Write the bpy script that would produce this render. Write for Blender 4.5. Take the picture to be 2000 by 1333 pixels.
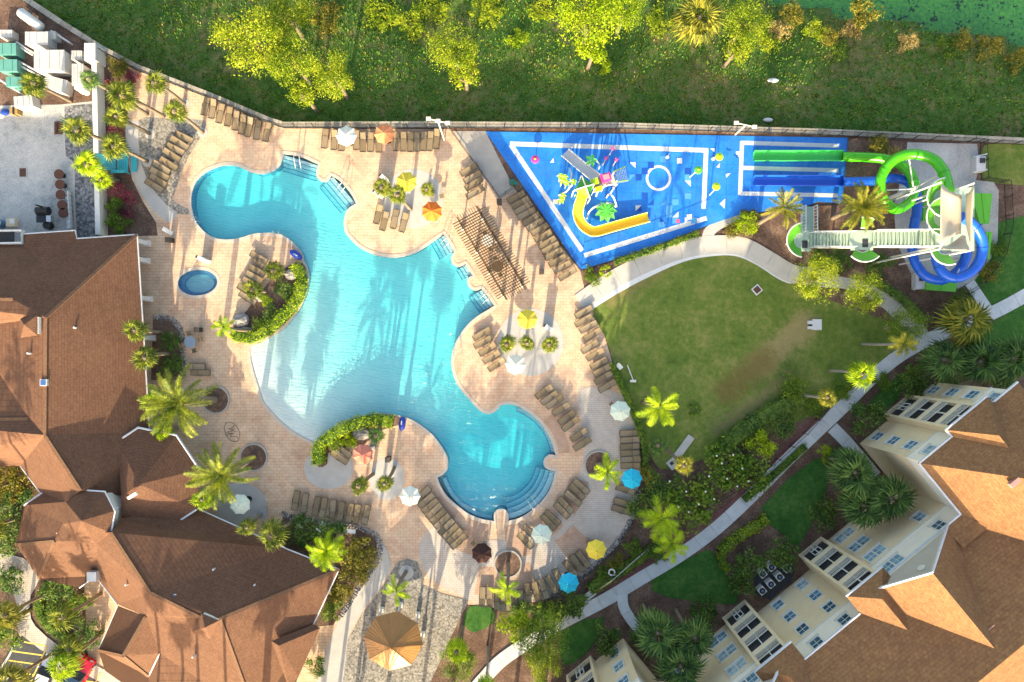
import bpy, bmesh, math, random
from mathutils import Vector, Matrix, geometry
R = math.radians; UZ = Vector((0, 0, 1))
random.seed(11)
SC = bpy.context.scene
for o in list(bpy.data.objects): bpy.data.objects.remove(o)
COL = SC.collection

# ------------------------------------------------------------------ camera, sky, sun, exposure
PXM, CH = 19.0, 70.0                       # photo pixels per metre on the deck, camera height
cd = bpy.data.cameras.new('camera'); cam = bpy.data.objects.new('camera', cd); COL.objects.link(cam)
cam.location = (0, 0, CH); cam.rotation_euler = (0, 0, 0)
cd.sensor_width = 36.0; cd.lens = 36.0*CH*PXM/2000.0; cd.clip_end = 2000.0; cd.clip_start = 0.5
cd.shift_y = 0.0
SC.camera = cam
SUN_EL, SUN_AZ = R(19.0), R(7.6)           # shadows fall up the picture and a little to the right
sdir = Vector((-math.sin(SUN_AZ)*math.cos(SUN_EL), -math.cos(SUN_AZ)*math.cos(SUN_EL), math.sin(SUN_EL)))
wd = bpy.data.worlds.new('World'); SC.world = wd; wd.use_nodes = True
wn = wd.node_tree.nodes; wl_ = wd.node_tree.links; wn.clear()
sky = wn.new('ShaderNodeTexSky'); sky.sky_type = 'NISHITA'; sky.sun_disc = False
sky.sun_elevation = SUN_EL; sky.sun_rotation = math.pi + SUN_AZ
sky.altitude = 0; sky.air_density = 1.0; sky.dust_density = 3.0; sky.ozone_density = 0.6
bgn = wn.new('ShaderNodeBackground'); bgn.inputs['Strength'].default_value = 0.15
won = wn.new('ShaderNodeOutputWorld')
wl_.new(sky.outputs[0], bgn.inputs[0]); wl_.new(bgn.outputs[0], won.inputs[0])
sd_ = bpy.data.lights.new('sun', 'SUN'); sd_.energy = 3.65; sd_.angle = R(0.4); sd_.color = (1.0, 0.88, 0.66)
sun = bpy.data.objects.new('sun', sd_); COL.objects.link(sun)
sun.rotation_euler = sdir.to_track_quat('Z', 'Y').to_euler(); sun.location = (-10, -80, 60)
SC.view_settings.view_transform = 'Standard'; SC.view_settings.look = 'None'
SC.view_settings.exposure = 1.84; SC.view_settings.gamma = 1.0; SC.view_settings.use_curve_mapping = False
SC.view_settings.use_white_balance = True; SC.view_settings.white_balance_temperature = 7400; SC.view_settings.white_balance_tint = 8

# ------------------------------------------------------------------ helpers
def W(px, py, z=0.0):
    """real-world point at height z seen at photo pixel (px, py)"""
    k = (CH-z)/CH/PXM
    return Vector(((px-1000.0)*k, (666.0-py)*k, z))
WL = {}                                     # world location of every object made here
def tag(o, label=None, cat=None, group=None, kind=None):
    if label: o['label'] = label
    if cat: o['category'] = cat
    if group: o['group'] = group
    if kind: o['kind'] = kind
    return o
def empty(name, loc, label=None, cat=None, group=None):
    o = bpy.data.objects.new(name, None); o.empty_display_size = 0.3
    o.location = loc; COL.objects.link(o); WL[o.name] = Vector(loc)
    return tag(o, label, cat, group)
class MB:
    def __init__(s): s.v = []; s.f = []; s.sm = False
    def add(s, vs, fs):
        b = len(s.v); s.v += [tuple(p) for p in vs]; s.f += [tuple(i+b for i in f) for f in fs]; return s
    def quad(s, *p): return s.add(p, [tuple(range(len(p)))])
    def box(s, c, d, ax=None):
        """box centred c, full dims d, ax = 3 axis vectors"""
        c = Vector(c); X, Y, Z = ax if ax else (Vector((1,0,0)), Vector((0,1,0)), Vector((0,0,1)))
        vs = [c+X*(sx*d[0]/2)+Y*(sy*d[1]/2)+Z*(sz*d[2]/2) for sx in (-1,1) for sy in (-1,1) for sz in (-1,1)]
        return s.add(vs, [(0,1,3,2),(4,6,7,5),(0,4,5,1),(2,3,7,6),(0,2,6,4),(1,5,7,3)])
    def bar(s, a, b, w, h=None, up=Vector((0,0,1))):
        a = Vector(a); b = Vector(b); h = h or w; d = b-a; L = d.length
        if L < 1e-6: return s
        X = d/L
        if abs(X.dot(up)) > 0.98: up = Vector((1,0,0))
        Y = up.cross(X).normalized(); Z = X.cross(Y)
        return s.box((a+b)/2, (L, w, h), (X, Y, Z))
    def prism(s, poly, z0, z1, cap=True):
        n = len(poly); vs = [(p[0], p[1], z0) for p in poly]+[(p[0], p[1], z1) for p in poly]
        fs = [(i, (i+1) % n, n+(i+1) % n, n+i) for i in range(n)]
        s.add(vs, fs)
        if cap: s.flat([poly], z1)
        return s
    def flat(s, loops, z):
        """filled polygon with holes, facing up"""
        L = [[Vector((p[0], p[1], 0)) for p in lp] for lp in loops]
        allp = [p for lp in L for p in lp]
        tr = geometry.tessellate_polygon(L)
        fs = []
        for t in tr:
            a, b, c = (allp[i] for i in t)
            fs.append(t if (b-a).cross(c-a).z > 0 else t[::-1])
        return s.add([(p.x, p.y, z) for p in allp], fs)
    def tube(s, pts, r, n=8, cap=True, rs=None, half=None):
        pts = [Vector(p) for p in pts]; rings = []; prev = None
        for i, p in enumerate(pts):
            t = (pts[min(i+1, len(pts)-1)]-pts[max(i-1, 0)]).normalized()
            u = prev if prev else (Vector((0,0,1)) if abs(t.z) < 0.95 else Vector((1,0,0)))
            x = (u - t*u.dot(t)).normalized(); y = t.cross(x); prev = x
            rr = rs[i] if rs else r
            rings.append([p+x*(rr*math.cos(2*math.pi*k/n))+y*(rr*math.sin(2*math.pi*k/n)) for k in range(n)])
        vs = [q for rg in rings for q in rg]; fs = []
        for i in range(len(pts)-1):
            for k in range(n):
                fs.append((i*n+k, i*n+(k+1) % n, (i+1)*n+(k+1) % n, (i+1)*n+k))
        if cap: fs.append(tuple(range(n))[::-1]); fs.append(tuple(range((len(pts)-1)*n, len(pts)*n)))
        return s.add(vs, fs)
    def cyl(s, c, r, z0, z1, n=12, r2=None):
        r2 = r if r2 is None else r2
        vs = [(c[0]+r*math.cos(2*math.pi*k/n), c[1]+r*math.sin(2*math.pi*k/n), z0) for k in range(n)]
        vs += [(c[0]+r2*math.cos(2*math.pi*k/n), c[1]+r2*math.sin(2*math.pi*k/n), z1) for k in range(n)]
        return s.add(vs, [(k, (k+1) % n, n+(k+1) % n, n+k) for k in range(n)]+[tuple(range(n, 2*n)), tuple(range(n))[::-1]])
    def ball(s, c, r, n=10, m=6, sc=(1,1,1)):
        vs = [(c[0], c[1], c[2]-r*sc[2])]
        for i in range(1, m):
            a = -math.pi/2+math.pi*i/m
            vs += [(c[0]+r*sc[0]*math.cos(a)*math.cos(2*math.pi*k/n), c[1]+r*sc[1]*math.cos(a)*math.sin(2*math.pi*k/n), c[2]+r*sc[2]*math.sin(a)) for k in range(n)]
        vs.append((c[0], c[1], c[2]+r*sc[2])); fs = []
        for k in range(n):
            fs.append((0, 1+(k+1) % n, 1+k)); fs.append((len(vs)-1, 1+(m-2)*n+k, 1+(m-2)*n+(k+1) % n))
            for i in range(m-2): fs.append((1+i*n+k, 1+i*n+(k+1) % n, 1+(i+1)*n+(k+1) % n, 1+(i+1)*n+k))
        return s.add(vs, fs)
    def mesh(s, name, mat=None, org=(0,0,0), smooth=None):
        me = bpy.data.meshes.new(name); o = Vector(org)
        me.from_pydata([tuple(Vector(p)-o) for p in s.v], [], s.f)
        if mat: me.materials.append(mat)
        if smooth if smooth is not None else s.sm:
            me.polygons.foreach_set('use_smooth', [True]*len(me.polygons))
        me.update(); return me
    def build(s, name, mat, parent=None, org=None, smooth=None):
        if org is None: org = WL[parent.name] if parent else Vector((0,0,0))
        org = Vector(org); o = bpy.data.objects.new(name, s.mesh(name, mat, org, smooth)); COL.objects.link(o)
        WL[o.name] = org
        if parent: o.parent = parent; o.location = org-WL[parent.name]
        else: o.location = org
        return o
def obj(name, me, parent=None, loc=(0,0,0), rot=(0,0,0), scl=(1,1,1), mat=None):
    o = bpy.data.objects.new(name, me); COL.objects.link(o); o.location = loc; o.rotation_euler = rot; o.scale = scl
    if parent: o.parent = parent; WL[o.name] = WL.get(parent.name, Vector())+Vector(loc)
    else: WL[o.name] = Vector(loc)
    if mat: o.material_slots[0].link = 'OBJECT'; o.material_slots[0].material = mat
    return o
def copy_tree(o, parent=None):
    c = o.copy(); COL.objects.link(c); c.parent = parent; WL[c.name] = Vector(c.location)
    for ch in list(o.children): copy_tree(ch, c)
    return c
def catmull(pts, sub=4, closed=True):
    """smooth polyline; points with a third entry are kept as corners"""
    n = len(pts); out = []
    P = [Vector((p[0], p[1])) for p in pts]; cor = [len(p) > 2 for p in pts]
    for i in range(n if closed else n-1):
        p1, p2 = P[i], P[(i+1) % n]
        p0 = P[i-1] if (closed or i > 0) else p1
        p3 = P[(i+2) % n] if (closed or i+2 < n) else p2
        if cor[i]: p0 = p1
        if cor[(i+1) % n]: p3 = p2
        if cor[i] and cor[(i+1) % n]: out.append(p1); continue
        for k in range(sub):
            t = k/sub
            out.append(0.5*((2*p1)+(p2-p0)*t+(2*p0-5*p1+4*p2-p3)*t*t+(3*p1-p0-3*p2+p3)*t*t*t))
    if not closed: out.append(P[-1])
    return out
def WP(pts, z=0.0): return [W(p[0], p[1], z) for p in pts]
def offset(poly, d):
    """offset closed polygon (world xy); d>0 outward for ccw"""
    n = len(poly); out = []
    A = sum(poly[i][0]*poly[(i+1) % n][1]-poly[(i+1) % n][0]*poly[i][1] for i in range(n))
    sg = 1 if A > 0 else -1
    for i in range(n):
        a, b, c = Vector(poly[i-1][:2]), Vector(poly[i][:2]), Vector(poly[(i+1) % n][:2])
        e1 = (b-a); e2 = (c-b)
        if e1.length < 1e-6 or e2.length < 1e-6: out.append(b); continue
        e1.normalize(); e2.normalize()
        n1 = Vector((e1.y, -e1.x))*sg; n2 = Vector((e2.y, -e2.x))*sg
        m = n1+n2
        if m.length < 0.3: m = n1
        else: m = m.normalized()/max(0.6, math.sqrt(max(0.05, (1+n1.dot(n2))/2)))
        out.append(b+m*d)
    return out
ZL = [0.0]
def layer(name, pts, mat, kind='structure', z=None, smooth=0, holes=()):
    """a flat sheet of the setting, each a little above the one before it"""
    if z is None: ZL[0] += 0.0012; z = ZL[0]
    P = catmull(pts, smooth) if smooth else pts
    lp = [WP(P)]+[list(h) for h in holes]
    o = MB().flat(lp, z).build(name, mat); o['kind'] = kind; return o
def strip(mb, path, w, z0, z1, closed=False):
    """solid strip of width w along a world path"""
    n = len(path); L = []; Rr = []
    for i, p in enumerate(path):
        a = path[i-1] if (i > 0 or closed) else p; b = path[(i+1) % n] if (i < n-1 or closed) else p
        t = Vector((b[0]-a[0], b[1]-a[1])).normalized(); nn = Vector((-t.y, t.x))
        L.append(Vector((p[0], p[1]))+nn*w/2); Rr.append(Vector((p[0], p[1]))-nn*w/2)
    m = n if closed else n-1
    for i in range(m):
        j = (i+1) % n
        a, b, c, d = L[i], L[j], Rr[j], Rr[i]
        vs = [(q.x, q.y, z0) for q in (a, b, c, d)]+[(q.x, q.y, z1) for q in (a, b, c, d)]
        fs = [(7,6,5,4), (0,1,5,4), (2,3,7,6)]
        if not closed and i == 0: fs.append((3,0,4,7))
        if not closed and i == m-1: fs.append((1,2,6,5))
        mb.add(vs, fs)
    return mb

# ------------------------------------------------------------------ materials
def nd(nt, t, **kw):
    n = nt.nodes.new(t)
    for k, v in kw.items():
        if hasattr(n, k): setattr(n, k, v)
    return n
def base_mat(name, rough=0.8, spec=0.3, metallic=0.0):
    m = bpy.data.materials.new(name); m.use_nodes = True; nt = m.node_tree
    b = nt.nodes['Principled BSDF']; b.inputs['Roughness'].default_value = rough
    b.inputs['Specular IOR Level'].default_value = spec; b.inputs['Metallic'].default_value = metallic
    return m, nt, b
def ramp(nt, src, stops):
    r = nd(nt, 'ShaderNodeValToRGB'); e = r.color_ramp.elements
    while len(e) < len(stops): e.new(0.5)
    for i, (p, c) in enumerate(stops): e[i].position = p; e[i].color = (*c, 1)
    nt.links.new(src, r.inputs[0]); return r.outputs[0]
def noise(nt, vec, scale, detail=4.0, rough=0.55, dist=0.0):
    n = nd(nt, 'ShaderNodeTexNoise'); n.inputs['Scale'].default_value = scale; n.inputs['Detail'].default_value = detail
    n.inputs['Roughness'].default_value = rough; n.inputs['Distortion'].default_value = dist
    if vec is not None: nt.links.new(vec, n.inputs['Vector'])
    return n.outputs['Fac']
def mixc(nt, fac, a, b, blend='MIX'):
    m = nd(nt, 'ShaderNodeMix', data_type='RGBA', blend_type=blend)
    for i, v in ((0, fac), (6, a), (7, b)):
        if isinstance(v, (int, float)): m.inputs[i].default_value = v
        elif isinstance(v, tuple): m.inputs[i].default_value = (*v, 1)
        else: nt.links.new(v, m.inputs[i])
    return m.outputs[2]
def bump(nt, b, h, strength=0.4, dist=0.02):
    n = nd(nt, 'ShaderNodeBump'); n.inputs['Strength'].default_value = strength; n.inputs['Distance'].default_value = dist
    nt.links.new(h, n.inputs['Height']); nt.links.new(n.outputs[0], b.inputs['Normal'])
def wpos(nt): return nd(nt, 'ShaderNodeNewGeometry').outputs['Position']
def M(name, c1, c2=None, scale=3.0, rough=0.7, spec=0.3, metallic=0.0, bmp=0.0, detail=4.0, rand=0.0):
    """plain surface with gentle procedural variation"""
    m, nt, b = base_mat(name, rough, spec, metallic)
    c2 = c2 or tuple(x*0.82 for x in c1)
    f = noise(nt, wpos(nt), scale, detail)
    col = ramp(nt, f, [(0.3, c2), (0.7, c1)])
    if rand:
        oi = nd(nt, 'ShaderNodeObjectInfo')
        hs = nd(nt, 'ShaderNodeHueSaturation'); mr = nd(nt, 'ShaderNodeMapRange')
        mr.inputs['To Min'].default_value = 1-rand; mr.inputs['To Max'].default_value = 1+rand
        nt.links.new(oi.outputs['Random'], mr.inputs[0]); nt.links.new(mr.outputs[0], hs.inputs['Value'])
        nt.links.new(col, hs.inputs['Color']); col = hs.outputs[0]
    nt.links.new(col, b.inputs['Base Color'])
    if bmp: bump(nt, b, noise(nt, wpos(nt), scale*6, 3), bmp, 0.02)
    return m
def M_paver(name, ca, cb, cc, bw=0.42, bh=0.21, ang=0.0):
    m, nt, b = base_mat(name, 0.75, 0.3)
    mp = nd(nt, 'ShaderNodeMapping'); mp.inputs['Rotation'].default_value = (0, 0, ang)
    nt.links.new(wpos(nt), mp.inputs[0])
    br = nd(nt, 'ShaderNodeTexBrick'); br.inputs['Scale'].default_value = 1.0
    br.inputs['Brick Width'].default_value = bw; br.inputs['Row Height'].default_value = bh
    br.inputs['Mortar Size'].default_value = 0.022; br.inputs['Mortar Smooth'].default_value = 0.2
    br.inputs['Color1'].default_value = (*ca, 1); br.inputs['Color2'].default_value = (*cb, 1)
    br.inputs['Mortar'].default_value = (*[x*0.5 for x in ca], 1)
    nt.links.new(mp.outputs[0], br.inputs['Vector'])
    v = nd(nt, 'ShaderNodeTexVoronoi'); v.inputs['Scale'].default_value = 1.6; nt.links.new(mp.outputs[0], v.inputs['Vector'])
    hue = ramp(nt, v.outputs['Color'], [(0.2, cc), (0.8, ca)])
    c = mixc(nt, 0.42, br.outputs[0], hue)
    big = noise(nt, wpos(nt), 0.22, 5, 0.6)
    tint = ramp(nt, big, [(0.32, (0.80, 0.74, 0.72)), (0.5, (1, 1, 1)), (0.68, (1.06, 1.0, 0.93))])
    c = mixc(nt, 1.0, c, tint, 'MULTIPLY')
    st = noise(nt, wpos(nt), 1.7, 6, 0.7)
    c = mixc(nt, 1.0, c, ramp(nt, st, [(0.3, (0.86, 0.84, 0.82)), (0.55, (1, 1, 1))]), 'MULTIPLY')
    nt.links.new(c, b.inputs['Base Color']); bump(nt, b, br.outputs['Fac'], -0.3, 0.01); return m
def M_cobble(name, ca, cb, scale=2.2):
    m, nt, b = base_mat(name, 0.8, 0.3)
    v = nd(nt, 'ShaderNodeTexVoronoi'); v.inputs['Scale'].default_value = scale; nt.links.new(wpos(nt), v.inputs['Vector'])
    f = noise(nt, wpos(nt), 0.5, 5)
    sp = nd(nt, 'ShaderNodeSeparateColor'); nt.links.new(v.outputs['Color'], sp.inputs[0])
    c = ramp(nt, sp.outputs[0], [(0.1, ca), (0.9, cb)])
    c = mixc(nt, 1.0, c, ramp(nt, f, [(0.3, (0.75, 0.75, 0.77)), (0.7, (1.05, 1.03, 1.0))]), 'MULTIPLY')
    c = mixc(nt, ramp(nt, v.outputs['Distance'], [(0.55, (0, 0, 0)), (0.75, (1, 1, 1))]), c, tuple(x*0.55 for x in ca))
    nt.links.new(c, b.inputs['Base Color']); bump(nt, b, v.outputs['Distance'], -0.4, 0.03); return m
def M_ground(name, cols, s1=0.35, s2=4.0, s3=25.0, bmp=0.6, dist=0.06, rough=0.95):
    """patchy ground: cols = list of 3 colours, broad, middle and fine noise"""
    m, nt, b = base_mat(name, rough, 0.1)
    p = wpos(nt)
    a = noise(nt, p, s1, 4, 0.6, 0.4); c = noise(nt, p, s2, 5, 0.65); d = noise(nt, p, s3, 3, 0.6)
    ad = nd(nt, 'ShaderNodeMath', operation='MULTIPLY_ADD'); nt.links.new(c, ad.inputs[0]); ad.inputs[1].default_value = 0.55
    mm = nd(nt, 'ShaderNodeMath', operation='MULTIPLY'); nt.links.new(a, mm.inputs[0]); mm.inputs[1].default_value = 0.6
    nt.links.new(mm.outputs[0], ad.inputs[2])
    col = ramp(nt, ad.outputs[0], [(0.36, cols[0]), (0.56, cols[1]), (0.76, cols[2])])
    col = mixc(nt, 1.0, col, ramp(nt, d, [(0.25, (0.55, 0.55, 0.55)), (0.6, (1.1, 1.1, 1.1))]), 'MULTIPLY')
    nt.links.new(col, b.inputs['Base Color']); bump(nt, b, d, bmp, dist); return m
def M_leaf(name, ca, cb, cc=None, trans=0.35, rough=0.55):
    """foliage: each leaf its own shade, plus light let through"""
    m, nt, b = base_mat(name, rough, 0.25)
    g = nd(nt, 'ShaderNodeNewGeometry'); oi = nd(nt, 'ShaderNodeObjectInfo')
    f = noise(nt, g.outputs['Position'], 0.7, 2)
    ad = nd(nt, 'ShaderNodeMath', operation='MULTIPLY_ADD'); nt.links.new(g.outputs['Random Per Island'], ad.inputs[0]); ad.inputs[1].default_value = 0.55
    nt.links.new(f, ad.inputs[2])
    a2 = nd(nt, 'ShaderNodeMath', operation='MULTIPLY_ADD'); nt.links.new(oi.outputs['Random'], a2.inputs[0]); a2.inputs[1].default_value = 0.2
    nt.links.new(ad.outputs[0], a2.inputs[2])
    stops = [(0.45, ca), (0.85, cb)] + ([(1.15 if False else 1.0, cc)] if cc else [])
    col = ramp(nt, a2.outputs[0], stops)
    nt.links.new(col, b.inputs['Base Color'])
    t = nd(nt, 'ShaderNodeBsdfTranslucent'); tc = mixc(nt, 1.0, col, (1.35, 1.35, 0.55), 'MULTIPLY'); nt.links.new(tc, t.inputs[0])
    mx = nd(nt, 'ShaderNodeMixShader'); mx.inputs[0].default_value = trans
    nt.links.new(b.outputs[0], mx.inputs[1]); nt.links.new(t.outputs[0], mx.inputs[2])
    nt.links.new(mx.outputs[0], nt.nodes['Material Output'].inputs[0]); return m
def M_shingle(name, ca, cb, cc, row=0.22, bw=0.5):
    """courses of shingles that follow each roof slope"""
    m, nt, b = base_mat(name, 0.9, 0.15)
    g = nd(nt, 'ShaderNodeNewGeometry')
    cr = nd(nt, 'ShaderNodeVectorMath', operation='CROSS_PRODUCT'); nt.links.new(g.outputs['True Normal'], cr.inputs[0]); cr.inputs[1].default_value = (0, 0, 1)
    nm = nd(nt, 'ShaderNodeVectorMath', operation='NORMALIZE'); nt.links.new(cr.outputs[0], nm.inputs[0])
    dt = nd(nt, 'ShaderNodeVectorMath', operation='DOT_PRODUCT'); nt.links.new(nm.outputs[0], dt.inputs[0]); nt.links.new(g.outputs['Position'], dt.inputs[1])
    sp = nd(nt, 'ShaderNodeSeparateXYZ'); nt.links.new(g.outputs['Position'], sp.inputs[0])
    zz = nd(nt, 'ShaderNodeMath', operation='MULTIPLY'); nt.links.new(sp.outputs[2], zz.inputs[0]); zz.inputs[1].default_value = 1.9
    cb_ = nd(nt, 'ShaderNodeCombineXYZ'); nt.links.new(dt.outputs['Value'], cb_.inputs[0]); nt.links.new(zz.outputs[0], cb_.inputs[1])
    br = nd(nt, 'ShaderNodeTexBrick'); br.inputs['Scale'].default_value = 1; br.inputs['Brick Width'].default_value = bw
    br.inputs['Row Height'].default_value = row; br.inputs['Mortar Size'].default_value = 0.02; br.inputs['Mortar Smooth'].default_value = 0.3
    br.inputs['Color1'].default_value = (*ca, 1); br.inputs['Color2'].default_value = (*cb, 1); br.inputs['Mortar'].default_value = (*[x*0.66 for x in cb], 1)
    nt.links.new(cb_.outputs[0], br.inputs['Vector'])
    v = nd(nt, 'ShaderNodeTexVoronoi'); v.inputs['Scale'].default_value = 5.0; nt.links.new(cb_.outputs[0], v.inputs['Vector'])
    sc = nd(nt, 'ShaderNodeSeparateColor'); nt.links.new(v.outputs['Color'], sc.inputs[0])
    c = mixc(nt, 0.4, br.outputs[0], ramp(nt, sc.outputs[0], [(0.1, cb), (0.9, cc)]))
    f = noise(nt, g.outputs['Position'], 0.35, 5, 0.65)
    c = mixc(nt, 1.0, c, ramp(nt, f, [(0.3, (0.90, 0.88, 0.88)), (0.65, (1.04, 1.02, 1.0))]), 'MULTIPLY')
    f2 = noise(nt, g.outputs['Position'], 14, 3, 0.6)
    c = mixc(nt, 1.0, c, ramp(nt, f2, [(0.3, (0.8, 0.8, 0.8)), (0.65, (1.08, 1.08, 1.08))]), 'MULTIPLY')
    nt.links.new(c, b.inputs['Base Color']); bump(nt, b, br.outputs['Fac'], -0.5, 0.02); return m
m_paver = M_paver('paver_tan', (0.65, 0.48, 0.345), (0.55, 0.385, 0.27), (0.56, 0.33, 0.235), 0.62, 0.31)
m_paver_red = M_paver('paver_red', (0.47, 0.31, 0.23), (0.40, 0.25, 0.18), (0.50, 0.35, 0.26))
m_paver_grey = M_paver('paver_grey', (0.50, 0.45, 0.41), (0.44, 0.40, 0.37), (0.50, 0.42, 0.37))
m_cobble = M_cobble('cobble_grey', (0.22, 0.205, 0.185), (0.36, 0.335, 0.30), 5.0)
m_stone = M_cobble('edging_stone', (0.16, 0.15, 0.16), (0.50, 0.46, 0.44), 5.0)
m_conc = M('concrete', (0.40, 0.37, 0.34), (0.32, 0.30, 0.28), 1.2, 0.85, 0.2, 0, 0.15, 6)
m_conc_pale = M('concrete_pale', (0.46, 0.44, 0.42), (0.37, 0.36, 0.35), 0.9, 0.85, 0.2, 0, 0.15, 6)
m_conc_yard = M_ground('yard_concrete', [(0.22, 0.23, 0.24), (0.42, 0.42, 0.41), (0.55, 0.53, 0.50)], 0.25, 1.4, 9, 0.1, 0.01, 0.85)
m_walk = M('walk_slab', (0.56, 0.57, 0.58), (0.46, 0.48, 0.50), 1.5, 0.85, 0.2, 0, 0.1, 6, 0.06)
m_coping = M('coping_stone', (0.52, 0.44, 0.37), (0.43, 0.36, 0.31), 2.5, 0.7, 0.3, 0, 0.1)
m_mulch = M_ground('mulch', [(0.060, 0.040, 0.031), (0.15, 0.092, 0.070), (0.30, 0.20, 0.15)], 0.5, 5, 18, 0.8, 0.08)
m_mulch_red = M_ground('mulch_red', [(0.10, 0.04, 0.042), (0.17, 0.075, 0.072), (0.25, 0.125, 0.11)], 0.5, 5, 18, 0.7, 0.08)
def M_lawn():
    m = M_ground('lawn', [(0.065, 0.125, 0.026), (0.135, 0.195, 0.040), (0.26, 0.26, 0.085)], 0.28, 1.6, 22, 0.9, 0.08); nt = m.node_tree; b = nt.nodes['Principled BSDF']
    col = b.inputs['Base Color'].links[0].from_socket; p = wpos(nt)
    for A_, B_, w0, c in (((1572,634),(1488,710),1.3,(0.42,0.33,0.16)), ((1490,705),(1420,765),1.3,(0.22,0.17,0.06)), ((1540,738),(1405,836),.55,(0.30,0.24,0.12)), ((1190,590),(1300,520),.5,(0.30,0.24,0.10))):
        a, e_ = W(*A_), W(*B_); d_ = e_-a
        s1 = nd(nt, 'ShaderNodeVectorMath', operation='SUBTRACT'); nt.links.new(p, s1.inputs[0]); s1.inputs[1].default_value = a
        dt = nd(nt, 'ShaderNodeVectorMath', operation='DOT_PRODUCT'); nt.links.new(s1.outputs[0], dt.inputs[0]); dt.inputs[1].default_value = d_/d_.length_squared
        cl = nd(nt, 'ShaderNodeClamp'); nt.links.new(dt.outputs['Value'], cl.inputs[0])
        sc = nd(nt, 'ShaderNodeVectorMath', operation='SCALE'); sc.inputs[0].default_value = d_; nt.links.new(cl.outputs[0], sc.inputs['Scale'])
        s2 = nd(nt, 'ShaderNodeVectorMath', operation='SUBTRACT'); nt.links.new(s1.outputs[0], s2.inputs[0]); nt.links.new(sc.outputs[0], s2.inputs[1])
        ln = nd(nt, 'ShaderNodeVectorMath', operation='LENGTH'); nt.links.new(s2.outputs[0], ln.inputs[0])
        nz = noise(nt, p, 1.5, 8, 0.78); ma = nd(nt, 'ShaderNodeMath', operation='MULTIPLY_ADD'); nt.links.new(nz, ma.inputs[0]); ma.inputs[1].default_value = 5.0; nt.links.new(ln.outputs['Value'], ma.inputs[2])
        mr = nd(nt, 'ShaderNodeMapRange', interpolation_type='SMOOTHSTEP'); nt.links.new(ma.outputs[0], mr.inputs[0]); mr.inputs['From Min'].default_value = 1.7+w0; mr.inputs['From Max'].default_value = 3.3+w0; mr.inputs['To Min'].default_value = .8; mr.inputs['To Max'].default_value = 0
        cc = mixc(nt, noise(nt, p, 9, 3), c, tuple(x*.45 for x in c)); col = mixc(nt, mr.outputs[0], col, cc)
    nt.links.new(col, b.inputs['Base Color']); return m
m_lawn = M_lawn()
m_lawn_dk = M_ground('lawn_green', [(0.022, 0.085, 0.020), (0.045, 0.14, 0.028), (0.11, 0.20, 0.05)], 0.5, 2.2, 16, 0.9, 0.08)
m_straw = M_ground('dry_grass', [(0.10, 0.085, 0.03), (0.30, 0.22, 0.09), (0.50, 0.40, 0.22)], 0.7, 3.5, 14, 0.9, 0.1)
m_field = M_ground('field_earth', [(0.024, 0.085, 0.018), (0.070, 0.135, 0.030), (0.21, 0.165, 0.085)], 0.16, 1.0, 9, 0.6, 0.08)
m_gravel = M_ground('gravel', [(0.26, 0.26, 0.26), (0.40, 0.39, 0.385), (0.52, 0.51, 0.50)], 0.4, 6, 22, 0.5, 0.04)
m_asphalt = M('asphalt', (0.055, 0.06, 0.068), (0.04, 0.042, 0.048), 3, 0.85, 0.3, 0, 0.2, 6)
def M_pad():
    m, nt, b = base_mat('pad_blue', 0.5, 0.4); p = wpos(nt)
    c = ramp(nt, noise(nt, p, 0.22, 6, 0.65), [(0.3, (0.007, 0.135, 0.53)), (0.55, (0.014, 0.205, 0.66)), (0.75, (0.035, 0.27, 0.70))])
    c = mixc(nt, 1.0, c, ramp(nt, noise(nt, p, 2.2, 7, 0.75), [(0.32, (0.72, 0.80, 0.88)), (0.55, (1, 1, 1))]), 'MULTIPLY')
    sc = noise(nt, p, 5.5, 8, 0.8); c = mixc(nt, ramp(nt, sc, [(0.66, (0, 0, 0)), (0.80, (0.5, 0.5, 0.5))]), c, (0.20, 0.36, 0.62))
    br = nd(nt, 'ShaderNodeTexBrick'); br.offset = 0.0; br.inputs['Scale'].default_value = 1.0; br.inputs['Brick Width'].default_value = 3.1; br.inputs['Row Height'].default_value = 3.1; br.inputs['Mortar Size'].default_value = 0.02; br.inputs['Color1'].default_value = br.inputs['Color2'].default_value = (1, 1, 1, 1); br.inputs['Mortar'].default_value = (0.6, 0.66, 0.75, 1)
    mp = nd(nt, 'ShaderNodeMapping'); mp.inputs['Rotation'].default_value = (0, 0, 0.02); nt.links.new(p, mp.inputs[0]); nt.links.new(mp.outputs[0], br.inputs['Vector']); c = mixc(nt, 1.0, c, br.outputs[0], 'MULTIPLY')
    nt.links.new(c, b.inputs['Base Color']); nt.links.new(ramp(nt, noise(nt, p, 0.5, 5, 0.6), [(0.42, (0.18, 0.18, 0.18)), (0.56, (0.6, 0.6, 0.6))]), b.inputs['Roughness']); return m
m_blue = M_pad()
m_blue_dk = M('pad_navy', (0.004, 0.075, 0.40), (0.003, 0.06, 0.33), 0.8, 0.5, 0.4)
m_blue_lt = M('pad_sky', (0.07, 0.30, 0.62), (0.05, 0.25, 0.56), 0.8, 0.5, 0.4)
m_line = M('line_paint', (0.58, 0.60, 0.62), (0.50, 0.52, 0.55), 2, 0.5, 0.4)
m_white = M('white_paint', (0.66, 0.65, 0.63), (0.58, 0.57, 0.55), 2.0, 0.5, 0.4)
m_cream = M('cream_wall', (0.74, 0.68, 0.58), (0.68, 0.61, 0.51), 0.8, 0.85, 0.2, 0, 0.1, 6)
m_black = M('black_metal', (0.018, 0.018, 0.020), (0.012, 0.012, 0.013), 3, 0.45, 0.4)
m_yellow = M('yellow_line', (0.72, 0.52, 0.12), (0.60, 0.42, 0.10), 4, 0.7)
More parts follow.
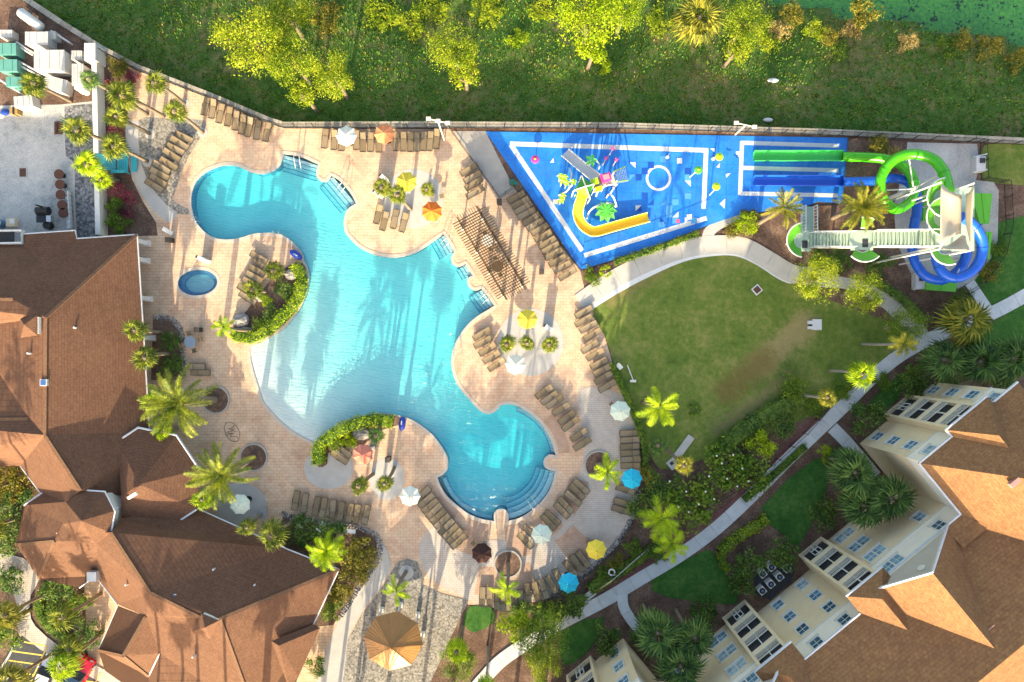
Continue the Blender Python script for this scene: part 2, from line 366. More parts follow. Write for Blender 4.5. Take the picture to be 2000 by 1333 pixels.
m_steel = M('steel', (0.62, 0.63, 0.65), (0.5, 0.5, 0.52), 3, 0.3, 0.5, 0.8)
# ------------------------------------------------------------------ the setting: ground, field, pond
FENCE = [(-700,-500),(52,0),(126,49),(202,97),(270,133),(420,191),(526,236),(555,245),(820,244),(1200,246),(1620,259),(2000,276),(3300,335)]
FW = [W(*p) for p in FENCE]
POOL = [(373.5,385),(377,367),(385,351),(400.5,336.6),(416,329),(436.5,323),(457,323),(472.5,327.6),(486,334.4),(504,339),(522,337.8),(538,331),(547,322),(551,311),
 (554,300.6,1),(585,305),(621,321,1),(617.7,340),(621,349),(630,354.7),(640,353.5),(647,343.4,1),(661,351),(675,365),(688.6,383),(695,397.4,1),(679.6,408.7),(674,421),(671.7,434.6),(674,452.6),(684,466),(697.6,479.6),(715.6,490.8),(738,499),(760,502.5),(781,502),(808,495),(826,485),(844,473),
 (866.6,457,1),(878,475),(887,492,1),(881,504),(884.6,515.6),(896,521),(909,515.6,1),(916,527),(923,538,1),(913,545),(915,558.5),(926.6,567.5),(940,564,1),(951,576.5),(965,597,1),(953.6,604.7),(931,619),(913,635),(899.5,653),(889.4,671),(884,689),(881.5,707),(884,725),(890.5,745),(902,763),(917.5,781),(931,796),(940,803.6),(953.6,808),(967,803.6),(978,792),
 (994,789),(1012,793.5),(1032,805),(1052.6,823),(1068,845),(1079.6,868),(1085,889,1),(1073,888),(1064,895),(1061.6,904),(1065,913),(1074,918),(1084,920.7,1),(1082,933),(1073,958),(1057,980),(1037,998),(1014,1012),(993,1017,1),(993,1005),(987,996),(978,994),(969,997),(965,1005),(965,1017.5,1),(944.6,1015),(917.5,1005),(895,989),(872.5,969),(859,946.5),(854.5,932,1),
 (866,926),(873.7,915),(875,901.5),(871.4,888),(861,870),(845.5,850),(825,833),(805,820.5),(782.5,812.6),(760,808),(742.6,807),(711,811.5),(679.6,819),(657,830.6),(639,845),(625.6,859),(616.6,864.4,1),(598.6,857.6),(574,844),(551,826),(531,805),(515,784.5),(504,754),(495,725),(489.4,698),(490.5,675.6,1),(508.5,670),(531,657.5),(553.6,641.8),(574,619),(592,590),(602,556),(603,533.8),(598.6,518),(594,509),(589.6,493),(576,477),(558,462.7),(540,456),(517.5,455),(495,457),(472.5,464),(450,468),(427.5,467),(409.5,460),(394,448),(381,430),(374.6,407.6)]
PW = [W(p.x, p.y) for p in catmull(POOL, 3)]
SPA = [W(386+38.5*math.cos(t)+4*math.sin(t), 552+25*math.sin(t)-4*math.cos(t)) for t in [i*2*math.pi/40 for i in range(40)]]
def hole(poly): return [(p[0], p[1]) for p in poly]
far = [(FW[0].x, FW[0].y), *[(p.x, p.y) for p in FW[1:]], (FW[-1].x, -260), (-200, -260), (-200, FW[0].y)]
gnd = MB().flat([far, hole(PW), hole(SPA)], -0.012).build('ground', m_mulch); gnd['kind'] = 'structure'
# sloping wild field beyond the retaining wall
def fence_y(x):
    for a, b in zip(FW[:-1], FW[1:]):
        if a.x <= x <= b.x: return a.y+(b.y-a.y)*(x-a.x)/(b.x-a.x)
    return FW[-1].y
def field_z(x, y):
    t = max(0.0, y-fence_y(x))
    z = -1.0 - 0.15*min(t, 9) - 0.09*max(0, min(t-9, 14))
    z += 0.25*math.sin(x*0.31+y*0.2)*min(1, t/4)+0.18*math.sin(x*0.73-y*0.5)*min(1, t/4)
    if y > pond_y(x): z = min(z, -4.4)
    return z
PONDE = [(-3000,-900),(1400,-60),(1480,2),(1590,22),(1640,36),(1700,46),(1745,42),(1790,60),(1850,72),(1910,70),(2000,92),(3200,150)]
PDW = [W(p[0], p[1], -3.9) for p in PONDE]
def pond_y(x):
    for a, b in zip(PDW[:-1], PDW[1:]):
        if a.x <= x <= b.x: return a.y+(b.y-a.y)*(x-a.x)/(b.x-a.x)
    return 99
mb = MB(); nx, ny = 150, 50
for i in range(nx+1):
    x = -75+150*i/nx; fy = fence_y(x)-0.3
    for j in range(ny+1):
        y = fy+(j/ny)**1.4*60
        mb.v.append((x, y, field_z(x, y)))
for i in range(nx):
    for j in range(ny):
        a = i*(ny+1)+j; mb.f.append((a, a+ny+1, a+ny+2, a+1))
fld = mb.build('field_terrain', m_field, smooth=True); fld['kind'] = 'structure'
def M_pond():
    m, nt, b = base_mat('pond_weed', 0.5, 0.4); p = wpos(nt)
    v = nd(nt, 'ShaderNodeTexVoronoi'); v.inputs['Scale'].default_value = 3.6; nt.links.new(p, v.inputs['Vector'])
    f = noise(nt, p, 0.5, 5, 0.7)
    c = ramp(nt, noise(nt, p, 3.0, 4), [(0.3, (0.02, 0.15, 0.04)), (0.7, (0.07, 0.28, 0.045))])
    g = nd(nt, 'ShaderNodeMath', operation='MULTIPLY'); nt.links.new(v.outputs['Distance'], g.inputs[0]); nt.links.new(f, g.inputs[1])
    c = mixc(nt, ramp(nt, g.outputs[0], [(0.36, (0, 0, 0)), (0.42, (1, 1, 1))]), c, (0.008, 0.04, 0.02))
    nt.links.new(c, b.inputs['Base Color']); bump(nt, b, v.outputs['Distance'], 0.4, 0.05); return m
pond = MB().flat([[(p.x, p.y-0.6) for p in PDW[1:]]+[(150, 120), (-30, 120), (PDW[1].x-20, 90)]], -3.9).build('pond_water', M_pond()); pond['kind'] = 'structure'

# ------------------------------------------------------------------ pool
def segd(p, a, b):
    ab = b-a; t = max(0, min(1, (p-a).dot(ab)/ab.length_squared)); return (p-a-ab*t).length
BEACH = [Vector(W(*p)[:2]) for p in [(489,676),(489.4,698),(495,725),(504,754),(515,784.5),(531,805),(551,826),(574,844),(598.6,857.6),(617,865)]]
def sst(a, b, x):
    t = max(0, min(1, (x-a)/(b-a))); return t*t*(3-2*t)
RC = Vector(W(972, 903)[:2]); LC = Vector(W(450, 395)[:2])
def depth(x, y):
    p = Vector((x, y)); d = min(segd(p, a, b) for a, b in zip(BEACH[:-1], BEACH[1:]))
    z = 0.03+0.062*d
    z = min(z, 0.95)
    z += 0.75*sst(8.5, 4.0, (p-RC).length)+0.25*sst(9, 3, (p-LC).length)
    return z
def M_plaster():
    m, nt, b = base_mat('pool_plaster', 0.6, 0.3); p = wpos(nt)
    f = noise(nt, p, 0.6, 5, 0.6)
    c = ramp(nt, f, [(0.3, (0.60, 0.66, 0.64)), (0.7, (0.68, 0.72, 0.68))])
    w = nd(nt, 'ShaderNodeTexVoronoi', feature='SMOOTH_F1'); w.inputs['Scale'].default_value = 1.6
    mp = nd(nt, 'ShaderNodeMapping'); mp.inputs['Scale'].default_value = (0.6, 1.7, 1); mp.inputs['Rotation'].default_value = (0, 0, 0.5)
    nt.links.new(p, mp.inputs[0]); nt.links.new(mp.outputs[0], w.inputs['Vector'])
    nt.links.new(c, b.inputs['Base Color']); return m
m_plaster = M_plaster()
def M_water(name, dens, col):
    m = bpy.data.materials.new(name); m.use_nodes = True; nt = m.node_tree; nt.nodes.clear()
    out = nd(nt, 'ShaderNodeOutputMaterial'); tr = nd(nt, 'ShaderNodeBsdfTransparent'); gl = nd(nt, 'ShaderNodeBsdfGlossy')
    gl.inputs['Roughness'].default_value = 0.05
    gg = nd(nt, 'ShaderNodeNewGeometry'); dp = nd(nt, 'ShaderNodeVectorMath', operation='DOT_PRODUCT'); nt.links.new(gg.outputs['Incoming'], dp.inputs[0])
    ab = nd(nt, 'ShaderNodeMath', operation='ABSOLUTE'); nt.links.new(dp.outputs['Value'], ab.inputs[0])
    iv = nd(nt, 'ShaderNodeMath', operation='SUBTRACT'); iv.inputs[0].default_value = 1.0; nt.links.new(ab.outputs[0], iv.inputs[1])
    pw = nd(nt, 'ShaderNodeMath', operation='POWER'); nt.links.new(iv.outputs[0], pw.inputs[0]); pw.inputs[1].default_value = 5.0
    fr = nd(nt, 'ShaderNodeMath', operation='MULTIPLY_ADD'); nt.links.new(pw.outputs[0], fr.inputs[0]); fr.inputs[1].default_value = 0.96; fr.inputs[2].default_value = 0.022
    mx = nd(nt, 'ShaderNodeMixShader'); p = wpos(nt)
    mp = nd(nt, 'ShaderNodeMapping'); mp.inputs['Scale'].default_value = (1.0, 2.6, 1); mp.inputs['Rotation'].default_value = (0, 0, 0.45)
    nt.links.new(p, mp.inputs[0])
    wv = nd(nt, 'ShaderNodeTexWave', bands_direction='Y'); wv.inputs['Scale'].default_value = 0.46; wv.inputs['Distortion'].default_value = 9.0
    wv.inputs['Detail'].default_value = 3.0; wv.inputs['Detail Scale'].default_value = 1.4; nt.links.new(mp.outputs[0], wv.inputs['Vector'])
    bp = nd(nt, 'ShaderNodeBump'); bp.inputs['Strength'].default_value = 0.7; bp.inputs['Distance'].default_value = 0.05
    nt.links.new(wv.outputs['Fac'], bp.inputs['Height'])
    nt.links.new(ramp(nt, wv.outputs['Fac'], [(0.0, (0.84, 0.89, 0.905)), (0.5, (0.975, 0.98, 0.985)), (0.8, (1, 1, 1))]), tr.inputs[0])  # wave bands tint the transmission, standing in for caustic light on the floor
    nt.links.new(bp.outputs[0], gl.inputs['Normal']); nt.links.new(bp.outputs[0], dp.inputs[1])
    nt.links.new(fr.outputs[0], mx.inputs[0]); nt.links.new(tr.outputs[0], mx.inputs[1]); nt.links.new(gl.outputs[0], mx.inputs[2])
    nt.links.new(mx.outputs[0], out.inputs['Surface'])
    va = nd(nt, 'ShaderNodeVolumeAbsorption'); va.inputs['Density'].default_value = dens; va.inputs['Color'].default_value = (*col, 1)
    nt.links.new(va.outputs[0], out.inputs['Volume']); return m
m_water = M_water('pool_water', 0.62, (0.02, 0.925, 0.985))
mb = MB(); x0, x1, y0, y1 = -34.5, 6.0, -20.0, 21.0; nx, ny = 100, 100
for i in range(nx+1):
    for j in range(ny+1):
        x = x0+(x1-x0)*i/nx; y = y0+(y1-y0)*j/ny; mb.v.append((x, y, -depth(x, y)-0.03))
for i in range(nx):
    for j in range(ny):
        a = i*(ny+1)+j; mb.f.append((a, a+ny+1, a+ny+2, a+1))
pf = mb.build('pool_floor', m_plaster, smooth=True); pf['kind'] = 'structure'
mb = MB(); n = len(PW)
m_tile = M('pool_tile', (0.16, 0.34, 0.48), (0.10, 0.24, 0.38), 6, 0.3, 0.5)
for i in range(n):
    a, b = PW[i], PW[(i+1) % n]; mb.quad((a.x,a.y,-2.4), (b.x,b.y,-2.4), (b.x,b.y,0.0), (a.x,a.y,0.0))
pwl = mb.build('pool_wall', m_tile); pwl['kind'] = 'structure'
pin = offset(PW, -0.004)
wt = MB(); wt.flat([[(p[0], p[1]) for p in pin]], -0.075)
for i in range(n):
    a, b = pin[i], pin[(i+1) % n]; wt.quad((a[0],a[1],-2.5), (b[0],b[1],-2.5), (b[0],b[1],-0.075), (a[0],a[1],-0.075))
w2 = MB().flat([[(p[0], p[1]) for p in pin]], -2.5); wt.add(w2.v, [f[::-1] for f in w2.f])
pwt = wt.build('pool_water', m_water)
bm = bmesh.new(); bm.from_mesh(pwt.data); bmesh.ops.remove_doubles(bm, verts=bm.verts, dist=1e-5); bmesh.ops.recalc_face_normals(bm, faces=bm.faces); bm.to_mesh(pwt.data); bm.free()
pwt['kind'] = 'structure'
cp = strip(MB(), [Vector((p[0], p[1])) for p in offset(PW, 0.15)], 0.34, -0.05, 0.03, True).build('pool_coping', m_coping); cp['kind'] = 'structure'
# steps under the water, each tread a slab with a dark nosing
m_nose = M('step_nosing', (0.03, 0.16, 0.36), None, 4, 0.4); m_tread = M('step_plaster', (0.40, 0.54, 0.58), (0.34, 0.48, 0.54), 2, 0.6)
steps = tag(empty('pool_steps', W(1030, 970)), None, None, None, 'structure')
def ring(cx, cy, r0, r1, a0, a1, z, nseg=22):
    o_ = [W(cx+r1*math.cos(a0+(a1-a0)*i/nseg), cy+r1*math.sin(a0+(a1-a0)*i/nseg)) for i in range(nseg+1)]
    i_ = [W(cx+r0*math.cos(a0+(a1-a0)*i/nseg), cy+r0*math.sin(a0+(a1-a0)*i/nseg)) for i in range(nseg+1)]
    return o_, i_
def tread(o_, i_, z):
    o = MB().prism(o_+i_[::-1], -2.3, z).build('step_tread', m_tread, steps)
    strip(MB(), [Vector(p[:2]) for p in i_], 0.07, z, z+0.006).build('nosing', m_nose, o)
for k in range(4): tread(*ring(972, 903, 112-9*(k+1), 114-9*k-(2 if k else 0), R(10), R(79), 0), -0.30-0.26*k)
tread(*ring(972, 903, 106, 114, R(96), R(163), 0), -0.55)
tread(*ring(972, 903, 106, 114, R(-70), R(-9), 0), -0.55)
def straight(a, b, inn, k, dz=0.22):
    """k treads parallel to edge a-b, each stepping by inn pixels"""
    for i in range(k):
        o0 = [W(a[0]+inn[0]*i, a[1]+inn[1]*i), W(b[0]+inn[0]*i, b[1]+inn[1]*i)]
        i0 = [W(a[0]+inn[0]*(i+1), a[1]+inn[1]*(i+1)), W(b[0]+inn[0]*(i+1), b[1]+inn[1]*(i+1))]
        tread(o0, i0, -0.18-dz*i)
straight((553,302),(620,322),(-1.5,7),4)
straight((650,345),(693,396),(-7.5,4.5),4)
straight((868,459),(886,491),(-7,3.6),4)
straight((941,566),(963,596),(-6.5,3.6),4)
straight((910,517),(922,537),(-6.5,3.2),3)
# round spa
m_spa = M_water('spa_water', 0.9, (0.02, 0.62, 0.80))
sw = empty('spa_pool', W(386, 552)); sw['kind'] = 'structure'
SI = [W(386+29*math.cos(t)+3*math.sin(t), 553+18*math.sin(t)-3*math.cos(t)) for t in [i*2*math.pi/40 for i in range(40)]]
mb = MB()
for i in range(40):
    a, b = SPA[i], SPA[(i+1) % 40]; mb.quad((a.x,a.y,-0.45), (b.x,b.y,-0.45), (b.x,b.y,0.02), (a.x,a.y,0.02))
    c, d = SI[i], SI[(i+1) % 40]; mb.quad((c.x,c.y,-1.1), (d.x,d.y,-1.1), (d.x,d.y,-0.4), (c.x,c.y,-0.4)); mb.quad((a.x,a.y,-0.42), (b.x,b.y,-0.42), (d.x,d.y,-0.42), (c.x,c.y,-0.42))
mb.flat([hole(SI)], -1.1); mb.build('basin', m_tile, sw)
sp_in = offset(SPA, -0.003); mb = MB().flat([hole(sp_in)], -0.06)
for i in range(40):
    a, b = sp_in[i], sp_in[(i+1) % 40]; mb.quad((a[0],a[1],-1.2), (b[0],b[1],-1.2), (b[0],b[1],-0.06), (a[0],a[1],-0.06))
w2 = MB().flat([hole(sp_in)], -1.2); mb.add(w2.v, [f[::-1] for f in w2.f])
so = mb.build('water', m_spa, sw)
bm = bmesh.new(); bm.from_mesh(so.data); bmesh.ops.remove_doubles(bm, verts=bm.verts, dist=1e-5); bmesh.ops.recalc_face_normals(bm, faces=bm.faces); bm.to_mesh(so.data); bm.free()
strip(MB(), [Vector((p[0], p[1])) for p in offset(SPA, 0.16)], 0.34, -0.05, 0.03, True).build('coping', m_coping, sw)

# ------------------------------------------------------------------ sheets of paving, lawn and beds
def pathl(name, pts, w, mat, sub=5, kind='structure'):
    P = [W(p.x, p.y) for p in catmull(pts, sub, False)]; n = len(P); L, Q = [], []
    for i, p in enumerate(P):
        t = (P[min(i+1, n-1)]-P[max(i-1, 0)]).normalized(); nn = Vector((-t.y, t.x, 0)); ww = w/PXM/2
        L.append(p+nn*ww); Q.append(p-nn*ww)
    ZL[0] += 0.0012
    mb = MB()
    for i in range(n-1): mb.quad(*[(q.x, q.y, ZL[0]) for q in (L[i], Q[i], Q[i+1], L[i+1])])
    o = mb.build(name, mat); o['kind'] = kind; return o
def disc(name, cx, cy, r, mat, ry=None, n=36):
    return layer(name, [(cx+r*math.cos(i*2*math.pi/n), cy+(ry or r)*math.sin(i*2*math.pi/n)) for i in range(n)], mat)
DECK = [(210,105),(270,139),(420,197),(526,242),(555,251),(880,252),(1008,372),(1133,528),(1150,600),(1165,612),(1182,660),(1200,722),(1216,770),(1240,820),(1250,880),(1250,930),(1242,985),(1225,1030),(1195,1075),(1150,1115),(1100,1155),(1060,1172),(1000,1185),(940,1183),(912,1180),(830,1340),(560,1420),(180,1420),(150,900),(180,460),(210,455)]
layer('pool_deck', DECK, m_paver, z=0.0, holes=[hole(PW), hole(SPA)])
layer('yard_slab', [(-300,212),(122,204),(127,300),(145,330),(150,480),(-300,480)], m_conc_yard)
layer('yard_cobble', [(122,204),(186,198),(200,470),(150,470),(145,330),(127,300)], M_cobble('cobble_dark', (0.14,0.15,0.17), (0.30,0.30,0.31), 4.0))
pathl('yard_kerb', [(-60,222),(60,212),(186,199)], 4, m_conc_pale)
pathl('yard_kerb', [(124,204),(126,290),(130,308),(143,325),(145,400),(149,460)], 3.5, m_conc_pale)
layer('planting_bed', [(205,98),(262,142),(252,200),(246,250),(249,300),(258,350),(280,395),(305,435),(308,460),(206,462)], m_mulch, smooth=0)
layer('grey_cobble_paving', [(270,235),(330,232),(400,236),(395,262),(372,300),(358,330),(343,372),(340,392),(374,412),(373,418),(340,416),(305,398),(282,360),(272,310)], m_cobble, smooth=3)
pathl('concrete_path', [(258,236),(259,290),(268,335),(290,378),(318,410),(340,425)], 25, m_conc_pale)
layer('concrete_apron', [(885,256),(948,256),(1006,372),(975,388)], m_conc)
disc('pale_paving_disc', 806, 388, 60, m_conc_pale, 58); disc('pale_paving_disc', 1036, 668, 64, m_conc_pale, 66)
disc('pale_paving_disc', 756, 935, 34, m_conc_pale, 42); disc('pale_paving_disc', 642, 915, 48, m_conc_pale, 40)
disc('pale_paving_disc', 468, 985, 52, m_conc_pale, 42)
# red and grey paver bands round the round pool
def wedge(name, r0, r1, a0, a1, mat, cx=972, cy=903):
    n = 10; pts = [(cx+r1*math.cos(R(a0+(a1-a0)*i/n)), cy+r1*math.sin(R(a0+(a1-a0)*i/n))) for i in range(n+1)]
    pts += [(cx+r0*math.cos(R(a1-(a1-a0)*i/n)), cy+r0*math.sin(R(a1-(a1-a0)*i/n))) for i in range(n+1)]
    return layer(name, pts, mat)
layer('paver_field', [(1130,760),(1215,770),(1240,820),(1249,880),(1249,930),(1241,985),(1224,1030),(1194,1074),(1149,1114),(1099,1154),(1060,1171),(1000,1183),(942,1182),(840,1130),(820,1060),(870,1015),(930,1050),(1010,1050),(1080,1010),(1130,940),(1140,850)], m_paver_grey, smooth=3)
for a0, a1, r0, r1 in ((-42,-8,121,143),(12,34,143,182),(44,62,134,178),(70,84,126,190),(98,116,124,188),(128,150,122,140),(40,54,190,262),(72,100,205,262)): wedge('red_paver_band', r0, r1, a0, a1, m_paver_red)
# cobbled court by the gazebo and the pale walk beside it
layer('concrete_walk', [(738,1052),(756,1075),(762,1112),(735,1158),(700,1205),(678,1255),(668,1345),(618,1345),(640,1262),(668,1200),(708,1140),(738,1088)], m_conc_pale, smooth=3)
layer('grey_cobble_court', [(757,1130),(775,1099),(795,1091),(815,1098),(825,1124),(823,1141),(862,1159),(914,1172),(835,1345),(668,1345),(680,1248),(706,1200),(738,1158)], m_cobble)
disc('pale_palm_ring', 794, 1118, 14, m_conc_pale)
for x, y in ((396,259),(293,262),(288,316),(360,203)): disc('pale_palm_ring', x, y, 10, m_conc_pale)
# lawn inside the curved path
layer('lawn', [(1158,601),(1230,556),(1310,516),(1370,502),(1440,499),(1490,518),(1530,543),(1562,548),(1620,585),(1700,615),(1765,640),(1790,668),(1745,700),(1700,745),(1620,795),(1530,835),(1440,868),(1350,905),(1290,915),(1262,870),(1228,795),(1203,725),(1183,660)], m_lawn, smooth=3)
GR = [('lawn_strip', [(1922,283),(2080,286),(2080,352),(1925,356)], m_lawn), ('lawn_strip', [(1905,460),(1960,432),(2080,420),(2080,560),(1940,606),(1895,545),(1930,500)], m_lawn_dk),
 ('lawn_strip', [(1940,628),(2080,555),(2080,690),(1900,680),(1895,655)], m_lawn_dk), ('lawn_strip', [(1596,893),(1616,938),(1602,985),(1560,1065),(1525,1040),(1486,992)], m_lawn_dk),
 ('lawn_strip', [(1396,1085),(1440,1165),(1420,1180),(1300,1165),(1272,1135),(1370,1078)], m_lawn_dk), ('lawn_strip', [(1098,1232),(1180,1205),(1150,1270),(1100,1300)], m_lawn_dk),
 ('lawn_strip', [(1755,732),(1765,760),(1730,800),(1695,790)], m_lawn_dk), ('lawn_strip', [(918,1184),(960,1187),(965,1215),(925,1235),(905,1215)], m_lawn_dk)]
for nme, p, m in GR: layer(nme, p, m, smooth=2)
layer('gravel_bed', [(1772,278),(1908,281),(1912,330),(1905,352),(1940,356),(1950,372),(1948,470),(1935,505),(1905,545),(1860,570),(1780,550),(1750,470),(1745,400),(1765,330)], m_gravel)
layer('red_mulch_bed', [(1640,790),(1655,800),(1560,890),(1480,965),(1440,1000),(1380,1045),(1300,1100),(1200,1160),(1180,1150),(1290,1080),(1330,1040),(1420,985),(1500,905),(1570,830)], m_mulch_red)
# the curved path north of the lawn
pathl('path_kerb_band', [(1152,600),(1205,567),(1266,535),(1335,505),(1395,494),(1440,495),(1480,512),(1520,538),(1545,548),(1560,540)], 12, m_line)
pathl('path_spur', [(1382,482),(1384,455),(1408,435),(1455,416)], 22, m_conc_pale)
# blue splash pad with painted lines
layer('splash_pad', [(948,257),(1656,269),(1650,398),(1596,394),(1578,402),(1566,412),(1500,412),(1442,420),(1378,442),(1255,490),(1134,527)], m_blue)
def pline(a, b, w=9, mat=None, name='pad_line'): return pathl(name, [a, b], w, mat or m_line, 1)
pline((996,281),(1383,294)); pline((998,283),(1137,490)); pline((1379,292),(1374,408)); pline((1141,499),(1380,426))
pline((1447,279),(1638,285),8); pline((1449,276),(1445,381),8); pline((1449,328),(1637,333),8); pline((1445,378),(1636,382),8); pline((1441,296),(1441,306),8)
MBc = MB(); ZL[0] += 0.0012
for i in range(40):
    a, b = i*2*math.pi/40, (i+1)*2*math.pi/40
    q = [W(1286+r*math.cos(t), 348+r*math.sin(t)) for r, t in ((25,a),(20,a),(20,b),(25,b))]; MBc.quad(*[(p.x,p.y,ZL[0]) for p in q])
co = MBc.build('pad_ring', m_line); co['kind'] = 'structure'
rng = random.Random(5)
ZL[0] += 0.0012
for i in range(48):
    u = rng.random(); x = rng.uniform(1208, 1345); y = rng.uniform(310, 440)
    if y > 440-(x-1200)*0.02: continue
    t = rng.random(); s = 12; x = 1205+round((x-1205)/12)*12; y = 305+round((y-305)/12)*12
    if (x-1286)**2+(y-348)**2 < 34**2 or (1120 < x < 1275 and y > 405): continue
    m = rng.choice([m_blue_dk, m_blue_dk, m_blue_lt, m_blue_lt, m_line])
    c = [(x,y),(x+s,y),(x+s,y+s),(x,y+s)]
    if m is m_line or t < 0.35: c.pop(rng.randrange(4))
    ZL[0] += 0.0004
    layer('pad_tile', c, m, z=ZL[0])
for p, m in (([(1074,318),(1081,308),(1082,318)],m_line),([(1141,306),(1148,298),(1148,307)],m_blue_lt),([(1386,290),(1396,290),(1395,298)],m_line),([(1398,327),(1406,318),(1405,328)],m_line),([(1417,340),(1427,338),(1418,348)],m_line),([(1405,398),(1416,388),(1415,408)],m_line),([(1418,290),(1429,294),(1419,294)],m_blue_dk),([(1432,301),(1441,304),(1440,310)],m_blue_dk),([(1322,309),(1332,309),(1332,320),(1322,320)],m_line),([(1320,429),(1327,428),(1328,435),(1321,436)],M('pad_pink',(0.75,0.10,0.25))),([(1341,419),(1351,418),(1351,429),(1341,429)],m_line),([(1286,434),(1297,433),(1297,443),(1286,444)],m_blue_lt),([(1080,390),(1090,390),(1090,399),(1080,399)],m_coping)):
    ZL[0] += 0.0006; layer('pad_tile', p, m, z=ZL[0])
# entry path and car park at the lower left
layer('paver_walk', [(-60,1075),(30,1085),(54,1096),(77,1131),(62,1160),(60,1195),(70,1222),(118,1262),(170,1285),(200,1305),(300,1345),(215,1345),(150,1308),(80,1270),(38,1240),(36,1205),(28,1160),(-10,1110),(-60,1100)], m_paver_grey, smooth=2)
layer('car_park', [(44,1240),(80,1268),(150,1306),(230,1350),(230,1500),(-400,1500),(-400,1300),(-60,1320),(0,1305),(20,1270)], m_asphalt)
pathl('parking_kerb', [(-60,1330),(-5,1308),(14,1288),(28,1262),(40,1245)], 4, m_conc_pale)
pathl('parking_kerb', [(-40,1300),(10,1322),(60,1345)], 6, m_conc_pale)
for a, b in (((48,1253),(92,1261)),((25,1271),(84,1279)),((18,1289),(74,1297)),((10,1309),(66,1317)),((93,1262),(58,1338)),((168,1309),(182,1311)),((158,1328),(190,1332)),((196,1314),(186,1335))): pline(a, b, 2.6, m_yellow, 'parking_line')
# sidewalk laid slab by slab
def slabwalk(name, pts, w, label, step=1.9, mat=None, zz=0.05):
    root = empty(name, W(*pts[0][:2])); root['kind'] = 'structure'; root['label'] = label
    P = [W(p.x, p.y) for p in catmull(pts, 24, False)]; acc = 0; cuts = [0]
    for i in range(1, len(P)):
        acc += (P[i]-P[i-1]).length
        if acc >= step: cuts.append(i); acc = 0
    if cuts[-1] != len(P)-1: cuts.append(len(P)-1)
    for a, b in zip(cuts[:-1], cuts[1:]):
        L, Q = [], []
        for i in range(a, b+1):
            t = (P[min(i+1, len(P)-1)]-P[max(i-1, 0)]).normalized(); nn = Vector((-t.y, t.x, 0))*(w/PXM/2); p = P[i].copy()
            if i == a: p += t*0.012
            if i == b: p -= t*0.012
            L.append(p+nn); Q.append(p-nn)
        zt = zz+random.uniform(-0.004, 0.004)
        o = MB().prism(Q+L[::-1], -0.02, zt+.06).build('slab', mat or m_walk, root, org=P[a])
    return root
slabwalk('sidewalk', [(905,1372),(945,1325),(985,1285),(1060,1236),(1110,1208),(1180,1172),(1250,1130),(1330,1082),(1400,1030),(1470,965),(1540,895),(1610,828),(1650,790),(1700,740),(1760,692),(1830,655),(1890,632),(1960,600),(2040,555)], 26, 'pale slab sidewalk')
m_slab2 = M('path_slab', (0.46, 0.44, 0.41), (0.38, 0.365, 0.345), 0.9, 0.85, 0.2, 0, 0.15, 6, 0.07)
slabwalk('concrete_path', [(1132,592),(1195,548),(1262,514),(1330,488),(1395,478),(1450,482),(1500,508),(1545,534),(1600,542),(1660,548),(1715,572),(1765,615),(1798,660)], 36, 'curved concrete path north of the lawn', 2.3, m_slab2, 0.004)
slabwalk('sidewalk', [(1215,1160),(1220,1190),(1250,1232),(1290,1275)], 20, 'short slab path to the apartments')
slabwalk('sidewalk', [(1625,835),(1650,860),(1680,895),(1710,930)], 24, 'short slab path beside the apartment wall')
slabwalk('sidewalk', [(1893,552),(1915,585),(1940,622)], 20, 'short slab path below the water slide')
# ------------------------------------------------------------------ clubhouse with hipped shingle roofs
m_sh = M_shingle('shingle_brown', (0.168, 0.087, 0.055), (0.130, 0.065, 0.043), (0.185, 0.102, 0.063))
m_sh2 = M_shingle('shingle_tan', (0.29, 0.155, 0.072), (0.215, 0.107, 0.055), (0.33, 0.185, 0.085), 0.26, 0.4)
m_tan = M('stucco_tan', (0.74, 0.60, 0.42), (0.66, 0.53, 0.36), 0.7, 0.9, 0.15, 0, 0.1, 6)
m_pale = M('stucco_pale', (0.80, 0.75, 0.68), (0.74, 0.69, 0.62), 0.7, 0.9, 0.15, 0, 0.1, 6)
def M_glass():
    m, nt, b = base_mat('window_glass', 0.12, 0.6); oi = nd(nt, 'ShaderNodeObjectInfo'); p = wpos(nt)
    c = ramp(nt, oi.outputs['Random'], [(0.0, (0.04, 0.10, 0.15)), (0.35, (0.10, 0.26, 0.40)), (0.7, (0.22, 0.40, 0.52)), (1.0, (0.40, 0.52, 0.56))])
    sp = nd(nt, 'ShaderNodeSeparateXYZ'); nt.links.new(p, sp.inputs[0]); wv = nd(nt, 'ShaderNodeMath', operation='SINE'); ml = nd(nt, 'ShaderNodeMath', operation='MULTIPLY'); nt.links.new(sp.outputs[2], ml.inputs[0]); ml.inputs[1].default_value = 55.0; nt.links.new(ml.outputs[0], wv.inputs[0])
    c = mixc(nt, 1.0, c, ramp(nt, wv.outputs[0], [(0.2, (0.82, 0.84, 0.86)), (0.8, (1.1, 1.1, 1.1))]), 'MULTIPLY'); c = mixc(nt, 1.0, c, ramp(nt, noise(nt, p, 1.3, 2), [(0.35, (0.5, 0.55, 0.6)), (0.6, (1.15, 1.15, 1.15))]), 'MULTIPLY')
    nt.links.new(c, b.inputs['Base Color']); return m
m_glass = M_glass()
m_screen = M('porch_screen', (0.022, 0.024, 0.032), (0.05, 0.05, 0.058), 1.2, 0.5, 0.3)
m_gutter = M('gutter_white', (0.62, 0.64, 0.68), (0.52, 0.54, 0.58), 3, 0.4, 0.4)
def CW(x, y, z=0.0):
    """clubhouse heights: eaves 3 m, ridges just under 7 m"""
    return W(x, y, 3.0+(z-4.0)*0.85 if z > 0.5 else z)
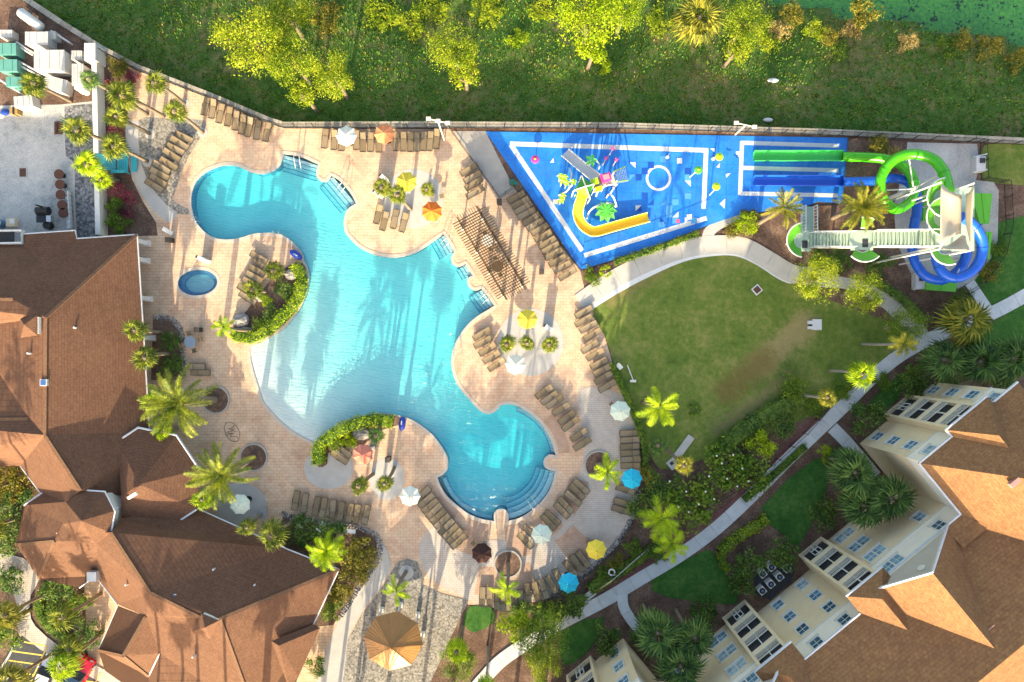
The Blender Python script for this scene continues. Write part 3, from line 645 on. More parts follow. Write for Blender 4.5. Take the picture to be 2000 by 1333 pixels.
def face(mb, pts):
    v = [CW(*p) if len(p) == 3 else CW(p[0], p[1], 4.0) for p in pts]
    nrm = sum(((v[i]-v[0]).cross(v[i+1]-v[0]) for i in range(1, len(v)-1)), Vector())
    if nrm.z < 0: v = v[::-1]
    L = [[Vector((p.x, p.y, 0)) for p in v]]
    mb.add(v, [t for t in geometry.tessellate_polygon(L)])
    return mb
club = empty('clubhouse', CW(200, 900), 'large clubhouse with brown shingle hip roofs and a small octagonal tower', 'building')
e, r = 4.0, 8.5
mr = MB()
N = lambda *p: face(mr, p)
NE=(268,458,e); R1=(90,620,r); R2=(26,585,8.2); R3=(88,850,r); R4=(56,818,7.7); R5=(-200,822,7.7); R6=(158,958,r); R7=(217,1040,r); R8=(293,1157,r); R9=(390,1205,r); R10=(430,1208,r)
N((-200,478,e),(45,478,e),(45,457,e),(84,516,5.6),(26,585,8.2),(-200,585,8.2)); N((45,457,e),(84,516,5.6),(147,450,e)); N((147,450,e),(150,466,e),NE,R1,R2,(84,516,5.6))
N(NE,(283,690,e),(292,842,e),R3,R1); N(R1,R3,R4,(-60,640,5.6),(-200,640,5.6),(-200,585,8.2),R2)
N(R4,R5,(-200,640,5.6),(-60,640,5.6)); N(R4,R3,R6,(79,962,e),(40,910,e),(-200,915,e),R5)
N(R3,(292,842,e),(300,850,e),(240,968,5.2),R6)
N((90,958,4.1),(47,987,e),(107,1057,7.2),(123,1022,7.4),(128,980,7.4)); N((47,987,e),(31,1064,e),(107,1057,7.2)); N((31,1064,e),(76,1130,e),(107,1057,7.2))
N((76,1130,e),(155,1148,e),(187,1125,e),(190,1062,7.3),(146,1058,7.4),(107,1057,7.2)); N((79,962,e),(90,958,4.1),(128,980,7.4),R6)
N(R7,R8,(232,1181,e),(187,1125,e),(190,1062,7.3))
N(R8,R9,R10,(500,1400,e),(300,1400,e),(312,1276,5.2),(285,1204,6.8)); N((232,1181,e),R8,(285,1204,6.8))
N(R10,(662,1112,e),(611,1222,e),(582,1322,e),(560,1400,e),(500,1400,e)); N(R7,R8,R9,R10,(662,1112,e),(560,1072,e),(385,992,e),(236,1012,6.5))
N((230,1183,e),(285,1204,6.8),(241,1281,6.8),(192,1270,e)); N((285,1204,6.8),(312,1276,5.0),(290,1321,e),(241,1281,6.8)); N((192,1270,e),(241,1281,6.8),(290,1321,e),(255,1345,e),(205,1310,e))
N((107,1057,7.2),(123,1022,7.4),(150,1040,7.5),(146,1058,7.4)); N((312,1276,5.0),(290,1321,e),(255,1345,e),(300,1400,e)); N((190,1062,7.3),(146,1058,7.4),(150,1040,7.5),(205,1030,7.6),R7)
mr.build('roof', m_sh, club)
m_cap = M('ridge_cap', (0.20,0.115,0.07), (0.13,0.07,0.045), 6, .9, .1, 0, .3)
for q in ((NE,R1),(R1,R3),(R3,R6),(R7,R8),(R8,R9),(R9,R10),(R10,(662,1112,e)),(R10,(500,1400,e)),(R4,R5),((107,1057,7.2),(31,1064,e)),((107,1057,7.2),(76,1130,e)),((285,1204,6.8),(241,1281,6.8)),((241,1281,6.8),(192,1270,e)),((241,1281,6.8),(290,1321,e)),((-200,585,8.2),R2)):
    a, b = CW(*q[0]), CW(*q[1]); MB().bar(a+UZ*.03, b+UZ*.03, .3, .07).build('ridge_cap', m_cap, club, org=a)
for x, y, z in ((150,640,7.0),(170,800,6.2),(330,1040,6.0),(420,1110,6.3),(500,1140,6.0),(380,1280,6.3),(250,1140,6.9),(60,690,8.0)):
    p = CW(x, y, z); MB().cyl(p, .09, p.z-.3, p.z+.45, 8).build('vent_pipe', m_gutter, club, org=p)
mr = MB(); B0=(272,946,7.5); bp=[(229,862,5.4),(270,835,5.0),(345,850,5.0),(390,917,5.0),(384,995,5.0),(335,1027,5.0),(237,1012,6.2),(237,970,6.9)]
for a, b in zip(bp, bp[1:]+bp[:1]): N(a, b, B0)
mr.build('bay_roof', m_sh, club)
TW = [(162,957),(205,960),(225,998),(217,1041),(187,1062),(146,1058),(122.6,1024),(128,980)]
mr = MB()
for a, b in zip(TW, TW[1:]+TW[:1]): N((*a, 8.0), (*b, 8.0), (158.7,1017,9.9))
mr.build('tower_roof', m_sh, club)
tp = offset([CW(*p, 8.0) for p in TW], -0.45); MB().prism(tp, 3.4, 6.37).build('tower_wall', m_pale, club)
mr = MB(); N((530,1252,6.2),(613,1219,4.2),(625,1227,4.3),(545,1261,6.5)); N((545,1261,6.5),(625,1227,4.3),(583,1322,4.3)); N((530,1252,6.2),(545,1261,6.5),(583,1322,4.3),(565,1345,4.3))
mr.build('porch_roof', m_sh, club)
for q in (((37,618,7.6),(73,616,8.9),(47,634,9.1),(73,655,8.9),(40,660,7.6)), ((376,1233,7.8),(394,1198,8.8),(400,1226,9.2),(428,1212,8.8),(412,1248,7.6))):
    mr = MB(); N(q[0],q[1],q[2]); N(q[1],q[2],q[3]); N(q[2],q[3],q[4]); N(q[0],q[2],q[4]); d = mr.build('dormer_roof', m_sh, club)
    a, b = CW(*q[1]), CW(*q[3]); mid = (a+b)/2; nn = Vector((b.y-a.y, a.x-b.x, 0)).normalized()
    if nn.dot(-mid) < 0: nn = -nn
    MB().box(mid-nn*0.05-Vector((0,0,0.5)), ((b-a).length*0.85, 0.2, 0.9), ((b-a).normalized(), nn, Vector((0,0,1)))).build('vent_louvre', m_pale, d)
EAVE = [(-200,478),(45,478),(45,457),(147,450),(150,466),(268,458),(283,690),(292,842),(345,852),(388,920),(384,993),(560,1072),(662,1112),(611,1222),(583,1322),(560,1400),(190,1400),(192,1270),(230,1183),(187,1125),(155,1148),(76,1130),(31,1064),(47,987),(79,962),(40,910),(-200,915)]
wp = offset([CW(*p, 4.0) for p in EAVE], -2.2); MB().prism(wp, 0, 2.9, False).build('wall', m_cream, club)
def gut(pts, z=3.98, par=club, rad=0.075):
    MB().tube([CW(*(p if len(p) == 3 else (*p, z))) for p in pts], rad, 5).build('gutter', m_gutter, par)
gut([(45,457),(147,450)]); gut([(147,450),(150,466),(268,458)]); gut([(268,458),(283,690),(292,842)]); gut([(385,993),(560,1072),(662,1112)]); gut([(662,1112),(611,1222)]); gut([(40,910),(79,962)]); gut([(155,1148),(187,1125),(230,1181)]); gut([(230,1183),(192,1270)]); gut([(312,1276,5.0),(290,1321,4.0)])
gut([(229,862,5.4),(270,835,5.0),(345,850,5.0),(390,917,5.0)], rad=0.11); gut([(384,995,5.0),(335,1027,5.0)], rad=0.1); gut([(90,958,4.1),(47,987,4.0)], rad=0.12); gut([(162,957,8),(205,960,8),(225,998,8),(217,1041,8)], rad=0.09)
for x, y in ((288,510),(293,584),(300,660),(289,476)):
    p = CW(x, y); c = MB().box(p+Vector((0,0,1.5)), (0.42,0.42,3.0)).box(p+Vector((0,0,0.2)), (0.6,0.6,0.4)).build('porch_column', m_white, club)
# flat equipment well in the roof, north edge
MB().box((CW(-40,463,4.0)), (6.8,1.1,0.1)).build('well_floor', m_black, club)
strip(MB(), [Vector(CW(*p,4.3)[:2]) for p in ((-120,452),(42,450),(43,474),(-120,478))], 0.16, 2.7, 3.35, True).build('well_kerb', m_white, club)
for x, y, z in ((88,747,8.4),(137,903,7.2),(265,1088,6.9),(340,1165,7.9)):
    p = CW(x, y, z); o = MB().box(p, (0.62,0.62,0.5)).build('skylight', m_white, club, org=p); MB().box(p+Vector((0,0,0.27)), (0.48,0.48,0.06)).build('pane', M('skylight_glass', (0.05,0.13,0.36), None, 2, 0.15, 0.6), o)
for x, y, z, rz in ((259,968,7.9,0.55),(122,1039,7.0,0.4)):
    p = CW(x, y, z); MB().box(p, (0.95,0.28,0.3), (Vector((math.cos(rz),math.sin(rz),0)), Vector((-math.sin(rz),math.cos(rz),0)), Vector((0,0,1)))).build('roof_vent', m_pale, club, org=p)
# short parapet wall joined to the entry roof
p = CW(187, 1122, 4.6); MB().box(p, (0.9,0.9,1.4)).build('chimney', m_white, club, org=p)

# ------------------------------------------------------------------ apartment block
AO = W(1217, 1246); AL = 31.484; ax = Vector((0.7723161, 0.6352384, 0)); an = Vector((-0.6352384, 0.7723161, 0)); UZ = Vector((0,0,1))
def A(s, d, z): return AO+ax*s+an*d+UZ*z
apt = empty('apartment_building', A(15.7,-8,0), 'four storey beige apartment block with balconies and orange brown shingle roofs', 'building')
def apoly(mb, pts, up=True):
    v = [A(*p) for p in pts]; nrm = sum(((v[i]-v[0]).cross(v[i+1]-v[0]) for i in range(1, len(v)-1)), Vector())
    if up and nrm.z < 0: v = v[::-1]
    mb.add(v, [tuple(range(len(v)))]); return mb
def abox(mb, s0, s1, d0, d1, z0, z1): return mb.box(A((s0+s1)/2, (d0+d1)/2, (z0+z1)/2), (s1-s0, d1-d0, z1-z0), (ax, an, UZ))
EZ, FH, PZ = 11.5, 2.87, 8.35
def wing(par, s0, s1, d0, d1):
    abox(MB(), s0, s1, d0, d1, 0, PZ).build('wall', m_tan, par); abox(MB(), s0+.003, s1-.003, d0+.003, d1-.003, PZ, EZ).build('upper_wall', m_pale, par)
    abox(MB(), s0-.05, s1+.05, d0-.05, d1+.05, PZ-.09, PZ+.09).build('band', m_white, par)
wing(apt, -9.9, 0, -22, 0); wing(apt, AL, AL+9.9, -22, 0); wing(apt, 0.01, AL-.01, -22, -6.75)
wing(apt, 0.02, 9.6, -6.74, -5.6); wing(apt, AL-9.6, AL-.02, -6.74, -5.6)
def window(s, d, z, w=1.0, h=1.25, dbl=False):
    W2 = w*(2.05 if dbl else 1.0)
    f = MB(); t = 0.12
    for (sa, sb, za, zb) in ((s-W2/2-t, s+W2/2+t, z-h/2-t, z-h/2), (s-W2/2-t, s+W2/2+t, z+h/2, z+h/2+t), (s-W2/2-t, s-W2/2, z-h/2, z+h/2), (s+W2/2, s+W2/2+t, z-h/2, z+h/2)): abox(f, sa, sb, d-.02, d+.09, za, zb)
    fo = f.build('window', m_white, apt, org=A(s, d, z))
    g = MB(); abox(g, s-W2/2, s+W2/2, d-.01, d+.02, z-h/2, z+h/2); g.build('pane', m_glass, fo)
    g = MB(); abox(g, s-W2/2, s+W2/2, d+.02, d+.055, z-.025, z+.025)
    if dbl: abox(g, s-.07, s+.07, d+.021, d+.07, z-h/2, z+h/2)
    for q in ([s-W2/4, s+W2/4] if dbl else [s]): abox(g, q-.018, q+.018, d+.022, d+.045, z-h/2, z+h/2)
    g.build('muntin', m_white, fo)
    g = MB(); abox(g, s-W2/2-.2, s+W2/2+.2, d-.02, d+.16, z-h/2-t-.08, z-h/2-t); g.build('sill', m_white, fo)
for k in range(4):
    z = k*FH+1.45
    for s in (14.4, 17.6): window(s, -6.75, z)
    for s in (24.0, AL-24.0): window(s, -5.6, z, 0.95, 1.25, True)
    for s in (32.9, 40.2, AL-32.9, AL-40.2): window(s, 0, z)
    for s in (29.3, AL-29.3): window(s, -5.6, z, 0.9, 1.2)
def bay(s0, s1, dw, df):
    b = MB(); abox(b, s0, s0+.28, dw, df, 0, EZ); bo = b.build('balcony_pier', m_tan, apt, org=A(s0, df, 0))
    b = MB(); abox(b, s1-.28, s1, dw, df, 0, EZ); b.build('balcony_pier', m_tan, apt, org=A(s1, df, 0))
    mid = (s0+s1)/2; w0, w1 = s0+.28, s1-.28
    for k in range(4):
        z = k*FH
        b = MB(); abox(b, w0, w1, dw, df-.02, z-.42 if k else 0, z+.14); so = b.build('balcony_floor', m_tan, apt, org=A(mid, df, z))
        b = MB(); abox(b, w0, w1, df-.45, df-.40, z+.14, z+FH-.42); sc = b.build('porch_screen', m_screen, apt, org=A(mid, df, z+1.4))
        b = MB(); abox(b, mid-.05, mid+.05, df-.14, df-.04, z+.14, z+FH-.42); abox(b, w0, w1, df-.13, df-.05, z+FH-.56, z+FH-.42); b.build('screen_post', m_white, sc)
        if k == 0:
            b = MB()
            for q in (mid-.45, mid+.45): abox(b, q-.04, q+.04, df-.12, df-.02, .14, 2.1)
            abox(b, mid-.45, mid+.45, df-.12, df-.02, 2.02, 2.1); abox(b, mid-.45, mid+.45, df-.12, df-.02, 1.0, 1.08); b.build('screen_door', m_white, apt, org=A(mid, df, 0))
            continue
        b = MB(); abox(b, w0, w1, df-.03, df+.03, z+1.12, z+1.2); abox(b, w0, w1, df-.03, df+.03, z+.2, z+.27)
        n = 17
        for i in range(n): q = w0+.06+(w1-w0-.12)*i/(n-1); abox(b, q-.025, q+.025, df-.02, df+.02, z+.27, z+1.12)
        b.build('railing', m_white, apt, org=A(mid, df, z))
for s0, s1, dw, df in ((35.2,38.5,0,.75),(19.3,22.35,-6.75,-4.85)):
    bay(s0, s1, dw, df); bay(AL-s1, AL-s0, dw, df)
def arof(name, faces):
    mb = MB()
    for f in faces: apoly(mb, f)
    return mb.build(name, m_sh2, apt)
def mirror(faces): return [[(AL-s, d, z) for s, d, z in f] for f in faces]
wingr = [[(30.9,.5,EZ),(36.3,-4.9,15.4),(36.3,-22.5,15.4),(30.9,-22.5,EZ)], [(30.9,.5,EZ),(41.9,.5,EZ),(36.3,-4.9,15.4)], [(41.9,.5,EZ),(36.3,-4.9,15.4),(36.3,-22.5,15.4),(41.9,-22.5,EZ)]]
bayr = [[(34.5,1.25,EZ),(36.8,-.9,13.5),(36.8,-2.4,13.5),(34.5,.4,EZ)], [(34.5,1.25,EZ),(39.1,1.25,EZ),(36.8,-.9,13.5)], [(39.1,1.25,EZ),(36.8,-.9,13.5),(36.8,-2.4,13.5),(39.1,.4,EZ)]]
gabr = [[(20.2,-5.15,11.4),(24.9,-5.15,15.0),(24.9,-13.4,15.0),(20.2,-6.3,11.4)], [(29.6,-5.15,11.4),(24.9,-5.15,15.0),(24.9,-13.4,15.0),(29.6,-6.3,11.4)]]
bay2r = [[(18.8,-4.35,EZ),(20.8,-5.6,12.9),(20.8,-9.0,12.9),(18.8,-6.2,EZ)], [(18.8,-4.35,EZ),(22.85,-4.35,EZ),(20.8,-5.6,12.9)], [(22.85,-4.35,EZ),(20.8,-5.6,12.9),(20.8,-9.0,12.9),(22.85,-6.2,EZ)]]
main = [[(-3,-6.25,EZ-.02),(AL+3,-6.25,EZ-.02),(AL+3,-14.0,15.45),(-3,-14.0,15.45)], [(-3,-22.5,EZ),(AL+3,-22.5,EZ),(AL+3,-14.0,15.45),(-3,-14.0,15.45)]]
arof('main_roof', main)
backr = [[(29.0,-5.1,EZ-.03),(31.0,-5.1,EZ-.03),(31.6,-7.0,12.3),(29.0,-7.0,12.3)]]
arof('link_roof', backr); arof('link_roof', mirror(backr))
for nm, f in (('wing_roof', wingr), ('bay_roof', bayr), ('gable_roof', gabr), ('balcony_roof', bay2r)): arof(nm, f); arof(nm, mirror(f))
for sg in (0, 1):
    t = lambda s: AL-s if sg else s
    g = MB(); g.add([A(t(20.6),-5.45,EZ-.05), A(t(29.2),-5.45,EZ-.05), A(t(24.9),-5.45,14.7)], [(0,1,2),(2,1,0)]); go = g.build('gable_wall', m_pale, apt)
    v = A(t(24.9), -5.42, 13.3); MB().tube([v, v+an*0.06], 0.35, 14).build('gable_vent', m_white, go)
    for pa, pb in (((20.2,-5.12,11.4),(24.9,-5.12,15.05)), ((29.6,-5.12,11.4),(24.9,-5.12,15.05)), ((30.9,.53,EZ),(34.4,.53,EZ)), ((39.2,.53,EZ),(41.9,.53,EZ)), ((34.5,1.28,EZ),(39.1,1.28,EZ)), ((30.87,.5,EZ),(30.87,-5.1,EZ)), ((18.8,-4.32,EZ),(22.85,-4.32,EZ)), ((12.6 if not sg else 15.9,-6.22,EZ),(15.9 if not sg else 18.8,-6.22,EZ)), ((34.5,1.25,EZ),(34.5,.45,EZ)), ((22.9,-5.12,EZ),(30.9,-5.12,EZ-.02))):
        g = MB().bar(A(t(pa[0]) if pa[0] not in (12.6, 15.9) else pa[0], *pa[1:]), A(t(pb[0]) if pb[0] not in (15.9, 18.8) or pa[0] == 18.8 else pb[0], *pb[1:]), .14, .18); g.build('fascia', m_gutter, apt)
for x, y, z in ((1931,1229,14.2),(1859,1287,14.0),(1980,941,14.4)):
    p = W(x, y, z); MB().box(p+UZ*.1, (1.0,.42,.35), (ax, an, UZ)).build('roof_vent', M('vent_copper', (0.42,0.22,0.2)), apt, org=p)

# unseen taller block, added south of the picture to shade the lawn
rb = empty('added_shade_block', (15,-66,0), 'unseen beige block added south of the complex to shade the lawn', 'building')
bx0, bx1, by0, by1, bh = 3.6, 27.0, -76.0, -58.0, 23.2
MB().prism([(bx0,by0),(bx1,by0),(bx1,by1),(bx0,by1)], 0, bh).build('wall', m_tan, rb)
mb = MB(); q = [Vector((bx0-.5,by0-.5,bh)), Vector((bx1+.5,by0-.5,bh)), Vector((bx1+.5,by1+.5,bh)), Vector((bx0-.5,by1+.5,bh))]; r0, r1 = Vector((bx0+6,-67,bh+3.2)), Vector((bx1-6,-67,bh+3.2))
mb.add(q+[r0,r1], [(0,1,5,4),(1,2,5),(2,3,4,5),(3,0,4)]); mb.build('roof', m_sh2, rb)
for i in range(7):
    for k in range(7):
        c = Vector((bx0+2+i*3.4, by1+.03, 1.6+k*2.87)); w_ = MB().box(c, (1.3,.1,1.5)).build('window', m_white, rb, org=c); MB().box(c+Vector((0,.06,0)), (1.1,.04,1.3)).build('pane', m_glass, w_)
# ------------------------------------------------------------------ sun loungers
ORD = ['first','second','third','fourth','fifth','sixth','seventh','eighth','ninth','tenth','eleventh','twelfth','thirteenth','fourteenth','fifteenth','sixteenth']
def M_sling():
    m, nt, b = base_mat('sling_fabric', 0.8, 0.2); oi = nd(nt, 'ShaderNodeObjectInfo'); p = wpos(nt)
    w = nd(nt, 'ShaderNodeTexWave'); w.inputs['Scale'].default_value = 9.0; nt.links.new(nd(nt, 'ShaderNodeTexCoord').outputs['Object'], w.inputs['Vector'])
    c = ramp(nt, oi.outputs['Random'], [(0.0, (0.20, 0.150, 0.092)), (0.5, (0.25, 0.19, 0.118)), (1.0, (0.285, 0.225, 0.155))])
    c = mixc(nt, 1.0, c, ramp(nt, w.outputs['Fac'], [(0.2, (0.86, 0.86, 0.86)), (0.8, (1.05, 1.05, 1.05))]), 'MULTIPLY')
    c = mixc(nt, 1.0, c, ramp(nt, noise(nt, p, 5, 3), [(0.3, (0.86, 0.85, 0.84)), (0.6, (1, 1, 1))]), 'MULTIPLY')
    nt.links.new(c, b.inputs['Base Color']); return m
m_sling = M_sling(); m_frame = M('lounger_frame', (0.09, 0.07, 0.055), (0.06, 0.048, 0.04), 4, 0.5, 0.4)
def sag(w, l, y0, z0, z1, n=6):
    mb = MB()
    for i in range(n+1):
        y = y0+l*i/n; z = z0+(z1-z0)*i/n
        for j in range(5): x = -w/2+w*j/4; mb.v.append((x, y, z-0.03*(1-(2*x/w)**2)))
    for i in range(n):
        for j in range(4): a = i*5+j; mb.f.append((a, a+1, a+6, a+5))
    return mb
def lounger_meshes(tilt):
    L, w = 1.98, 0.54; d = {}
    f = MB()
    for s in (-1, 1): f.bar((s*0.3,-L/2,.34), (s*0.3,L/2-.7,.34), .045, .06); f.bar((s*0.3,L/2-.72,.34), (s*0.3,L/2,.34+tilt), .045, .06); f.bar((s*0.32,-.25,.34), (s*.32,.2,.52), .05, .04)
    f.bar((-.3,-L/2,.34), (.3,-L/2,.34), .05, .06); f.bar((-.3,L/2,.34+tilt), (.3,L/2,.34+tilt), .05, .06); f.bar((-.34,.28,.33), (.34,.28,.33), .04, .05)
    d['frame'] = f.mesh('lounger_frame', m_frame)
    d['seat'] = sag(w, L-.74, -L/2+.03, .36, .36).mesh('lounger_seat', m_sling); d['backrest'] = sag(w, .67, L/2-.69, .365, .36+tilt).mesh('lounger_back', m_sling)
    d['leg'] = MB().bar((0,0,.34), (0,0,0), .05, .05).mesh('lounger_leg', m_frame)
    return d
LM = [lounger_meshes(0.03), lounger_meshes(0.12), lounger_meshes(0.30)]
def lounger(px, py, hx, hy, label, group):
    p = W(px, py, 0.35); p.z = 0.045
    a = math.atan2(-hy, hx)-math.pi/2+random.uniform(-.06, .06)
    o = empty('sun_lounger', p, label, 'sun lounger', group); o.rotation_euler = (0, 0, a); d = random.choice([LM[0], LM[1], LM[1], LM[2]])
    for k in ('frame', 'seat', 'backrest'): obj(k, d[k], o)
    for x in (-.3, .3):
        for y in (-.8, .55): obj('leg', d['leg'], o, (x, y, 0))
    return o
ROWS = [
 ('from the left in the slanting row along the north-west fence', 'loungers by the north-west fence', (0.2,-0.98), [(402,207),(416,213),(431,222),(447,228),(461,236),(474,244),(487,249),(503,254),(522,258)]),
 ('from the top in the slanting row on the grey cobbles', 'loungers on the grey cobbles', (-0.87,-0.5), [(360,268),(352,280),(343,291),(336,303),(330,320),(316,327),(313,340),(309,352),(302,363)]),
 ('from the left in the row under the north fence', 'loungers under the north fence', (0.06,-1), [(635,271),(653,274),(668,276),(696,274),(709,278),(724,278),(740,279),(774,276),(788,277),(802,278),(814,277),(827,276),(840,276),(853,272)]),
 ('from the left of the four facing the pool below the yellow parasol', 'loungers below the yellow parasol', (0.25,-0.97), [(739,419),(751,432),(771,428),(789,435)]),
 ('from the top of the four beside the black gate fence', 'loungers beside the gate fence', (0.87,-0.5), [(916,331),(923,346),(925,359),(928,376)]),
 ('from the top in the long row beside the blue splash pad', 'loungers beside the splash pad', (0.86,-0.5), [(1008,385),(1016,396),(1022,406),(1028,417),(1037,428),(1045,438),(1054,448),(1061,461),(1069,474),(1075,484),(1081,496),(1089,509),(1098,521),(1108,535)]),
 ('from the top on the peninsula by the crescent flower bed', 'loungers by the crescent bed', (0.85,0.53), [(506,503),(511,516),(503,529),(497,541),(490,553),(481,567),(484,582)]),
 ('from the top in the fan of five left of the three palms', 'loungers left of the three palms', (0.86,-0.5), [(941,652),(943,668),(952,682),(960,697),(970,712)]),
 ('from the top in the row along the lawn edge', 'loungers along the lawn edge', (0.87,-0.5), [(1140,609),(1140,626),(1149,638),(1157,653),(1152,677),(1162,692),(1170,709),(1176,723),(1178,738),(1186,754)]),
 ('from the top in the stepped row north-east of the round pool', 'loungers north-east of the round pool', (0.82,-0.57), [(1062,765),(1073,777),(1083,785),(1096,799),(1107,815),(1114,828),(1131,849),(1137,867)]),
 ('from the top in the stack of six along the east hedge', 'loungers along the east hedge', (1,-0.04), [(1229,846),(1230,859),(1230,872),(1230,885),(1231,897),(1231,909)]),
 ('from the top in the diagonal row south-west of the round pool', 'loungers south-west of the round pool', (-0.74,0.67), [(826,965),(833,977),(840,988),(848,998),(856,1008),(864,1018),(872,1028),(880,1038),(888,1047),(896,1057)]),
 ('from the top in the curve south-east of the round pool', 'loungers south-east of the round pool', (0.72,0.69), [(1135,950),(1127,960),(1119,973),(1104,986),(1097,997),(1079,1011),(1071,1020),(1036,1040),(1026,1056)]),
 ('from the top of the three near the turquoise parasol by the hedge', 'loungers near the hedge parasol', (0.95,0.26), [(1221,956),(1217,982),(1213,996)]),
 ('from the left of the nine along the stone-edged bed', 'loungers along the stone-edged bed', (-0.14,0.99), [(578,977),(595,982),(618,988),(632,990),(650,994),(666,998),(683,1002),(697,1004),(715,1005)]),
 ('from the top of the two in front of the large date palm', 'loungers by the date palm', (-1,-0.02), [(382,716),(392,728)]),
 ('from the top of the two beside the faded red parasol', 'loungers by the red parasol', (-0.82,-0.57), [(670,880),(663,893)])]
for txt, grp, h, L in ROWS:
    for i, (x, y) in enumerate(L): lounger(x, y, h[0], h[1], '%s tan lounger %s' % (ORD[i], txt), grp)
SOUTH = [((942,1165),(0,1)),((956,1165),(0,1)),((971,1170),(0,1)),((982,1173),(0,1)),((993,1176),(0,1)),((1005,1176),(0,1)),((1017,1170),(.05,1)),((1031,1158),(.06,1)),((1047,1155),(.25,.97)),((1062,1149),(.35,.94)),((1077,1141),(.45,.89)),((1091,1128),(.5,.87)),((1114,1110),(.6,.8)),((1127,1100),(.6,.8)),((1139,1092),(.6,.8))]
for i, (c, h) in enumerate(SOUTH): lounger(c[0], c[1], h[0], h[1], '%s tan lounger from the left in the arc along the south hedge' % ORD[i], 'loungers along the south hedge')

# ------------------------------------------------------------------ parasols
def fabric(name, c): return M(name, c, tuple(x*.9 for x in c), 3, 0.85, 0.1)
FAB = {'white': fabric('canvas_white', (0.78,0.77,0.68)), 'cream': fabric('canvas_cream', (0.62,0.70,0.60)), 'yellow': fabric('canvas_yellow', (0.82,0.62,0.08)), 'orange': fabric('canvas_orange', (0.80,0.20,0.04)), 'red': fabric('canvas_red', (0.66,0.22,0.16)), 'turq': fabric('canvas_turquoise', (0.01,0.46,0.68)), 'brown': fabric('canvas_brown', (0.055,0.028,0.025)), 'coral': fabric('canvas_coral', (0.80,0.28,0.13))}
def panel_mesh(mat, Rr=1.06, rise=0.42):
    mb = MB(); a0, a1 = -math.pi/8, math.pi/8; n = 5
    for i in range(n+1):
        t = i/n
        for j in range(5):
            u = j/4; a = a0+(a1-a0)*u; e0 = Vector((math.cos(a0), math.sin(a0)))*(1-u)+Vector((math.cos(a1), math.sin(a1)))*u
            sagv = 0.05*math.sin(math.pi*u)*t
            mb.v.append((e0.x*Rr*t*(1-.045*math.sin(math.pi*u)*(t > .99)), e0.y*Rr*t*(1-.045*math.sin(math.pi*u)*(t > .99)), rise*(1-t**1.15)-sagv))
    for i in range(n):
        for j in range(4): a = i*5+j; mb.f.append((a, a+5, a+6, a+1))
    return mb.mesh('canopy_panel', mat)
UMP = {}
pole_me = MB().cyl((0,0), .03, 0, 2.75, 8).mesh('parasol_pole', m_white); ubase_me = MB().cyl((0,0), .32, 0, .07, 16).cyl((0,0), .06, .07, .4, 8).mesh('parasol_base', m_black)
fin_me = MB().ball((0,0,0), .05, 8, 5).mesh('finial', m_frame); rib_me = MB().bar((0,0,.40), (1.02,0,0), .02, .025).mesh('rib', m_frame)
def parasol(px, py, key, label, tilt=0.0):
    p = W(px, py, 2.55); p.z = 0.012
    o = empty('parasol', p, label, 'parasol', 'parasols on the pool deck'); o.rotation_euler = (0, 0, random.uniform(0, .78))
    if key not in UMP: UMP[key] = panel_mesh(FAB[key])
    obj('base', ubase_me, o); po = obj('pole', pole_me, o); obj('finial', fin_me, po, (0,0,2.78))
    for k in range(8):
        c = obj('canopy_panel', UMP[key], o, (0,0,2.3), (0,0,k*math.pi/4)); obj('rib', rib_me, c, (0,0,-.02), (0,0,math.pi/8))
for x, y, k, t in ((675,264,'white','white parasol in the north fence row, left of the coral one'),(750,260,'coral','coral and peach parasol in the north fence row'),(793,354,'yellow','yellow parasol beside the small palm trio on the north peninsula'),(843,412,'orange','bright orange parasol near the slatted pergola'),(1030,623,'yellow','yellow parasol above the three clustered palms'),(1007,712,'white','white parasol at the foot of the three clustered palms'),(1212,803,'cream','pale cream parasol by the hedge beside the lawn'),(1235,936,'turq','turquoise parasol over the lounger by the east hedge'),(800,970,'white','white parasol at the top of the south-west lounger row'),(1058,1045,'cream','pale cream parasol among the loungers south of the round pool'),(941,1082,'brown','dark brown parasol beside the round mulch bed'),(1165,1075,'yellow','pale yellow parasol at the end of the south lounger arc'),(1111,1140,'turq','turquoise parasol over the south lounger arc'),(467,986,'cream','pale cream parasol close to the clubhouse eave'),(708,888,'red','faded red parasol on the island with rocks')):
    parasol(x, y, k, t)

# ------------------------------------------------------------------ pergola of dark timber slats
m_wood = M('pergola_timber', (0.095,0.062,0.036), (0.06,0.04,0.024), 5, 0.7, 0.2, 0, 0.2)
pg = empty('pergola', W(955,490), 'long dark timber slat pergola between the pool and the lounger row', 'pergola')
PH = 2.8
c0, c1, c2, c3 = (W(*p, PH) for p in ((897,432),(936,411),(1022,556),(984,577)))
u = (c2-c1).normalized(); v = (c1-c0).normalized()
for a, b in ((c0, c3), (c1, c2)):
    MB().bar(a-u*.5, b+u*.5, .1, .22).build('beam', m_wood, pg); MB().bar(a-u*.5+v*.12, b+u*.5+v*.12, .05, .2).build('beam', m_wood, pg)
    for t in (0.04, 0.36, 0.66, 0.97):
        q = a.lerp(b, t); o = MB().box((q.x, q.y, PH/2), (.14,.14,PH)).build('post', m_wood, pg); MB().box((q.x, q.y, .25), (.36,.36,.5)).build('plinth', m_white, o)
for i in range(33):
    t = i/32; a = c0.lerp(c3, t)+UZ*.17; b = c1.lerp(c2, t)+UZ*.17
    MB().bar(a-v*.75, b+v*.75, .085, .16).build('slat', m_wood, pg)
for i in range(9):
    t = (i+.5)/9; a = c0.lerp(c1, t)+UZ*.27
    MB().bar(a-u*.6, a+u*((c2-c1).length+.6), .06, .06).build('batten', m_wood, pg)
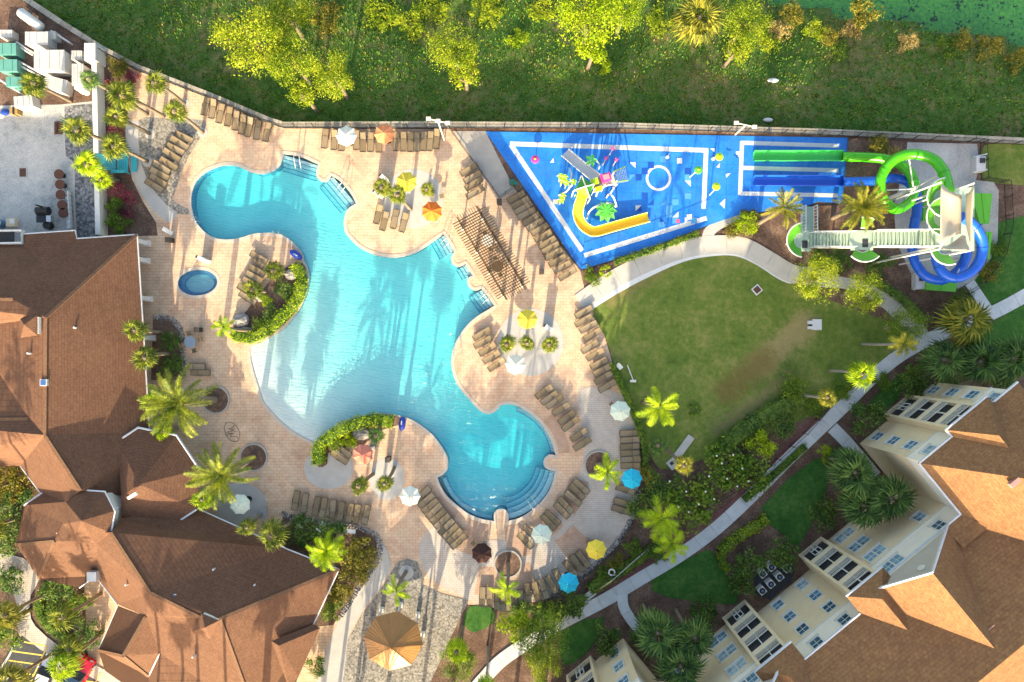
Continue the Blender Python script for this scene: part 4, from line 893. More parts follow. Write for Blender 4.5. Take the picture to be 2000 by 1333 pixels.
def table_set(px, py, label, r=.5, col=None, nch=4, z=0.012, a0=.3, tall=.74):
    p = W(px, py, tall); p.z = z; t = empty('patio_table', p, label, 'table'); q = Vector(p)
    MB().cyl(q, r, tall-.04+z, tall+z, 20).build('table_top', col or m_steel, t); MB().cyl(q, .05, z, tall-.04+z, 8).cyl(q, .25, z, .05, 12).build('pedestal', m_frame, t)
    for k in range(nch):
        a = a0+k*2*math.pi/nch; c = q+Vector((math.cos(a), math.sin(a), 0))*(r+.32); d = Vector((math.cos(a), math.sin(a), 0)); n2 = Vector((-d.y, d.x, 0))
        ch = empty('patio_chair', c, 'metal chair %s the %s' % (['right of','above','left of','below'][k] if nch == 4 else ['right of','upper left of','lower left of'][k], label), 'chair', 'chairs around the '+label)
        MB().box(c+UZ*.44, (.42,.42,.04), (d, n2, UZ)).build('seat', m_sling, ch); MB().box(c+d*.21+UZ*.66, (.03,.42,.4), (d, n2, UZ)).build('backrest', m_sling, ch)
        for sx in (-1, 1):
            for sy in (-1, 1): MB().bar(c+d*(.18*sx)+n2*(.18*sy), c+d*(.18*sx)+n2*(.18*sy)+UZ*.44, .03).build('leg', m_frame, ch)
m_tb = M('blue_table_top', (0.20,0.27,0.36), (0.16,0.22,0.3), 3, 0.3, 0.5); m_tg = M('mosaic_top', (0.16,0.17,0.19), (0.42,0.42,0.44), 14, 0.4)
table_set(371,668,'round blue patio table by the kerbed bed', .6, m_tb); table_set(511,1003,'round mosaic patio table by the clubhouse eave', .55, m_tg, 0)
table_set(952,470,'round pale table under the pergola, upper of two', .6, m_white); table_set(972,520,'round brown table under the pergola, lower of two', .6, m_wood)
table_set(848,386,'small table shaded by the orange parasol', .45, m_steel, 3)
table_set(935,1073,'small table under the brown parasol', .4, m_frame, 3); table_set(1160,1068,'small table under the pale yellow parasol', .4, m_frame, 3); table_set(1206,800,'small table under the hedge parasol', .4, m_frame, 3)

# ------------------------------------------------------------------ octagonal pavilion with plank roof
m_gz = M('pavilion_metal', (0.42,0.20,0.062), (0.36,0.165,0.052), 2, 0.4, 0.5, 0.1, 0, 4, 0.10)
gzc = W(764,1262,3.9); gz = empty('pavilion', (gzc.x, gzc.y, 0), 'octagonal pavilion with orange brown ribbed metal roof on the grey cobbles', 'pavilion')
GR_ = 2.95; ang0 = R(82)
for k in range(8):
    a0, a1 = ang0+k*math.pi/4, ang0+(k+1)*math.pi/4
    p0 = Vector((gzc.x+GR_*math.cos(a0), gzc.y+GR_*math.sin(a0), 2.7)); p1 = Vector((gzc.x+GR_*math.cos(a1), gzc.y+GR_*math.sin(a1), 2.7)); ap = Vector((gzc.x, gzc.y, 4.2))
    nrm = (p1-p0).cross(ap-p0).normalized(); npl = 6
    for i in range(npl):
        t0, t1 = i/npl+.006, (i+1)/npl-.006; q0, q1 = p0.lerp(p1, t0), p0.lerp(p1, t1); am = ap.lerp(p0.lerp(p1, (t0+t1)/2), .02)
        h = nrm*(.03+.012*random.random())
        mb = MB().add([q0, q1, am, q0+h, q1+h, am+h], [(3,4,5),(0,3,5,2),(1,2,5,4),(0,1,4,3)]); mb.build('roof_panel', m_gz, gz)
    MB().add([p0, p1, ap], [(0,1,2)]).build('roof_liner', m_gz, gz)
    MB().bar(p0+nrm*.05, ap+nrm*.05, .07, .05).build('hip_cap', m_gz, gz)
    q = Vector((gzc.x+(GR_-.3)*math.cos(a0), gzc.y+(GR_-.3)*math.sin(a0), 0)); po = MB().box(q+UZ*1.4, (.18,.18,2.8)).build('post', m_white, gz); MB().box(q+UZ*.3, (.4,.4,.6)).build('plinth', m_pale, po)
MB().ball((gzc.x, gzc.y, 4.25), .12).build('finial', m_gz, gz)

# ------------------------------------------------------------------ walls and fences
def wallrun(name, pts, w, z0, z1, mat, label, cat, cap=None):
    P = [Vector(W(*p)[:2]) for p in pts]; root = empty(name, (P[0].x, P[0].y, 0), label, cat)
    strip(MB(), P, w, z0, z1).build('wall_body', mat, root)
    strip(MB(), P, w+.1, z1, z1+.1).build('coping', cap or mat, root); return root
wallrun('garden_wall', [(199,100),(203,280),(207,462)], .4, 0, 1.3, m_cream, 'white rendered wall between the service yard and the planting bed', 'wall', m_white)
MB().box(W(186,108,.9), (1.1,1.7,1.8)).build('wall_pier', m_white, tag(empty('gate_pier', W(186,108), 'broad white pier at the top end of the garden wall', 'pier')))
rw = empty('retaining_wall', (FW[3].x, FW[3].y, 0), 'long stone-capped retaining wall along the wild field', 'wall')
strip(MB(), [Vector((p.x, p.y)) for p in FW], .5, -4.5, .12).build('wall_body', m_conc, rw)
# cap stones one by one along the part in view
capm = M('cap_stone', (0.40,0.36,0.30), (0.28,0.25,0.21), 2.5, 0.9, 0.1, 0, 0.3, 6, 0.22)
acc = 0.0
def along(P, step):
    out = []; d = 0; nxt = 0
    for a, b in zip(P[:-1], P[1:]):
        L = (b-a).length
        while nxt <= d+L: t = (nxt-d)/L; out.append((a.lerp(b, t), (b-a).normalized())); nxt += step
        d += L
    return out
for p, t in along(FW[1:12], 1.25):
    if -56 < p.x < 56: MB().box(p+UZ*.17, (1.21,.62,.1), (t, Vector((-t.y,t.x,0)), UZ)).build('cap_stone', capm, rw, org=p)
def fence(pts, label, h=1.5, step=1.9, off=0.0, pal=0.14, z=0.1, name='fence'):
    P = [W(*p) for p in pts]; root = empty(name, P[0], label, 'fence')
    L = along(P, step); n = Vector((0,0,0))
    for p, t in L: q = p+Vector((-t.y,t.x,0))*off; MB().box(q+UZ*(z+h/2), (.06,.06,h)).box(q+UZ*(z+h+.02), (.09,.09,.04)).build('post', m_black, root, org=q)
    for a, b in zip(P[:-1], P[1:]):
        t = (b-a).normalized(); o = Vector((-t.y,t.x,0))*off
        for zz in (.15, h-.12): MB().bar(a+o+UZ*(z+zz), b+o+UZ*(z+zz), .035, .045).build('rail', m_black, root, org=a+o)
    mb = MB()
    for p, t in along(P, pal): q = p+Vector((-t.y,t.x,0))*off; mb.bar(q+UZ*(z+.1), q+UZ*(z+h-.05), .016)
    pk = mb.build('pickets', m_black, root); pk['kind'] = 'stuff'; return root
fence([(60,12),(126,56),(202,103),(270,139),(420,197),(526,242),(555,251),(875,251)], 'black picket fence on the north wall beside the loungers')
fence([(877,251),(1200,252),(1620,265),(1905,279)], 'black picket fence on the north wall behind the splash pad and slides')
fence([(878,253),(976,388),(1010,364)], 'black picket fence closing off the concrete apron beside the splash pad', 1.2)
fence([(1011,373),(1134,528)], 'low black fence between the lounger row and the splash pad', .9)
fence([(1134,529),(1255,492),(1378,444)], 'low black fence along the south edge of the splash pad', 1.1)
fence([(1912,281),(1914,352),(1958,358),(1962,440),(1948,500),(1905,560),(1850,592),(1800,640)], 'black picket fence around the slide tower bed', 1.3)
fence([(1905,279),(2060,287)], 'black picket fence along the field at the upper right corner', 1.3)
fence([(1160,1142),(1200,1110),(1262,1064),(1330,1012),(1440,950),(1510,898),(1572,840),(1615,790)], 'black picket fence running through the shrubs above the sidewalk', 1.3)
fence([(1235,1020),(1200,1072),(1150,1118),(1060,1178)], 'low black fence around the south-east deck edge', .6)
# stone edging of the beds
def edging(pts, label, w=.55, h=.22, closed=False):
    P = [Vector(W(p.x, p.y)[:2]) for p in catmull(pts, 4, closed)]
    root = empty('stone_edging', (P[0].x, P[0].y, 0), label, 'edging'); rg = random.Random(len(label))
    PP = [Vector((p.x, p.y, 0)) for p in P]+([Vector((P[0].x, P[0].y, 0))] if closed else [])
    shapes = []
    mb = MB()
    for p, t in along(PP, .26):
        n = Vector((-t.y, t.x, 0))
        for k in (-1, 0, 1):
            q = p+n*(k*w/3+rg.uniform(-.05,.05))+t*rg.uniform(-.06,.06); mb.ball(q+UZ*(h*.3), rg.uniform(.09,.15), 6, 4, (1,1,.7))
    o = mb.build('stones', m_stone, root); o['kind'] = 'stuff'; return root
edging([(302,620),(335,624),(354,648),(358,690),(357,735)], 'grey stone edging round the bed by the clubhouse porch')
edging([(552,1000),(565,1008),(620,1018),(690,1028),(728,1042),(742,1062),(735,1098),(700,1150),(665,1205)], 'grey stone edging round the bed by the clubhouse corner')
edging([(1246,960),(1236,1005),(1212,1050),(1165,1100),(1125,1135),(1065,1172)], 'grey stone edging along the south-east deck edge')
for x, y, rr, nm in ((422,781,26,'by the larger date palm'),(496,893,26,'by the second date palm'),(992,1101,26,'in the south deck'),(1169,908,27,'in the east deck')):
    b = empty('tree_bed', W(x, y), 'round mulch bed with low kerb '+nm, 'planter')
    C = [Vector(W(x+rr*math.cos(i*math.pi/16), y+rr*math.sin(i*math.pi/16))[:2]) for i in range(32)]
    MB().flat([C], .1).build('mulch', m_mulch, b); strip(MB(), C, .16, 0, .15, True).build('kerb', m_conc, b)
# beds laid over the deck
layer('planting_bed', [(300,622),(334,624),(352,648),(356,690),(354,742),(296,742)], m_mulch, z=.09)
layer('planting_bed', [(556,1003),(600,1016),(690,1031),(733,1046),(738,1062),(730,1098),(690,1152),(652,1220),(605,1225),(560,1075),(540,1045)], m_mulch, z=.10)
layer('planting_bed', [(455,655),(475,669),(510,664),(550,638),(584,600),(598,556),(597,522),(582,512),(556,524),(530,547),(500,583),(480,610),(460,632)], m_mulch, z=.08, smooth=2)
layer('planting_bed', [(617,880),(626,862),(660,834),(710,815),(776,813),(778,830),(740,842),(712,868),(680,872),(642,885),(640,905),(622,912)], m_mulch, z=.08, smooth=2)
layer('planting_bed', [(1460,425),(1500,414),(1566,414),(1580,404),(1645,400),(1655,270),(1765,276),(1760,330),(1745,400),(1748,470),(1790,560),(1800,610),(1740,560),(1640,540),(1540,505),(1480,470),(1405,455)], m_mulch, z=.11)
layer('planting_bed', [(1135,530),(1255,493),(1378,446),(1360,462),(1290,482),(1200,522),(1145,555)], m_mulch, z=.11)
# ------------------------------------------------------------------ water slides and tower
def plast(n, c, ro=.3): return M(n, c, tuple(x*.88 for x in c), 1.2, ro, .5)
m_green = plast('slide_green', (0.05,0.42,0.008)); m_green2 = plast('runout_green', (0.03,0.50,0.10)); m_bslide = plast('slide_blue', (0.004,0.105,0.60)); m_yslide = plast('slide_yellow', (0.85,0.55,0.02)); m_wslide = plast('slide_white', (0.58,0.56,0.58))
m_sail = M('sail_cloth', (0.56,0.49,0.38), (0.52,0.45,0.35), 1, .85, .1); m_deckp = M('tower_floor', (0.37,0.48,0.39), (0.32,0.42,0.35), 1.5, .5, .3); m_gpanel = plast('green_panel', (0.10,0.42,0.03), .5)
m_mag = plast('magenta_plastic', (0.62,0.04,0.28)); m_lime = plast('lime_plastic', (0.35,0.62,0.03)); m_leafp = plast('leaf_plastic', (0.08,0.50,0.06))
def spline3(pts, sub=6):
    out = []; n = len(pts); P = [Vector(p) for p in pts]
    for i in range(n-1):
        p0, p1, p2, p3 = P[max(i-1,0)], P[i], P[i+1], P[min(i+2,n-1)]
        for k in range(sub): t = k/sub; out.append(.5*((2*p1)+(p2-p0)*t+(2*p0-5*p1+4*p2-p3)*t*t+(3*p1-p0-3*p2+p3)*t*t*t))
    out.append(P[-1]); return out
def flume(path, w, h, mat, name, parent, rim=None, th=.06):
    """open U-shaped channel along a world path"""
    mb = MB(); P = [Vector(p) for p in path]; prof = [(-1,1),(-.92,.45),(-.7,.12),(-.35,0),(.35,0),(.7,.12),(.92,.45),(1,1)]; rings = []
    for i, p in enumerate(P):
        t = (P[min(i+1,len(P)-1)]-P[max(i-1,0)]); t.z = 0; t.normalize(); n = Vector((-t.y,t.x,0))
        rings.append([p+n*(a*w/2)+UZ*(b*h) for a, b in prof]+[p+n*(a*(w/2+th))+UZ*(b*h-th) for a, b in prof[::-1]])
    m = 16
    for rg in rings: mb.v += [tuple(q) for q in rg]
    for i in range(len(P)-1):
        for k in range(m): mb.f.append((i*m+k, i*m+(k+1) % m, (i+1)*m+(k+1) % m, (i+1)*m+k))
    mb.f.append(tuple(range(m))); mb.f.append(tuple(range((len(P)-1)*m, len(P)*m))[::-1])
    o = mb.build(name, mat, parent, smooth=False)
    if rim:
        for s in (-1, 1):
            rp = []
            for i, p in enumerate(P):
                t = (P[min(i+1,len(P)-1)]-P[max(i-1,0)]); t.z = 0; t.normalize(); rp.append(p+Vector((-t.y,t.x,0))*(s*(w/2+th/2))+UZ*h)
            MB().tube(rp, .05, 6).build('rim', rim, o)
    return o
def tubeslide(name, label, mat, pxs, z0, z1, run, runmat, rad=.47):
    n = len(pxs); root = empty(name, W(*run[0]), label, 'water slide')
    P = [W(x, y, z0+(z1-z0)*(i/(n-1))**.9) for i, (x, y) in enumerate(pxs)]; S = spline3(P, 6); seg = 9
    for i in range(0, len(S)-1, seg):
        q = S[i:i+seg+1]
        if len(q) > 1:
            o = MB().tube(q, rad, 14, False).build('tube_section', mat, root, smooth=True); MB().tube([q[0], q[0]+(q[1]-q[0]).normalized()*.08], rad+.05, 14).build('flange', mat, o)
    fl = flume([W(*run[0], .28), W((run[0][0]+run[1][0])/2, (run[0][1]+run[1][1])/2, .32), W(*run[1], z1-.35)], .98, .45, runmat, 'runout_flume', root, runmat)
    return root
tubeslide('green_tube_slide', 'bright green tube slide coiling down from the tower to the splash pad', m_green, [(1852,372),(1848,350),(1838,328),(1820,310),(1786,301),(1752,308),(1729,330),(1719,358),(1725,388),(1745,407),(1765,404),(1782,385),(1785,358),(1774,334),(1752,318),(1725,310),(1690,307),(1645,306)], 8.6, 1.1, ((1471,306),(1645,306)), m_green2)
tubeslide('blue_tube_slide', 'deep blue tube slide looping round the tower to the splash pad', m_bslide, [(1876,424),(1895,434),(1912,455),(1919,482),(1913,510),(1895,532),(1866,543),(1842,533),(1830,510),(1831,486),(1846,466),(1870,463),(1886,480),(1886,504),(1870,530),(1840,547),(1808,539),(1788,513),(1782,486),(1785,445),(1791,412),(1790,382),(1775,357),(1748,348),(1710,353),(1645,355)], 8.6, 1.1, ((1471,354),(1645,355)), m_bslide, .45)
tw = empty('slide_tower', W(1850,440), 'tall slide tower with beige shade sails, curved balconies and long staircase', 'tower')
TZ = 8.2
pl = [W(*p, TZ) for p in ((1826,366),(1903,366),(1903,490),(1826,490))]
MB().prism(pl[::-1], TZ-.2, TZ).build('platform', m_deckp, tw)
for x, y, z in ((1838,356,11.2),(1902,358,11.2),(1896,489,11.0),(1836,486,11.0)):
    p = W(x, y, z); MB().tube([(p.x,p.y,0),(p.x,p.y,z)], .09, 8).build('mast', m_white, tw, org=p)
for x, y in ((1832,374),(1897,374),(1897,482),(1832,482)):
    p = W(x, y, TZ); MB().box((p.x, p.y, TZ/2-.1), (.14,.14,TZ-.2)).build('column', m_white, tw, org=p)
def sail(pts, name='shade_sail'):
    a, b, c, d = [W(*p) for p in pts]; mb = MB(); n = 8
    for i in range(n+1):
        for j in range(n+1):
            u, v2 = i/n, j/n; q = a*(1-u)*(1-v2)+b*u*(1-v2)+c*u*v2+d*(1-u)*v2; cen = (a+b+c+d)/4
            pin = .13*math.sin(math.pi*u)*(2*abs(v2-.5))**2+.0*math.sin(math.pi*v2)
            q = q.lerp(cen, pin); mb.v.append(tuple(q-UZ*.5*math.sin(math.pi*u)*math.sin(math.pi*v2)))
    for i in range(n):
        for j in range(n): k = i*(n+1)+j; mb.f.append((k, k+1, k+n+2, k+n+1))
    o = mb.build(name, m_sail, tw, smooth=True); md = o.modifiers.new('thick', 'SOLIDIFY'); md.thickness = .015; return o
sail(((1838,356,11.2),(1878,380,9.6),(1877,456,9.8),(1836,486,11.0))); sail(((1886,378,9.6),(1902,358,11.2),(1896,489,11.0),(1890,452,9.6))); sail(((1838,487,10.6),(1880,459,9.9),(1886,461,9.9),(1895,488,10.6)))
def balcony(cx, cy, z, a0, a1, rpx, h=.55, nm='balcony_panel'):
    n = 10; k = rpx/PXM*(CH-z)/CH; c = W(cx, cy, z); P = [Vector((c.x+k*math.cos(R(a0+(a1-a0)*i/n)), c.y+k*math.sin(R(a0+(a1-a0)*i/n)))) for i in range(n+1)]
    P2 = [Vector((c.x+(k+.95)*math.cos(R(a0+(a1-a0)*i/n)), c.y+(k+.95)*math.sin(R(a0+(a1-a0)*i/n)))) for i in range(n+1)]
    mb = MB()
    for i in range(n): mb.quad(*[Vector((q.x,q.y,zz)) for q, zz in ((P[i],z),(P[i+1],z),(P2[i+1],z+h),(P2[i],z+h))])
    o = mb.build(nm, m_gpanel, tw); md = o.modifiers.new('thick', 'SOLIDIFY'); md.thickness = .05
    for Q, zz in ((P, z), (P2, z+h)): MB().tube([(q.x,q.y,zz) for q in Q], .07, 6).build('rail', m_white, o)
balcony(1842,388,TZ,95,265,18); balcony(1841,425,TZ,95,265,18); balcony(1846,482,TZ,190,290,16)
MB().prism([W(*p, TZ) for p in ((1819,370),(1819,445),(1830,445),(1830,370))], TZ-.15, TZ-.002).build('balcony_floor', m_deckp, tw)
def flight(x0, x1, y, w, z0, z1, n, axis='x'):
    for i in range(n):
        t = (i+.5)/n; z = z0+(z1-z0)*(i+1)/n
        if axis == 'x':
            p = W(x0+(x1-x0)*t, y, z); d = (abs(W(x1,y,z1).x-W(x0,y,z0).x)/n*1.02, w, .06)
        else:
            p = W(y, x0+(x1-x0)*t, z); d = (w, abs(W(y,x1,z1).y-W(y,x0,z0).y)/n*1.02, .06)
        MB().box(p, d).build('tread', m_deckp, tw, org=p)
    if axis == 'x': a, b = W(x0, y, z0-.12), W(x1, y, z1-.12)
    else: a, b = W(y, x0, z0-.12), W(y, x1, z1-.12)
    MB().bar(a, b, w, .05).build('stair_pan', m_deckp, tw)
    for s in (-1, 1):
        if axis == 'x': a, b = W(x0, y, z0)+Vector((0,s*w/2,0)), W(x1, y, z1)+Vector((0,s*w/2,0))
        else: a, b = W(y, x0, z0)+Vector((s*w/2,0,0)), W(y, x1, z1)+Vector((s*w/2,0,0))
        MB().bar(a, b, .08, .3).build('stringer', m_white, tw); MB().tube([a+UZ*1.0, b+UZ*1.0], .05, 6).build('handrail', m_white, tw)
        mb = MB(); k = 8
        for i in range(k+1): q = a.lerp(b, i/k); mb.bar(q, q+UZ, .05)
        mb.build('balusters', m_white, tw)
flight(404, 455, 1577, 1.15, .2, 2.2, 9, 'y'); flight(1582, 1664, 469, 1.45, 2.3, 5.0, 13); flight(1704, 1824, 467, 1.5, 5.1, 8.1, 16)
for (x, y, w, h, z) in ((1566,471,34,38,2.25),(1684,469,40,36,5.05)):
    p = W(x, y, z); MB().box(p-UZ*.08, (w/PXM, h/PXM, .14)).build('landing', m_deckp, tw, org=p); q = W(x+6, y+6, z+.02); MB().box(q, (.55,.75,.02)).build('mat', m_screen, tw, org=q)
    for dx in (-.7, .7): MB().box((p.x+dx, p.y, z/2-.1), (.14,.14,z-.2)).build('column', m_white, tw, org=p)
balcony(1566,470,2.25,100,262,15); balcony(1684,474,5.05,225,315,19); balcony(1684,462,5.05,60,100,17)
# struts that carry the tubes
def mast(cx, cy, h, arms, label):
    p = W(cx, cy); o = empty('support_mast', p, label, 'mast'); MB().tube([p, p+UZ*h], .2, 10).build('column', m_white, o)
    for x, y, z in arms: q = W(x, y, z); MB().tube([p+UZ*(h-.4), q], .06, 6).build('arm', m_white, o)
mast(1736,387,4.7,((1775,306,6.6),(1832,342,7.2),(1722,372,4.6),(1760,402,3.6)), 'white steel mast with arms inside the green slide coil')
mast(1841,511,3.8,((1834,497,4.6),(1868,538,5.2),(1886,486,5.0),(1836,528,4.8)), 'white steel mast with arms inside the blue slide coil')
def shed(pts, z, label, col=None):
    P = [W(*p, z) for p in pts]; c = sum(P, Vector())/len(P); c.z = 0; o = empty('pump_enclosure', c, label, 'enclosure')
    if sum(P[i].x*P[(i+1) % len(P)].y-P[(i+1) % len(P)].x*P[i].y for i in range(len(P))) < 0: P = P[::-1]
    MB().prism(offset(P, -.08), 0, z-.06).build('side_wall', m_gpanel, o); mid = len(P)
    mb = MB().prism(P, z-.06, z).build('lid', col or m_gpanel, o); a, b = (P[0]+P[1])/2, (P[2]+P[3])/2; MB().bar(a+UZ*.02, b+UZ*.02, .05, .04).build('lid_seam', m_green, o)
shed([(1896,377),(1938,378),(1932,437),(1914,436)], 1.4, 'green-lidded pump enclosure right of the slide tower'); shed([(1926,452),(1938,453),(1932,508),(1924,500)], 1.2, 'narrow green enclosure outside the blue slide loop'); shed([(1810,548),(1872,546),(1866,570),(1808,566)], 1.2, 'green enclosure below the blue slide loop'); shed([(1805,370),(1818,368),(1818,430),(1803,432)], 1.0, 'dark green enclosure between the two slide coils')
for x, y, lab in ((1915,320,'white service trailer beside the gravel bed'),(1797,550,'small white pump unit at the foot of the blue slide')):
    p = W(x, y, .8); o = empty('pump_unit', (p.x,p.y,0), lab, 'pump'); MB().box((p.x,p.y,.45), (.95,1.5,.9)).build('housing', m_wslide, o); MB().box((p.x+.1,p.y+.3,.95), (.5,.5,.12)).build('hatch', m_screen, o); MB().bar((p.x-.5,p.y-.8,.5), (p.x+.9,p.y-.5,.5), .12).build('rail', m_white, o); MB().bar((p.x-.5,p.y+.8,.5), (p.x+.9,p.y+1.1,.5), .12).build('rail', m_white, o)
# ------------------------------------------------------------------ children's play structure on the pad
ys = empty('yellow_slide', W(1140,430), 'curved yellow open slide on the splash pad', 'slide')
flume(spline3([W(1139,376,2.3),W(1134,392,2.0),W(1129,408,1.6),W(1129,424,1.25),W(1136,439,1.0),W(1148,449,.8),W(1163,453,.65),W(1200,443,.4),W(1266,425,.15)], 5), .9, .38, m_yslide, 'chute', ys, plast('yellow_rim', (0.9,0.8,0.25)))
MB().tube([W(1131,412), W(1131,412)+UZ*1.4], .07, 8).build('leg', m_white, ys); MB().tube([W(1150,447), W(1150,447)+UZ*.8], .07, 8).build('leg', m_white, ys)
wsld = empty('white_slide', W(1130,325), 'straight white open slide on the splash pad', 'slide')
flume([W(1165,350,2.3),W(1135,326,1.3),W(1103,299,.15)], .95, .36, m_wslide, 'chute', wsld, m_white)
ps = empty('play_structure', W(1170,355), 'colourful water play structure with magenta hut and green canopy', 'play structure')
hx = [W(*p, 2.3) for p in ((1158,352),(1182,343),(1197,340),(1203,356),(1180,364),(1160,372))]
MB().prism(hx[::-1], 2.1, 2.25).build('deck', m_deckp, ps)
for p in hx: MB().tube([(p.x,p.y,0),(p.x,p.y,3.0)], .06, 8).build('post', m_white, ps)
hc = W(1183,347,2.9); ra = R(17); hX, hY = Vector((math.cos(ra),math.sin(ra),0)), Vector((-math.sin(ra),math.cos(ra),0))
MB().box(hc-UZ*.1, (.95,.75,.9), (hX,hY,UZ)).build('hut', m_mag, ps); MB().box(hc+UZ*.38, (.62,.5,.08), (hX,hY,UZ)).build('hut_lid', plast('pink_lid', (0.75,0.25,0.3)), ps); MB().box(hc-hX*1.1-UZ*.3, (.7,.6,.5), (hX,hY,UZ)).build('step_box', m_lime, ps); MB().box(hc-hX*1.0-hY*.8-UZ*.3, (.8,.4,.4), (hX,hY,UZ)).build('step_box', m_yslide, ps)
mb = MB(); nq = [W(1196,338,2.2),W(1200,358,2.2),W(1226,354,.2),W(1221,327,.2)]
for i in range(9):
    t = i/8; mb.bar(nq[0].lerp(nq[1],t), nq[3].lerp(nq[2],t), .03); mb.bar(nq[0].lerp(nq[3],t), nq[1].lerp(nq[2],t), .03)
mb.build('climbing_net', m_white, ps)
for a, b in ((0,3),(1,2)): MB().tube([nq[a]+UZ*.6, nq[b]+UZ*.5], .06, 6).build('handrail', m_lime, ps)
cc = W(1144,364,3.6)
for k in range(4):
    pts = [W(*p) for p in ((1136,343,3.0),(1160,360,3.0),(1152,388,3.0),(1121,372,3.0))]
    a, b = pts[k], pts[(k+1) % 4]; MB().add([cc, a, (a+b)/2*.88+cc*.12, b], [(0,1,2),(0,2,3),(2,1,0),(3,2,0)]).build('canopy_panel', m_leafp if k != 2 else m_lime, ps)
    MB().tube(spline3([cc+UZ*.05, cc.lerp(a,.5)+UZ*.05, a, Vector((a.x*1.0,a.y,1.2)), Vector((a.x,a.y,0))], 4), .07, 6).build('arch', m_white, ps)
for P in ([(1112,328,.0),(1116,340,1.6),(1114,352,2.3)], [(1115,362,2.2),(1106,374,1.2),(1091,381,0)], [(1146,427,0),(1150,415,1.2),(1160,405,1.9),(1175,399,2.2),(1192,397,2.2),(1203,404,1.4)], [(1164,383,0),(1172,368,1.8),(1190,361,2.3),(1205,360,1.8)], [(1192,378,0),(1200,366,1.2),(1206,358,1.8)], [(1170,330,0),(1171,321,1.8),(1163,313,2.3)], [(1205,404,0),(1198,385,1.0),(1190,379,1.4),(1184,386,0)]):
    MB().tube(spline3([W(*p) for p in P], 5), .08, 8).build('arch', m_white, ps)
def flower(px, py, z, r, mat, n, label, droop=.25, stem=True):
    p = W(px, py, z); o = empty('spray_flower', (p.x,p.y,0), label, 'water toy')
    if stem: MB().tube([(p.x,p.y,0), (p.x,p.y,z)], .05, 8).build('stem', m_white, o)
    for k in range(n):
        a = k*2*math.pi/n; d = Vector((math.cos(a), math.sin(a), 0)); s = Vector((-d.y,d.x,0))
        MB().add([p, p+d*r*.55+s*r*.3+UZ*.05, p+d*r-UZ*droop*r, p+d*r*.55-s*r*.3+UZ*.05, p-UZ*.06+d*r*.5], [(0,3,2,1),(0,1,4),(1,2,4),(2,3,4),(3,0,4)]).build('petal', mat, o)
flower(1184,412,2.4,1.15,m_leafp,9,'large green palm-leaf water toy above the yellow slide'); flower(1155,313,2.4,.7,m_leafp,5,'green leaf water toy on a bent white pipe')
for x, y, lab in ((1095,344,'left'),(1103,346,'second'),(1098,353,'third'),(1107,357,'fourth'),(1120,355,'right')): flower(x, y, 2.4, .4, m_lime, 6, 'lime spray cup in the upper cluster of five, %s one' % lab)
for x, y, lab in ((1099,383,'upper'),(1096,391,'lower'),(1129,383,'single')): flower(x, y, 2.1, .42, m_lime, 6, 'lime spray cup by the yellow slide, %s one' % lab)
def disc_toy(px, py, z, mat, label, bx, by):
    p = W(px, py, z); b = W(bx, by); o = empty('spray_post', b, label, 'water toy'); MB().tube([b, b.lerp(p,.6)+UZ*z*.3, p], .05, 8).build('stem', m_white, o); MB().ball(p, .42, 14, 6, (1,1,.35)).build('dish', mat, o); MB().ball(p+UZ*.16, .12, 8, 5).build('cap', m_yslide, o)
disc_toy(1405,306,2.2,m_lime,'upper lime dish sprayer right of the pad line',1401,311); disc_toy(1364,332,2.3,m_leafp,'green dish sprayer inside the pad line',1347,346); disc_toy(1399,364,2.3,m_lime,'lower lime dish sprayer right of the pad line',1386,381); disc_toy(1045,311,.9,m_mag,'magenta ball sprayer near the left pad line',1046,313)
for x, y, lab in ((1197,290,'top'),(1184,309,'left'),(1204,312,'right')): flower(x, y, 2.6, .25, m_mag, 5, 'small magenta spray flower above the hut, %s of three' % lab, .1)
for x, y, lab in ((1303,307,'left of the white square'),(1393,310,'right of the pad line')):
    p = W(x, y); o = empty('spray_cone', p, 'small white cone jet '+lab, 'water toy'); MB().cyl(p, .22, .02, .5, 10, .05).build('cone', m_white, o); MB().tube([p+UZ*.5, p+UZ*.75+Vector((.05,.2,0))], .03, 6).build('nozzle', m_steel, o)
# ------------------------------------------------------------------ vegetation
lf_y = M_leaf('leaf_yellowgreen', (0.06,0.12,0.008), (0.21,0.30,0.012), (0.36,0.40,0.03)); lf_g = M_leaf('leaf_green', (0.028,0.075,0.010), (0.09,0.18,0.016), (0.20,0.28,0.03)); lf_d = M_leaf('leaf_dark', (0.020,0.060,0.014), (0.062,0.135,0.022), (0.15,0.23,0.04), .25)
lf_l = M_leaf('leaf_lime', (0.08,0.16,0.006), (0.24,0.36,0.01), (0.38,0.46,0.02)); lf_o = M_leaf('leaf_olive', (0.05,0.065,0.008), (0.14,0.15,0.016), (0.30,0.25,0.04)); lf_r = M_leaf('leaf_red', (0.05,0.008,0.015), (0.20,0.03,0.07), (0.36,0.10,0.12)); lf_f = M_leaf('grass_blade', (0.022,0.085,0.016), (0.06,0.17,0.024), (0.13,0.27,0.04), .3); lf_t = M_leaf('leaf_straw', (0.16,0.11,0.03), (0.36,0.26,0.08), (0.5,0.38,0.16))
lf_p = M_leaf('frond_green', (0.040,0.075,0.012), (0.12,0.17,0.02), (0.27,0.29,0.035)); lf_pb = M_leaf('frond_bluegreen', (0.025,0.065,0.02), (0.07,0.15,0.035), (0.15,0.24,0.06)); lf_pl = M_leaf('frond_lime', (0.12,0.22,0.006), (0.30,0.44,0.01), (0.42,0.52,0.02)); lf_py = M_leaf('frond_gold', (0.05,0.075,0.012), (0.17,0.19,0.02), (0.36,0.32,0.045))
